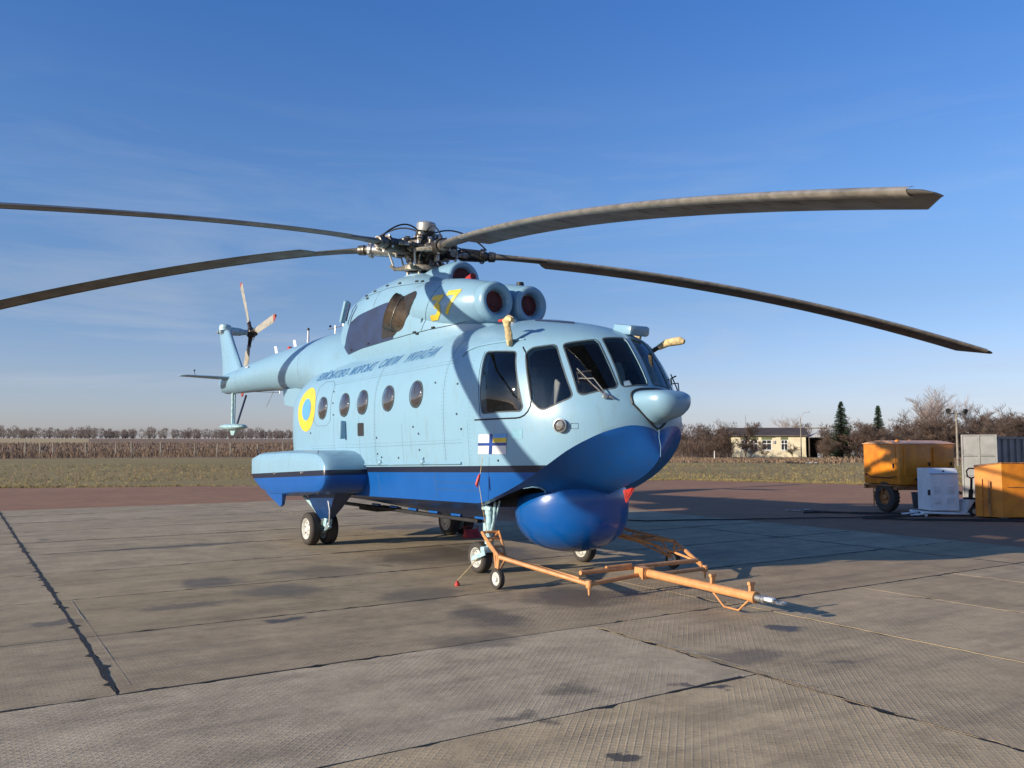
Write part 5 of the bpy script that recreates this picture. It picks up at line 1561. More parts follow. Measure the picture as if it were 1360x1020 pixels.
tar_line([uv(5.05, 6.3), uv(5.05, 0.5)], 0.004, 0.02, seed=16)
tar_line([uv(1.5, 12.85), uv(5, 12.85)], 0.006, 0.02, seed=17)
tar_line([uv(7.08, 6.3), uv(7.08, 0.4)], 0.018, 0.045, mat=M_mortar, name='mortar_seam', seed=18, z=0.006, lumps=0.2)
tar_line([uv(7.06, 6.5), uv(7.06, 8.6)], 0.008, 0.02, mat=M_mortar, name='mortar_seam', seed=19, z=0.006, lumps=0.2)
tar_line([uv(5.12, 6.4), uv(5.12, 3.9)], 0.014, 0.06, mat=M_mortar, name='mortar_seam', seed=20, z=0.006, lumps=0.2)
tar_line([uv(1.12, 10.5), uv(1.10, 6.6)], 0.002, 0.022, mat=M_mortar, name='mortar_seam', seed=22, z=0.006, lumps=0.3)
tar_line([uv(8.7, 6.0), uv(9.4, 5.2), uv(9.5, 4.6)], 0.003, 0.02, seed=24)
tar_line([uv(4.9, 4.45), uv(4.3, 4.45), uv(4.1, 4.45)], 0.02, 0.07, seed=25)
tar_line([uv(7.0, 7.0), uv(6.9, 6.7), uv(7.05, 6.5)], 0.02, 0.06, seed=26)
for k in range(8):
    u_, v_ = rnd.uniform(1.5, 6), rnd.choice([15.15, 17.0, 19.1, 21.35, 12.85])
    tar_line([uv(u_, v_), uv(u_ + rnd.uniform(.3, .9), v_ + rnd.uniform(-.06, .06))], 0.02, 0.07, seed=30 + k)
# ---------------------------------------------------------------- fields' edge, fence, vegetation
M_bark = simple('bare_bark', (0.105, 0.082, 0.066), 0.9, vary=0.25, scale=3)
M_twig = simple('bare_twigs', (0.088, 0.062, 0.047), 0.9, vary=0.3, scale=0.8)
M_twig2 = simple('reddish_twigs', (0.095, 0.062, 0.045), 0.9, vary=0.3, scale=0.8)
M_birch = simple('birch_twigs', (0.26, 0.20, 0.17), 0.9, vary=0.25, scale=0.8)
M_birchbark = simple('birch_bark', (0.48, 0.45, 0.40), 0.8, vary=0.3, scale=6)
M_fartwig = simple('distant_twigs', (0.098, 0.080, 0.078), 0.95, vary=0.15, scale=0.1)
M_weed = simple('dead_weeds', (0.165, 0.11, 0.07), 0.95, vary=0.35, scale=0.6)
M_drygrass = simple('dry_grass_blades', (0.24, 0.18, 0.065), 0.9, vary=0.2, scale=1.2, dark=(0.19, 0.15, 0.05))
M_needle = simple('spruce_needles', (0.018, 0.045, 0.014), 0.8, vary=0.35, scale=1.5)
M_conc2 = simple('concrete_post', (0.21, 0.185, 0.15), 0.9, vary=0.2, scale=3)
M_wire = simple('rusty_wire', (0.10, 0.07, 0.05), 0.8)

def branch_tree(seed, h, spread, depth=4, tw=0.02, trunk_r=0.09, dense=3, up=0.5, start=0.15):
    """returns (trunk MB, crown MB): limbs as prisms, twigs as narrow three-sided slivers"""
    r_ = random.Random(seed)
    T, K = MB(), MB()
    def grow(p, d, L_, r, lv):
        k = 3 if lv < 2 else 2
        pts = [p]; q = p.copy(); dd = d.copy()
        for i in range(k):
            dd = (dd + Vector((r_.gauss(0, .16), r_.gauss(0, .16), r_.gauss(0, .10) + 0.05 * up))).normalized()
            q = q + dd * (L_ / k); pts.append(q)
        rs = [r * (1 - 0.55 * i / k) for i in range(k + 1)]
        (T if lv == 0 else K).tube(pts, rs, 6 if lv == 0 else 3, cap=False)
        if lv >= depth: return
        n = dense + (2 if lv == 0 else 0) + (1 if lv == depth - 1 else 0)
        for j in range(n):
            t = (start if lv == 0 else 0.2) + (1 - (start if lv == 0 else 0.2)) * (j + r_.random() * 0.8) / n
            i = min(k - 1, int(t * k)); b = pts[i].lerp(pts[i + 1], t * k - i)
            a = r_.uniform(0, 2 * pi)
            side = Vector((cos(a), sin(a), 0))
            nd = (dd * (0.55 + 0.2 * up) + side * spread + Vector((0, 0, 0.35 * up))).normalized()
            grow(b, nd, L_ * r_.uniform(0.45, 0.70), max(tw, r * 0.5), lv + 1)
    grow(Vector((0, 0, 0)), Vector((r_.gauss(0, .06), r_.gauss(0, .06), 1)).normalized(), h * 0.62, trunk_r, 0)
    return T, K
def make_tree(name, seed, h, spread, mt, mc, loc, label, group, cat='tree', **k):
    T, K = branch_tree(seed, h, spread, **k)
    o = empty(name, loc, random.Random(seed).uniform(0, 6), label=label, cat=cat, group=group)
    T.build('trunk', mt, o, fix=False); K.build('crown', mc, o, fix=False)
    return o

# far tree belt on the rise behind the fence: reads as one mass
mb = MB(); r_ = random.Random(4)
for k in range(820):
    ang = r_.uniform(-44, 6) if k < 670 else r_.uniform(4, 50)
    d = r_.uniform(455, 520) + (30 if k % 3 else 0)
    if ang > 4: d = r_.uniform(330, 420)
    x, y = d * sin(radians(ang)), d * cos(radians(ang))
    z = hill(x, y); h = r_.uniform(3.2, 5.6) * (1.0 if ang < 4 else 1.3) * (1 + 0.25 * noise.noise(Vector((ang * .5, 0, 0)))); w = h * r_.uniform(0.28, 0.5)
    mb.tube([(x, y, z), (x + r_.gauss(0, .2), y, z + h * 0.5)], [0.16, 0.09], 3, cap=False)
    for j in range(80):
        a = r_.uniform(0, 2 * pi); t = r_.uniform(0.05, 1); rr = w * sqrt(max(0, 1 - ((t - 0.55) / 0.5) ** 2)) * r_.uniform(0.3, 1)
        c = Vector((x + rr * cos(a), y + rr * sin(a) * .6, z + h * t)); s_ = r_.uniform(0.14, 0.34); l_ = r_.uniform(0.5, 1.3)
        dx = (c.x - x) * 0.35; 
        mb.add([c + Vector((-s_ * .5, 0, 0)), c + Vector((s_ * .5, 0, 0)), c + Vector((dx + r_.gauss(0, .15), 0, l_))], [(0, 1, 2)])
belt = mb.build('tree_belt', M_fartwig, fix=False); tag(belt, 'grey line of bare trees along the horizon', 'tree belt', kind='stuff')

# dead weeds beyond the fence and round the building
def weeds(name, label, n, area, hmin, hmax, seed, mat, w=0.04, wmax=None):
    r_ = random.Random(seed); mb = MB()
    for k in range(n):
        x, y = area(r_)
        z = hill(x, y) - 0.03; h = r_.uniform(hmin, hmax) * (0.7 + 0.6 * abs(noise.noise(Vector((x * .15, y * .15, seed)))))
        a = r_.uniform(0, pi); ww = r_.uniform(w * .5, wmax or w * 1.5); lean = Vector((r_.gauss(0, .18), r_.gauss(0, .18), 0)) * h
        p = Vector((x, y, z)); s_ = Vector((cos(a), sin(a), 0)) * ww
        mb.add([p - s_, p + s_, p + lean + Vector((0, 0, h)) + s_ * .3, p + lean * .8 + Vector((0, 0, h * .85)) - s_ * .8], [(0, 1, 2, 3)])
    o = mb.build(name, mat, fix=False)
    return tag(o, label, 'weeds', kind='stuff')
def polar(a0, a1, d0, d1):
    def f(r_):
        a = radians(r_.uniform(a0, a1)); d = sqrt(r_.uniform(d0 * d0, d1 * d1)); return d * sin(a), d * cos(a)
    return f
weeds('dead_weeds', 'brown dead weeds standing behind the fence on the left', 24000, polar(-36, 8, 117, 160), 0.3, 0.95, 3, M_weed, 0.026)
weeds('dead_weeds', 'brown scrub covering the rise under the far trees', 16000, polar(-38, 8, 160, 300), 0.3, 0.8, 8, M_weed, 0.07)
weeds('dead_weeds', 'brown dead weeds in front of the cream building', 5000, polar(10, 21, 80, 106), 0.06, 0.30, 5, M_weed, 0.05)
weeds('dead_weeds', 'low brown growth below the thicket on the right', 5000, polar(20, 42, 86, 112), 0.1, 0.5, 6, M_weed, 0.06)

def edge_y(x):
    for i in range(len(edge) - 1):
        if edge[i][0] <= x <= edge[i + 1][0]:
            t = (x - edge[i][0]) / (edge[i + 1][0] - edge[i][0]); return edge[i][1] + (edge[i + 1][1] - edge[i][1]) * t
    return 33
r_ = random.Random(31); mb = MB()
for k in range(34000):
    a = radians(r_.uniform(-34, 34)); 
    q = r_.random() ** 2.0
    d = 32 + 40 * q; x = d * tan(a) ; y0 = edge_y(x); y = y0 + 0.05 + (38 * q if k > 9000 else 0.8 * r_.random() ** 2)
    if abs(x) > 72: continue
    dens = noise.noise(Vector((x * .12, y * .12, 9)))
    if r_.random() > 0.62 + dens: continue
    h = r_.uniform(0.03, 0.065) * (1 + 1.2 * max(0, noise.noise(Vector((x * .25, y * .25, 2))))) * (1 + y / 90)
    s_ = r_.uniform(0.004, 0.010) * (1 + y / 60)
    a2 = r_.uniform(0, pi); sv = Vector((cos(a2), sin(a2), 0)) * s_; p = Vector((x, y, -0.02))
    for j in range(2):
        ln = Vector((r_.gauss(0, .5), r_.gauss(0, .5), 0)) * h; p2 = p + Vector((r_.gauss(0, .05), r_.gauss(0, .05), 0))
        mb.add([p2 - sv, p2 + sv, p2 + ln + Vector((0, 0, h))], [(0, 1, 2)])
gr = mb.build('grass_tufts', M_drygrass, fix=False); tag(gr, 'short dry grass growing beyond the red asphalt', 'grass', kind='stuff')
# tall stray stalks near the asphalt edge
r_ = random.Random(77); mb = MB()
for k in range(700):
    x = r_.uniform(-45, 45); y = edge_y(x) + r_.uniform(0.1, 22); h = r_.uniform(0.15, 0.42)
    p = Vector((x, y, -0.02))
    for j in range(3):
        t_ = p + Vector((r_.gauss(0, .08), r_.gauss(0, .08), h * r_.uniform(.6, 1)))
        mb.add([p + Vector((-.006, 0, 0)), p + Vector((.006, 0, 0)), t_ + Vector((.01, 0, 0)), t_ - Vector((.01, 0, 0))], [(0, 1, 2, 3)])
st = mb.build('tall_stalks', M_weed, fix=False); tag(st, 'scattered brown stalks standing in the grass', 'weeds', kind='stuff')

# fence of concrete posts, left
fence = empty('post_fence', (-60, 115, 0), label='old wire fence on concrete posts along the field', cat='fence')
FX = [-55, 23, 58, 83, 110, 147, 183, 220, 253, 286, 314, 344, 371, 404, 440, 470, 505, 540, 575, 610]
fp = [((x - 680) / 1137.1 * 114.0, 114.0 + 2.2 * sin(i * 1.7)) for i, x in enumerate(FX)]
r_ = random.Random(2); first = None
for i, (x, y) in enumerate(fp):
    h = r_.uniform(1.75, 2.15)
    if first is None or i < 4:
        m = MB(); m.box((0, 0, 0.95), (0.17, 0.15, 1.95 if i != 1 else 2.1), Matrix.Rotation(radians(r_.uniform(-2, 2)), 3, 'Y'), bev=0.015)
        if i in (2, 3): m.tube([(0.35, 0, 0), (0.02, 0, 1.5)], 0.05, 5)
        first = m.build('post', M_conc2, fence, loc=(x + 60, y - 115, 0)); continue
    c = first.copy(); C.objects.link(c); c.location = (x + 60, y - 115, 0); c.scale = (1, 1, h / 1.95); c.rotation_euler = (radians(r_.gauss(0, 1.5)), radians(r_.gauss(0, 1.8)), 0)
for zz in (0.5, 0.95, 1.4, 1.8):
    m = MB(); P = []
    for i in range(len(fp) - 1):
        for t in (0, .5): P.append((fp[i][0] + (fp[i + 1][0] - fp[i][0]) * t + 60, fp[i][1] + (fp[i + 1][1] - fp[i][1]) * t - 115, zz - 0.05 * (t > 0)))
    m.tube(P, 0.008, 3, cap=False); m.build('wire', M_wire, fence)

# bare thicket on the right: trees one can tell apart by their crowns
r_ = random.Random(14)
protos = []
for s_ in range(5):
    protos.append(make_tree('bare_tree', 50 + s_, 4.4, 0.75, M_bark, M_twig if s_ % 2 else M_twig2, (0, 0, 0), '', 'bare trees of the thicket', depth=4, tw=0.012, trunk_r=0.075, dense=6, start=0.04))
spots = []
def P_(px, d): return ((px - 680) / 1137.1 * d, d)
for px_, d, sc in [(915, 112, .75), (930, 118, .8), (948, 108, .95), (958, 116, .95), (965, 104, .9), (988, 104, 0.95), (996, 108, .5), (1014, 100, .5), (1052, 106, .45), (1098, 99, .55), (1106, 108, .9), (1112, 112, .85), (1128, 100, .95), (1140, 108, 1.05), (1150, 97, .95), (1163, 108, 1.1), (1176, 99, 0.95), (1190, 106, 1.1), (1200, 96, 1.0), (1214, 108, 1.15), (1222, 98, 1.05), (1236, 104, 1.15), (1247, 96, 1.1), (1258, 106, 1.2), (1270, 98, 1.1),
                 (1282, 108, 1.25), (1292, 97, 1.1), (1305, 104, 1.2), (1318, 96, 1.15), (1330, 106, 1.3), (1341, 98, 1.15), (1354, 103, 1.25), (1368, 97, 1.15), (1384, 104, 1.3), (1400, 98, 1.2), (896, 150, .8), (922, 140, .9), (1160, 120, 1.2), (1230, 122, 1.35), (1300, 120, 1.4), (1345, 118, 1.4)]:
    spots.append((px_, d, sc))
labs = {}
for i, (px_, d, sc) in enumerate(spots):
    o = protos[i] if i < 5 else copy_tree(protos[i % 5])
    x, y = P_(px_, d)
    o.location = (x, y, 0); o.rotation_euler = (0, 0, r_.uniform(0, 6.28)); o.scale = (sc * r_.uniform(1.0, 1.3),) * 2 + (sc * r_.uniform(.9, 1.05),)
    ORD = ['first', 'second', 'third', 'fourth', 'fifth', 'sixth', 'seventh', 'eighth', 'ninth', 'tenth']
    if px_ < 1000:
        k_ = sorted(p for p, _, _ in spots if p < 1000).index(px_); o['label'] = '%s bare tree counted from the helicopter nose towards the cream building' % ORD[k_]; o['group'] = 'bare trees left of the cream building'
    elif px_ < 1090:
        k_ = sorted(p for p, _, _ in spots if 1000 <= p < 1090).index(px_); o['label'] = ['small bare tree before the middle windows of the cream building', 'thin bare sapling before the right end of the cream wall', 'bare tree standing in front of the tin porch'][k_]; o['group'] = 'bare trees before the cream building'
    else:
        o['label'] = 'bare brown tree grown into the dense thicket right of the building'; o['group'] = 'bare trees of the thicket'
# brush and saplings filling the thicket below the crowns
r_ = random.Random(19); mb = MB()
for k in range(46000):
    px_ = r_.uniform(1085, 1450) if k % 5 else r_.uniform(890, 972)
    d = r_.uniform(103, 128); x, y = P_(px_, d)
    top_ = (2.6 + 1.0 * noise.noise(Vector((x * .22, y * .1, 3)))) * (1.0 if px_ > 1085 else 0.8) * (0.75 if px_ < 1130 else 1.0)
    z = r_.uniform(0, 1) ** 0.8 * top_; l_ = r_.uniform(0.3, 0.9); a = r_.uniform(0, pi); s_ = Vector((cos(a), sin(a), 0)) * r_.uniform(0.008, 0.03)
    p = Vector((x, y, z)); q = p + Vector((r_.gauss(0, .35), r_.gauss(0, .35), l_))
    mb.add([p - s_, p + s_, q], [(0, 1, 2)])
br = mb.build('thicket_brush', M_twig2, fix=False); tag(br, 'dense brown brush filling the thicket on the right', 'brush', kind='stuff')
# pale birches above the thicket
bp_ = [make_tree('birch_tree', 90 + i, 8.6, 0.50, M_birchbark, M_birch, (0, 0, 0), '', 'birches', depth=4, tw=0.013, trunk_r=0.09, dense=6, up=0.45, start=0.32) for i in range(2)]
for i, (px_, d, sc, lab) in enumerate([(1230, 112, .98, 'tall pale birch, highest crown left of the floodlight pole'), (1244, 116, .90, 'pale birch leaning out right of the tallest birch'), (1290, 114, .78, 'pale birch just right of the floodlight pole'), (1048, 190, .8, 'pale bare tree rising behind the roof of the building')]):
    o = bp_[i] if i < 2 else copy_tree(bp_[i % 2]); x, y = P_(px_, d)
    o.location = (x, y, hill(x, y)); o.scale = (sc,) * 3; o.rotation_euler = (0, 0, i * 1.3); o['label'] = lab; o['group'] = 'pale birches'

# spruces
def spruce(name, h, w, seed, loc, label):
    r_ = random.Random(seed)
    o = empty(name, loc, 0, label=label, cat='spruce tree', group='spruces')
    m = MB(); m.tube([(0, 0, 0), (0, 0, h * .97)], [0.13, 0.02], 6); m.build('trunk', M_bark, o)
    m = MB()
    n = 64
    for i in range(n):
        t = i / n; z = h * (0.06 + 0.93 * t); R_ = w * (1 - t) ** 0.85 * r_.uniform(0.82, 1.12) + 0.10
        for j in range(int(14 - 5 * t)):
            a = r_.uniform(0, 2 * pi); d = Vector((cos(a), sin(a), 0)); s_ = Vector((-sin(a), cos(a), 0))
            R2 = R_ * r_.uniform(0.65, 1.1); dr = -0.22 * R2
            for q in range(7):
                u_ = (q + 0.6) / 7; c = Vector((0, 0, z)) + d * (R2 * u_) + Vector((0, 0, dr * u_ + 0.10 * R2 * u_ * u_))
                ww = 0.42 * R2 * (1 - u_ * .75) + .07
                for sgn in (-1, 1):
                    e = c + s_ * (ww * sgn * r_.uniform(.6, 1.1)) + d * (0.10 * R2) + Vector((0, 0, -0.06 - 0.05 * r_.random()))
                    m.add([c - d * 0.05, c + d * 0.11, e], [(0, 1, 2)])
    m.build('crown', M_needle, o, fix=False)
    return o
x, y = P_(1117, 101); spruce('spruce_tree', 6.9, 1.7, 5, (x, y, 0), 'larger dark green spruce beside the grey porch')
x, y = P_(1166, 112); spruce('spruce_tree', 6.9, 1.35, 9, (x, y, 0), 'smaller dark spruce rising out of the thicket')
# ---------------------------------------------------------------- building
M_cream = simple('cream_plaster', (0.62, 0.55, 0.38), 0.9, vary=0.08, scale=0.8)
M_roof = simple('dark_slate_roof', (0.06, 0.045, 0.038), 0.85, vary=0.2, scale=0.6)
M_tin = simple('grey_tin', (0.36, 0.36, 0.37), 0.6, vary=0.15, scale=2)
M_frame = simple('window_frame_paint', (0.70, 0.70, 0.66), 0.6, vary=0.05)
M_wglass = simple('dark_window_glass', (0.03, 0.035, 0.04), 0.1, vary=0.2)
M_green = simple('green_panel', (0.12, 0.14, 0.06), 0.7)
BX, BY = 29.0, 113.0
bld = empty('cream_building', (BX, BY, 0), radians(-13), label='long single-storey cream building with dark roof', cat='building')
W_, H_, D_ = 9.2, 2.75, 8.0
wins = [(1.55, 0.9), (2.75, 1.0), (4.35, 1.25), (6.55, 0.85)]
# facade with real openings
m = MB(); x = 0.0
for cx, ww in wins:
    m.box(((x + cx - ww / 2) / 2, 0, H_ / 2), (cx - ww / 2 - x, 0.3, H_)); 
    m.box((cx, 0, 0.45), (ww, 0.3, 0.9)); m.box((cx, 0, 2.5), (ww, 0.3, 0.5)); x = cx + ww / 2
m.box(((x + W_) / 2, 0, H_ / 2), (W_ - x, 0.3, H_)); m.box((0.1, D_ / 2, H_ / 2), (0.3, D_ - .3, H_)); m.box((W_ - 0.1, D_ / 2, H_ / 2), (0.3, D_ - .3, H_))
m.box((W_ / 2, -0.19, 0.12), (W_ + .1, 0.08, 0.24)); m.box((W_ / 2, -0.22, H_ + 0.03), (W_ + .3, 0.3, 0.10))
m.build('wall', M_cream, bld)
for cx, ww in wins:
    f = MB()
    for sx in (-ww / 2 + .04, 0, ww / 2 - .04): f.box((cx + sx, -0.08, 1.57), (0.07, 0.10, 1.34))
    for z in (0.93, 1.75, 2.22): f.box((cx, -0.083, z), (ww - .01, 0.10, 0.07))
    f.box((cx, -0.2, 0.88), (ww + .15, 0.16, 0.05))
    wo = f.build('window', M_frame, bld); g = MB(); g.box((cx, 0.02, 1.57), (ww - 0.02, 0.02, 1.33)); g.build('pane', M_wglass, wo)
    g = MB(); g.box((cx, -0.15, 2.42), (ww + 0.05, 0.06, 0.32)); g.build('lintel_panel', M_green, wo)
m = MB(); a, b = -0.5, W_ + .4
m.loft([[(a, -0.45, H_ + .05), (a, 4.0, H_ + 1.15), (a, 4.0, H_ + 1.05), (a, -0.45, H_ - .05)], [(b, -0.45, H_ + .05), (b, 4.0, H_ + 1.15), (b, 4.0, H_ + 1.05), (b, -0.45, H_ - .05)]])
m.loft([[(a, 8.45, H_ + .05), (a, 4.0, H_ + 1.15), (a, 4.0, H_ + 1.05), (a, 8.45, H_ - .05)], [(b, 8.45, H_ + .05), (b, 4.0, H_ + 1.15), (b, 4.0, H_ + 1.05), (b, 8.45, H_ - .05)]])
rf = m.build('roof', M_roof, bld)
m = MB(); m.box((W_ / 2 + 1.5, 6.3, H_ + 1.12), (14.0, 2.0, 0.14)); m.build('rear_roof_edge', M_conc2, bld)
m = MB(); m.box((5.1, -0.2, 2.62), (0.55, 0.06, 0.18)); m.build('sign_board', M_green, bld)
m = MB(); m.box((5.25, -0.22, 1.95), (0.28, 0.15, 0.36)); m.build('meter_box', M_tin, bld)
# porch with grey tin gable
pc = empty('tin_roofed_porch', (BX + 9.1, BY - 2.75, 0), radians(-13), label='open porch under a grey tin gable at the right end of the building', cat='porch')
m = MB(); m.loft([[(0, 0, 2.55), (2.1, 0, 3.45), (4.2, 0, 2.55)], [(0, 6, 2.55), (2.1, 6, 3.45), (4.2, 6, 2.55)]]); m.build('roof', M_tin, pc)
for k in range(12):
    x_ = 0.35 + k * 0.32; zt_ = 2.55 + 0.9 * (1 - abs(x_ - 2.1) / 2.1) - 0.03
    q = MB(); q.box((x_, -0.03, (2.57 + zt_) / 2), (0.28, 0.03, max(0.03, zt_ - 2.57))); q.build('panel', M_tin, pc)
for x_ in (0.08, 2.1, 4.1): q = MB(); q.box((x_, 0.1, 1.27), (0.13, 0.13, 2.54)); q.build('post', M_bark, pc)
q = MB(); q.box((2.1, 5.5, 1.27), (4.1, 0.15, 2.54)); q.build('back_wall', M_roof, pc)
for i, (x_, z_, s1, s2, lb) in enumerate([(BX + 9.9, 0.3, .5, .55, 'small white crate by the left porch post'), (BX + 11.6, 0.35, .4, .7, 'tall white can standing before the porch'), (BX + 13.6, 0.45, 1.3, .9, 'wide white tank lying beside the porch')]):
    m = MB()
    if i == 1: m.lathe([(0.22, 0), (0.24, 0.02), (0.24, 0.5), (0.10, 0.62), (0.10, 0.7), (0, 0.7)], (x_, BY - 4.5, 0), (0, 0, 1), 14)
    elif i == 2: m.lathe([(0, 0), (0.3, 0.04), (0.42, 0.15), (0.42, 1.25), (0.3, 1.36), (0, 1.4)], (x_ - .7, BY - 4.5, 0.45), (1, 0, 0), 18); m.box((x_ - .4, BY - 4.5, .05), (.1, .6, .12)); m.box((x_ + .4, BY - 4.5, .05), (.1, .6, .12))
    else:
        m.box((x_, BY - 4.5, 0.27), (s1, .5, s2), bev=.03)
        for zz in (0.1, 0.45): m.box((x_, BY - 4.77, zz), (s1 + .03, .03, .07))
    o = m.build(('crate', 'milk_can', 'water_tank')[i], M_frame, smooth=40); tag(o, lb, ('crate', 'can', 'tank')[i])
# debris sheets in the grass
r_ = random.Random(8)
for px_, d, w_, lb in ((1021, 78, .7, 'small white sheet lying alone in the grass'), (1053, 76, 1.3, 'dark end of the scrap sheets in the grass'), (1068, 75, 1.2, 'pale bent sheet in the middle of the scrap in the grass'), (1078, 74.5, 1.0, 'pale flat sheet at the right end of the scrap')):
    x, y = P_(px_, d); m = MB(); n = 5
    vs = []
    for i in range(n):
        for j in range(3): vs.append((x + (i / (n - 1) - .5) * w_, y + j * .3, 0.04 + r_.uniform(0, .10)))
    vs2 = [(a_, b_, c_ - 0.02) for a_, b_, c_ in vs]
    fs = [(i * 3 + j, i * 3 + j + 1, (i + 1) * 3 + j + 1, (i + 1) * 3 + j) for i in range(n - 1) for j in range(2)]
    m.add(vs + vs2, fs + [tuple(q + 15 for q in f) for f in fs]); o = m.build('scrap_sheet', M_roof if 'dark' in lb else M_frame, fix=False); tag(o, lb, 'scrap sheet', 'scrap sheets lying in the grass')

# poles
def pole(name, loc, h, r, mat, label, cat): 
    o = empty(name, loc, 0, label=label, cat=cat); m = MB(); m.tube([(0, 0, 0), (0, 0, h * .5), (0, 0, h)], [r, r * .85, r * .65], 10); m.build('pole', mat, o, smooth=60); return o
x, y = P_(1270, 66); fl = pole('floodlight_pole', (x, y, 0), 4.25, 0.10, M_conc2, 'pale pole with two floodlights behind the orange trailer', 'floodlight pole')
m = MB(); m.tube([(-0.75, 0, 4.08), (0.80, 0, 3.98)], 0.035, 6); m.build('crossarm', M_steel, fl)
for s_ in (-0.62, 0.66):
    m = MB(); m.lathe([(0.08, -0.12), (0.16, -0.05), (0.20, 0.10), (0.19, 0.12), (0, 0.10)], (s_, 0, 4.28 - .05 * (s_ > 0)), (s_ * .6, -1, -.2), 14); m.tube([(s_, 0, 4.0), (s_, 0, 4.2)], 0.03, 6); m.build('floodlight', M_black, fl, smooth=50)
x, y = P_(1063, 108); lp = pole('street_lamp', (x, y, 0), 5.0, 0.08, M_conc2, 'thin street lamp with a bent arm before the building', 'street lamp')
m = MB(); m.tube([(0, 0, 4.95), (0.10, 0, 5.3), (0.45, 0, 5.62), (0.8, 0, 5.72)], 0.035, 6); m.tube([(0, 0, 4.95), (-0.10, 0, 5.3), (-0.45, 0, 5.55)], 0.02, 6); m.build('arm', M_tin, lp, smooth=50)
m = MB(); m.box((0.98, 0, 5.74), (0.42, 0.16, 0.10), Matrix.Rotation(radians(-8), 3, 'Y'), bev=.03); m.build('lamp_head', M_tin, lp)
x, y = P_(990, 104); ap = pole('aerial_mast', (x, y, 0), 5.2, 0.03, M_steel, 'thin aerial mast among the bare trees', 'mast')
for px_, d in ((866 + 0, 90),):
    pass
for i, (px_, d) in enumerate(((948, 96), (905, 120))):
    x, y = P_(px_, d); o = pole('marker_post', (x, y, 0), 0.95, 0.05, M_frame, ('white marker post in the weeds near the bare clump', 'white marker post just right of the helicopter nose')[i], 'post')
# ---------------------------------------------------------------- ground equipment on the right
M_orange = simple('orange_enamel', (0.62, 0.215, 0.012), 0.38, vary=0.10, scale=3, dark=(0.46, 0.145, 0.012))
M_ordark = simple('rusty_orange_frame', (0.30, 0.13, 0.04), 0.7, vary=0.35, scale=12)
M_towor = simple('faded_orange_paint', (0.56, 0.27, 0.10), 0.5, vary=0.08, scale=9, dark=(0.44, 0.20, 0.075))
M_cart = simple('white_cabinet_paint', (0.66, 0.70, 0.72), 0.4, vary=0.05, scale=6)
M_greysheet = simple('grey_sheet_steel', (0.19, 0.195, 0.188), 0.6, vary=0.12, scale=1.6)
M_greydark_shade = simple('dark_and_shaded_grey_sheet', (0.13, 0.135, 0.14), 0.6, vary=0.15, scale=1.6)  # darker copy for the container's shaded walls, also the mud guard

def panel_box(name, parent, c, size, mat, inset=0.0): 
    m = MB(); m.box(c, size, m=mat, bev=0.012); return m.build(name, mat, parent, smooth=30)
# generator trailer. local x along the long side, y across, origin at the near corner
tr = empty('generator_trailer', (9.6, 21.3, 0), atan2(0.28, 0.96), label='boxy orange generator trailer on rubber wheels', cat='trailer')
TL, TW = 1.68, 1.32
m = MB()
m.box((TL / 2, TW / 2, 1.20), (TL, TW, 1.02), m=M_orange, bev=0.025)
body_o = m.build('housing', M_orange, tr, smooth=30)
m = MB()
secs = []
for k in range(9):
    t = k / 8; secs.append(((t * 1.02 - .01) * TW, 1.712 + 0.085 * sin(pi * t)))
m.loft([[(-0.03, y, z) for y, z in secs] + [(-0.03, y, 1.70) for y, z in secs[::-1]], [(TL + .03, y, z) for y, z in secs] + [(TL + .03, y, 1.70) for y, z in secs[::-1]]])
m.build('lid', simple('pale_orange_lid', (0.55, 0.30, 0.16), 0.5, vary=0.15), tr, smooth=30)  # lid a paler orange than the housing
for y_, x_ in ((0.3, 0.2), (0.9, 1.1)):
    m = MB(); m.lathe([(0.05, 0), (0.05, 0.03), (0.02, 0.05), (0, 0.05)], (x_, y_, 1.765), (0, 0, 1), 10); m.build('lifting_eye', M_orange, tr)
# side doors facing the camera (long side, y=0), end door (x=0)
for x0, x1 in ((0.12, 0.93), (1.0, 1.60)):
    m = MB(); m.box(((x0 + x1) / 2, -0.006, 1.28), (x1 - x0, 0.03, 0.72), bev=0.01); d = m.build('door', M_orange, tr, smooth=30)
    m = MB(); m.tube([(x0 + .02, -0.03, 0.95), (x0 + .02, -0.03, 1.6)], 0.018, 6); m.build('rib', M_orange, d)
    m = MB(); m.box((x1 - .06, -0.04, 1.2), (0.03, 0.03, 0.10)); m.build('handle', M_black, d)
m = MB(); m.box((-0.006, 0.58, 1.24), (0.03, 0.92, 0.80), bev=0.01); d = m.build('door', M_orange, tr, smooth=30)
m = MB(); m.box((-0.045, 0.17, 1.16), (0.03, 0.03, 0.12)); m.build('handle', M_black, d)
m = MB(); m.tube([(-0.04, 0.12, 0.90), (-0.05, 0.3, 0.86), (-0.05, 1.0, 0.86), (-0.05, 1.12, 0.92)], 0.012, 6); m.lathe([(0.03, 0), (0.03, 0.02), (0, 0.02)], (-0.02, 1.18, 0.92), (-1, 0, 0), 10); m.build('towing_cable', M_black, tr)
m = MB()
m.box((TL / 2, 0.10, 0.62), (TL + .1, 0.08, 0.12), m=M_ordark); m.box((TL / 2, TW - .10, 0.62), (TL + .1, 0.08, 0.12), m=M_ordark)
for x_ in (0.05, 0.6, 1.2, TL): m.box((x_, TW / 2, 0.62), (0.08, TW - .28, 0.10), m=M_ordark)
m.tube([(-0.05, 0.15, 0.66), (-0.05, TW - .1, 0.66)], 0.02, 6, M_ordark); m.tube([(-0.05, 0.9, 0.62), (-0.03, 0.92, 0.1)], 0.015, 6, M_ordark)
m.tube([(-0.02, 0.62, 0.6), (0.0, 0.62, 0.30)], 0.025, 6, M_ordark)
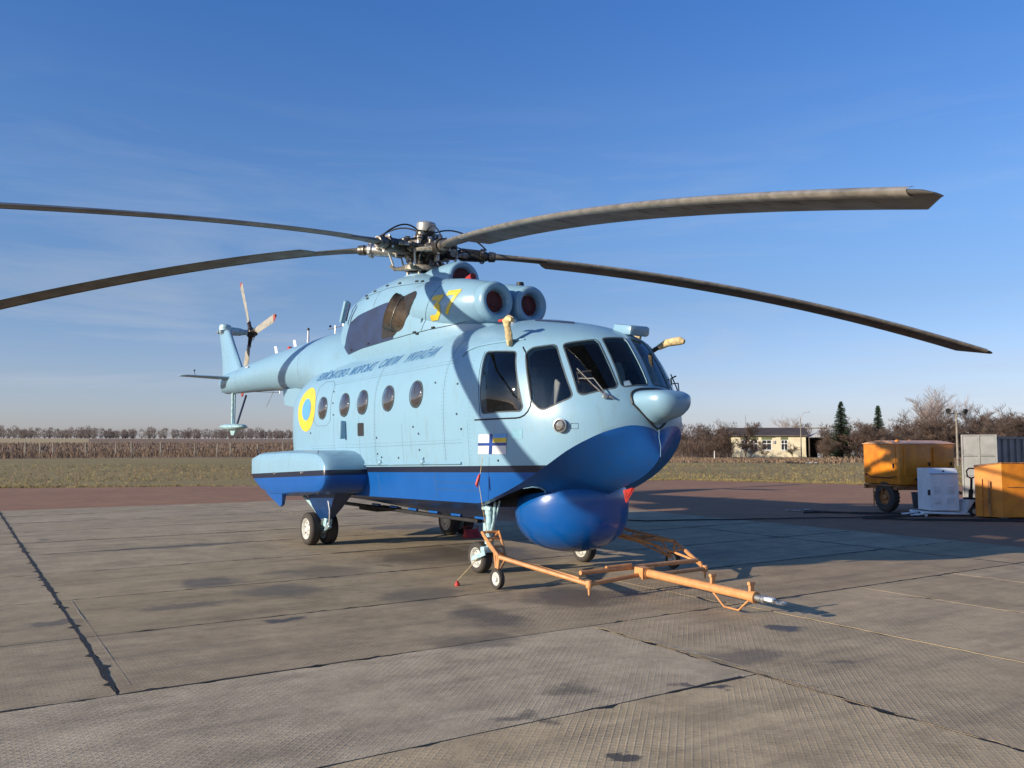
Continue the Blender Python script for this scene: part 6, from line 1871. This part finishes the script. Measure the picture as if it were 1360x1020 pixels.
m.build('chassis', None, tr)
for x_, y_ in ((0.06, 0.55), (TL - .14, 0.55)):
    m = MB(); pr = [(0.20, -0.09), (0.30, -0.11), (0.36, -0.08), (0.37, 0), (0.36, 0.08), (0.30, 0.11), (0.20, 0.09), (0.19, 0), (0.20, -0.09)]
    m.lathe(pr, (x_, y_, 0.37), (1, 0, 0), 28, M_tyre)
    for k in range(24):
        t = 2 * pi * k / 24; m.box((x_, y_ + 0.362 * cos(t), 0.37 + 0.362 * sin(t)), (0.17, 0.03, 0.03), Matrix.Rotation(t, 3, 'X'), M_tyre)
    w = m.build('wheel', None, tr, smooth=40); m = MB(); m.lathe([(0, -0.07), (0.06, -0.08), (0.08, -0.04), (0.19, -0.03), (0.20, -0.08), (0.20, 0.08), (0.19, .03), (0.08, .04), (0, 0.07)], (x_, y_, 0.37), (1, 0, 0), 20); m.build('rim', M_ordark, w, smooth=40)
m = MB(); m.tube([(TL + .05, TW / 2, 0.60), (TL + .9, TW / 2 + .1, 0.42)], 0.035, 8); m.tube([(TL - .2, TW / 2, 0.6), (TL - .18, TW / 2, 0.02)], 0.03, 8); m.box((TL - .18, TW / 2, 0.012), (0.2, 0.2, 0.024)); m.build('drawbar', M_ordark, tr)
m = MB()
for x_ in (0.45, 0.62): m.tube([(x_, -0.03, 0.84), (x_, -0.10, 0.80), (x_ + .02, -0.12, 0.55), (x_ + .1, -0.14, 0.12), (x_ + .3, -0.2, 0.02)], 0.028, 8)
m.build('cable', M_black, tr, smooth=60)
m = MB(); m.loft([[(0.30, -0.05, 0.52), (0.75, -0.05, 0.50), (0.66, -0.06, 0.10), (0.34, -0.06, 0.12)], [(0.30, -0.02, 0.52), (0.75, -0.02, 0.50), (0.66, -0.03, 0.10), (0.34, -0.03, 0.12)]]); m.build('mud_guard', M_greydark_shade, tr)

# white power cabinet on a pallet trolley
ct = empty('power_cart', (9.88, 20.35, 0), radians(4), label='white ventilated power cabinet standing on a hand trolley', cat='power cart')
CW_, CD, CZ = 0.70, 0.55, 0.14
m = MB()
prof = [(0, CZ), (0, 1.0), (0.10, 1.13), (CD, 1.13), (CD, CZ)]
m.loft([[(0, y, z) for y, z in prof], [(CW_, y, z) for y, z in prof]]); m.build('cabinet', M_cart, ct, smooth=20)
m = MB(); m.box((CW_ / 2, -0.008, 1.0), (CW_ + .006, 0.02, 0.012)); m.build('lid_seam', M_seam, ct)
for gx in (0.16, 0.50):
    for gz in (0.30, 0.55):
        for q in range(5):
            m = MB(); m.box((gx, -0.006, gz + q * 0.035), (0.17, 0.02, 0.012), Matrix.Rotation(radians(25), 3, 'X')); m.build('slat', M_cart, ct)
for q in range(5):
    m = MB(); m.box((CW_ + .006, 0.28, 0.34 + q * 0.035), (0.02, 0.2, 0.012)); m.build('slat', M_cart, ct)
m = MB(); m.lathe([(0.02, 0), (0.02, 0.02), (0, 0.02)], (0.33, -0.0, 1.06), (0, -1, 0.3), 10); m.box((CW_ - .12, 0.15, 1.14), (0.12, .07, .02)); m.build('lock', M_black, ct)
m = MB(); m.box((-0.02, 0.02, 0.56), (0.04, 0.05, 0.13)); m.build('socket', M_black, ct)
m = MB()
m.box((0.40, 0.02, 0.075), (1.25, 0.12, 0.05), Matrix.Rotation(radians(2), 3, 'Y'), bev=.01); m.box((0.40, CD - .05, 0.075), (1.25, 0.12, 0.05), Matrix.Rotation(radians(2), 3, 'Y'), bev=.01)
m.loft([[(0.80, y, 0.08) for y in (-0.03, CD)] + [(0.86, y, 0.08) for y in (CD, -0.03)], [(0.93, y, 0.38) for y in (-0.03, CD)] + [(1.08, y, 0.38) for y in (CD, -0.03)]])
m.box((1.02, CD / 2 - .02, 0.36), (0.22, CD, 0.05), bev=.01)
m.build('trolley_frame', M_cart, ct, smooth=30)
for y_ in (-0.0, 0.42):
    m = MB(); m.lathe([(0.05, -0.03), (0.11, -0.04), (0.12, 0), (0.11, 0.04), (0.05, 0.03)], (1.03, y_ - .04, 0.12), (0, 1, 0), 22, M_tyre, cap=False); w = m.build('wheel', None, ct, smooth=40)
    m = MB(); m.lathe([(0, -0.035), (0.03, -0.045), (0.06, -0.038), (0.06, 0.038), (0, 0.035)], (1.03, y_ - .04, 0.12), (0, 1, 0), 18, M_rim); m.build('rim', None, w, smooth=40)
m = MB(); m.box((1.10, 0.22, 0.28), (0.22, 0.24, 0.30), bev=.03); m.tube([(1.12, 0.22, 0.40), (1.14, 0.22, 0.62)], 0.05, 10); m.build('pump', M_black, ct, smooth=40)
m = MB(); m.tube([(1.13, 0.20, 0.55), (1.15, 0.20, 0.88)], 0.028, 8); m.tube([(1.15, 0.20, 0.88), (1.05, 0.20, 0.93), (1.03, 0.20, 1.06), (1.09, 0.20, 1.12), (1.22, 0.20, 1.12), (1.28, 0.20, 1.06), (1.25, 0.20, 0.93), (1.15, 0.20, 0.88)], 0.018, 8); m.build('handle', M_black, ct, smooth=50)
for y_ in (0.02, 0.44):
    m = MB(); m.box((-0.32, y_, 0.045), (0.30, 0.10, 0.03), Matrix.Rotation(radians(-6), 3, 'Y'), bev=.008); m.lathe([(0, -.03), (0.035, -.03), (0.035, .03), (0, .03)], (-0.12, y_, 0.036), (0, 1, 0), 12); m.build('fork_tine', M_cart, ct)

# orange cabinet box, right
ob = empty('orange_cabinet', (11.22, 19.72, 0), 0, label='orange sheet-metal box standing right of the white cart', cat='cabinet')
base = [(-0.44, 0.34), (0.0, 0.0), (2.3, 0.25), (1.9, 1.4), (0.08, 1.3)]
ht = [1.17, 1.26, 1.24, 1.24, 1.17]
m = MB(); m.loft([[(x, y, 0.03) for x, y in base], [(x, y, h) for (x, y), h in zip(base, ht)]]); m.build('casing', M_orange, ob)
m = MB(); m.loft([[(x * 1.02 - .01, y * 1.02 - .02, h + .002) for (x, y), h in zip(base, ht)], [(x * 1.02 - .01, y * 1.02 - .02, h + .022) for (x, y), h in zip(base, ht)]]); m.build('lid', M_ordark, ob)
m = MB(); m.loft([[(-0.42, 0.32, 0.04), (-0.32, 0.24, 0.04), (-0.32, 0.24, 0.90), (-0.42, 0.32, 0.90)], [(-0.44, 0.29, 0.04), (-0.34, 0.21, 0.04), (-0.34, 0.21, 0.90), (-0.44, 0.29, 0.90)]]); m.build('side_panel', M_orange, ob)
m = MB(); m.loft([[(-0.24, 0.15, 0.05), (-0.20, 0.12, 0.05), (-0.20, 0.12, 0.85), (-0.24, 0.15, 0.88)], [(-0.26, 0.12, 0.05), (-0.22, 0.09, 0.05), (-0.22, 0.09, 0.85), (-0.26, 0.12, 0.88)]]); m.build('edge_strip', M_ordark, ob)
m = MB(); m.tube([(0.12, -0.006, 0.72), (1.6, 0.155, 0.70)], 0.008, 5); m.build('weld_seam', M_ordark, ob)
m = MB()
for x_, y_ in ((0.05, 0.06), (1.2, 0.2), (2.1, 0.3), (-0.35, 0.36)): m.box((x_, y_ + .03, 0.015), (0.14, 0.12, 0.03))
m.build('feet', M_conc2, ob)

# grey container behind: one sheet steel, its shaded walls given a darker grey
gc = empty('grey_container', (15.27, 27.0, 0), atan2(0.75, 0.66), label='grey sheet-steel container with framed panels behind the orange box', cat='container')
m = MB(); m.box((0.03, 0.52, 1.0), (0.04, 1.0, 1.96), m=M_greysheet); m.box((2.6, 0.06, 0.97), (5.1, 0.04, 1.90), m=M_greydark_shade); m.box((2.6, 1.02, 0.97), (5.1, 0.04, 1.90), m=M_greydark_shade); m.box((2.6, 0.54, 1.93), (5.16, 0.98, 0.03), m=M_greydark_shade)
m.build('walls', None, gc)
for k in range(2):
    for j in range(3):
        q = MB(); q.box((-0.004, 0.275 + k * 0.49, 0.345 + j * 0.655), (0.03, 0.43, 0.60), bev=0.006); q.build('panel', M_greysheet, gc)
for y_ in (0.03, 0.52, 1.01): q = MB(); q.box((-0.016, y_, 1.0), (0.05, 0.05, 1.99)); q.build('frame_bar', M_greysheet, gc)
for z_ in (0.02, 0.675, 1.33, 1.985): q = MB(); q.box((-0.012, 0.52, z_), (0.046, 1.03, 0.032)); q.build('frame_bar', M_greysheet, gc)
for x_ in (0.75, 1.7, 2.7, 3.7, 4.7): q = MB(); q.box((x_, 0.01, 0.97), (0.06, 0.06, 1.90)); q.build('stiffener', M_greysheet, gc)
q = MB(); q.box((2.6, 0.02, 1.90), (5.1, 0.06, 0.06)); q.build('top_rail', M_greydark_shade, gc)

# cables lying on the asphalt
def cable(pts, r, label, seed):
    r_ = random.Random(seed); P = []
    for i in range(len(pts) - 1):
        a, b = Vector((*pts[i], r)), Vector((*pts[i + 1], r)); n = max(2, int((b - a).length / 0.15))
        for j in range(n):
            p = a.lerp(b, j / n); q = noise.noise(Vector((p.x * 1.5, p.y * 1.5, seed))) * 0.14; P.append((p.x + q * .5, p.y + q, r))
    m = MB(); m.tube(P, r, 6); o = m.build('cable', M_black, smooth=60); return tag(o, label, 'cable', 'black cables on the asphalt')
cable([(9.9, 21.0), (8.6, 20.9), (7.4, 21.9), (6.9, 22.2)], 0.022, 'thick black cable coming from the trailer wheel towards the left', 1)
cable([(10.0, 20.9), (8.4, 21.3), (7.2, 21.3), (7.7, 21.8)], 0.02, 'black cable looping back beside the thick cable', 2)
cable([(10.1, 21.0), (9.0, 20.2), (7.4, 19.9), (5.0, 19.4), (3.0, 19.1), (1.2, 19.8)], 0.014, 'black line of tar seam and cable running across the apron to the helicopter', 3)  # tube drawn for a tar seam, with cable only near the equipment
cable([(10.2, 20.6), (8.0, 19.7), (9.6, 19.1), (12.5, 18.9)], 0.018, 'black cable bending right below the white cart', 4)
cable([(9.9, 20.6), (8.3, 20.3), (8.9, 19.5), (11.0, 19.3), (13.5, 19.4)], 0.016, 'thin black cable passing the foot of the orange box', 5)
m = MB(); m.box((7.25, 21.95, 0.02), (0.55, 0.05, 0.03), Matrix.Rotation(radians(-20), 3, 'Z'), bev=.01); m.box((7.5, 21.9, .03), (.12, .09, .05), bev=.01); o = m.build('cable_plug', M_alu); tag(o, 'grey plug at the free end of the cables', 'plug')

# ---------------------------------------------------------------- tow bar
HM = Matrix.LocRotScale(heli.location, heli.rotation_euler, None)
tb_ = empty('tow_bar', heli.location, heli.rotation_euler.z, label='orange tubular tow bar coupled to both nose wheels', cat='tow bar')
E1, E2 = Vector((5.50, -1.02, 0.17)), Vector((5.42, 0.92, 0.17))
for sg, E_ in ((-1, E1), (1, E2)):
    m = MB()
    A_ = Vector((3.40, sg * 1.04, 0.56)); B_ = Vector((3.44, sg * 0.80, 0.56)); T_ = Vector((4.40, sg * 1.46, 0.38)); S_ = Vector((4.20, sg * 1.22, 0.34))
    Lw = Vector((4.36, sg * 1.46, 0.14)); G_ = Vector((3.52, sg * 1.02, 0.42))
    for a, b, r in ((A_, G_, .020), (B_, G_, .018), (A_, B_, .017), (G_, T_, .026), (G_, S_, .020), (A_, T_, .020), (B_, S_, .018), (A_.lerp(T_, .45), G_.lerp(S_, .5), .013), (A_.lerp(T_, .7), G_.lerp(T_, .45), .013), (A_.lerp(T_, .25), B_.lerp(S_, .3), .013), (A_.lerp(T_, .6), B_.lerp(S_, .6), .013), (A_.lerp(T_, .8), B_.lerp(S_, .85), .013), (T_, Lw, .017), (S_, Lw, .015), (G_.lerp(T_, .55), Lw, .014), (G_.lerp(T_, .8), Lw, .014), (G_.lerp(S_, .6), Lw, .012)):
        m.tube([a, b], r, 8)
    m.build('coupling_truss', M_towor, tb_, smooth=60)
    m = MB(); m.tube([T_, T_.lerp(E_, .5), E_], [.027, .027, .026], 10); m.build('side_tube', M_towor, tb_, smooth=60)
    m = MB(); m.tube([S_, T_.lerp(E_, 0.90) + Vector((0, 0, .03))], .016, 8); m.tube([T_.lerp(E_, .3), S_.lerp(E_, .35)], .016, 6); m.build('brace_tube', M_towor, tb_, smooth=60)
    m = MB(); m.lathe([(0.034, -0.04), (0.038, 0), (0.034, 0.04)], E_, (0, 0, 1), 12); m.tube([E_, E_ - Vector((0, 0, .12))], [.02, .010], 8); m.build('corner_joint', M_towor, tb_, smooth=40)
    m = MB(); m.lathe([(0.08, -0.025), (0.115, -0.03), (0.125, 0), (0.115, 0.03), (0.08, 0.025)], (4.36, sg * 1.46, 0.125), (0, 1, 0), 24, M_tyre, cap=False); m.lathe([(0, -0.02), (0.03, -0.035), (0.04, -.015), (0.08, -0.02), (0.08, 0.02), (0.04, .015), (0.03, .035), (0, 0.02)], (4.36, sg * 1.46, 0.125), (0, 1, 0), 20, M_rim)
    m.build('wheel', None, tb_, smooth=40)
m = MB(); m.tube([(5.33, -1.0, 0.27), (5.36, 0.85, 0.27)], .026, 10); m.tube([(5.33, -0.62, 0.295), (5.35, -0.25, 0.30)], .022, 8); m.build('cross_tube', M_towor, tb_, smooth=60)
m = MB(); m.tube([E1, Vector((5.46, -0.20, 0.20))], .025, 10); m.build('front_tube', M_towor, tb_, smooth=60)
m = MB(); m.tube([E2, Vector((5.48, -0.12, 0.18))], .025, 10); m.build('front_tube', M_towor, tb_, smooth=60)
bx_ = Vector((5.50, -0.19, 0.23)); tp = Vector((7.14, -0.28, 0.19)); dd = (tp - bx_).normalized()
rotm = dd.to_track_quat('X', 'Z').to_matrix()
m = MB(); m.box(bx_ - dd * .02, (0.16, 0.13, 0.11), rotm, bev=.01); m.box(bx_ + dd * .07, (0.02, 0.18, 0.13), rotm); m.build('pivot_box', M_towor, tb_)
m = MB(); m.tube([bx_, bx_.lerp(tp, .5), tp], .047, 14); m.lathe([(0.062, -.02), (0.062, .02)], bx_.lerp(tp, .04), dd, 14); m.lathe([(0.06, -.03), (0.06, .03)], tp, dd, 14); m.build('main_tube', M_towor, tb_, smooth=50)
for t in (.66, .98):
    m = MB(); q = bx_.lerp(tp, t); m.box(q + Vector((0, 0, .09)), (0.03, .06, .10), rotm, bev=.008); m.lathe([(0.02, -.04), (0.02, .04)], q + Vector((0, 0, .13)), (0, 1, 0), 8)
    m.build('lug', M_towor, tb_)
m = MB(); q1, q2 = bx_.lerp(tp, .66), bx_.lerp(tp, .96)
m.tube([q1 - Vector((0, 0, .04)), q1.lerp(q2, .35) * 1.0 + Vector((0, -.02, -.16)), q1.lerp(q2, .75) + Vector((0, -.02, -.16)), q2 - Vector((0, 0, .04))], .011, 6); m.build('skid_hoop', M_towor, tb_, smooth=60)
m = MB(); m.tube([tp, tp + dd * .10], .035, 10, M_alu); m.tube([tp + dd * .10, tp + dd * .26], .022, 10, M_alu); m.lathe([(0.04, -.02), (0.04, .02)], tp + dd * .13, dd, 12, M_alu); m.box(tp + dd * .20 + Vector((0, 0, .012)), (.10, .07, .035), rotm, M_cart, bev=.008)
for k in range(10):
    t = 2 * pi * k / 10; t2 = 2 * pi * (k + 1) / 10; c = tp + dd * .33; r_e = .045
    m.tube([c + rotm @ Vector((r_e * cos(t), r_e * sin(t), 0)), c + rotm @ Vector((r_e * cos(t2), r_e * sin(t2), 0))], .013, 6, M_alu)
m.build('towing_eye', None, tb_, smooth=50)
# red warning weight on a cord, red streamer, red chock
o = empty('ground_weight', (-0.66, 10.45, 0), 0, label='small red ground weight on a cord by the near nose wheel', cat='weight')
m = MB(); m.lathe([(0.032, 0), (0.034, 0.015), (0.022, 0.045), (0.01, 0.06), (0, 0.065)], (0, 0, 0), (0, 0, 1), 12); m.build('cone', M_red, o, smooth=40)
m = MB(); m.tube([(0, 0, 0.06), (0.10, 0.06, 0.16), (0.24, 0.16, 0.31)], .006, 5); m.build('cord', M_cloth, o)
cd = empty('remove_before_flight_streamer', HM @ Vector((3.55, -1.18, 1.50)), 0, label='red streamer hanging on a cord over the blue hull side', cat='streamer')
m = MB(); pA = HM @ Vector((3.62, -1.30, 1.62)); 
P = [HM @ Vector((3.80, -1.30, 1.56)) - cd.location, HM @ Vector((3.72, -1.30, 1.20)) - cd.location, HM @ Vector((3.62, -1.16, 0.80)) - cd.location, HM @ Vector((3.46, -1.0, 0.52)) - cd.location]
m.tube(P, .004, 5); m.build('cord', M_cloth, cd)
m = MB(); a = HM @ Vector((3.75, -1.32, 1.30)) - cd.location; m.tube([a + Vector((0.01, 0, 0.03)), a, a + Vector((-0.03, 0.0, -0.10)), a + Vector((-0.02, 0, -0.14))], [.008, .02, .022, .006], 6); m.build('tag', M_red, cd)
del cd['label']; cd['label'] = 'red streamer hanging on a cord over the blue hull side'; cd.name = 'warning_streamer'
ck = HM @ Vector((-0.62, 1.33, 0))
o = empty('wheel_chock', ck, heli.rotation_euler.z, label='red metal wheel chock in front of the far main wheel', cat='chock')
m = MB(); m.loft([[(0.0, -0.15, 0), (0.16, -0.15, 0), (0.05, -0.15, 0.15)], [(0.0, 0.15, 0), (0.16, 0.15, 0), (0.05, 0.15, 0.15)]]); m.build('wedge', M_red, o)
m = MB(); m.tube([(0.05, -0.15, .15), (0.05, -0.15, 0.20), (0.05, 0.15, .20), (0.05, .15, .15)], .01, 6); m.box((0.16, 0, .012), (.12, .34, .02)); m.build('handle', M_red, o)
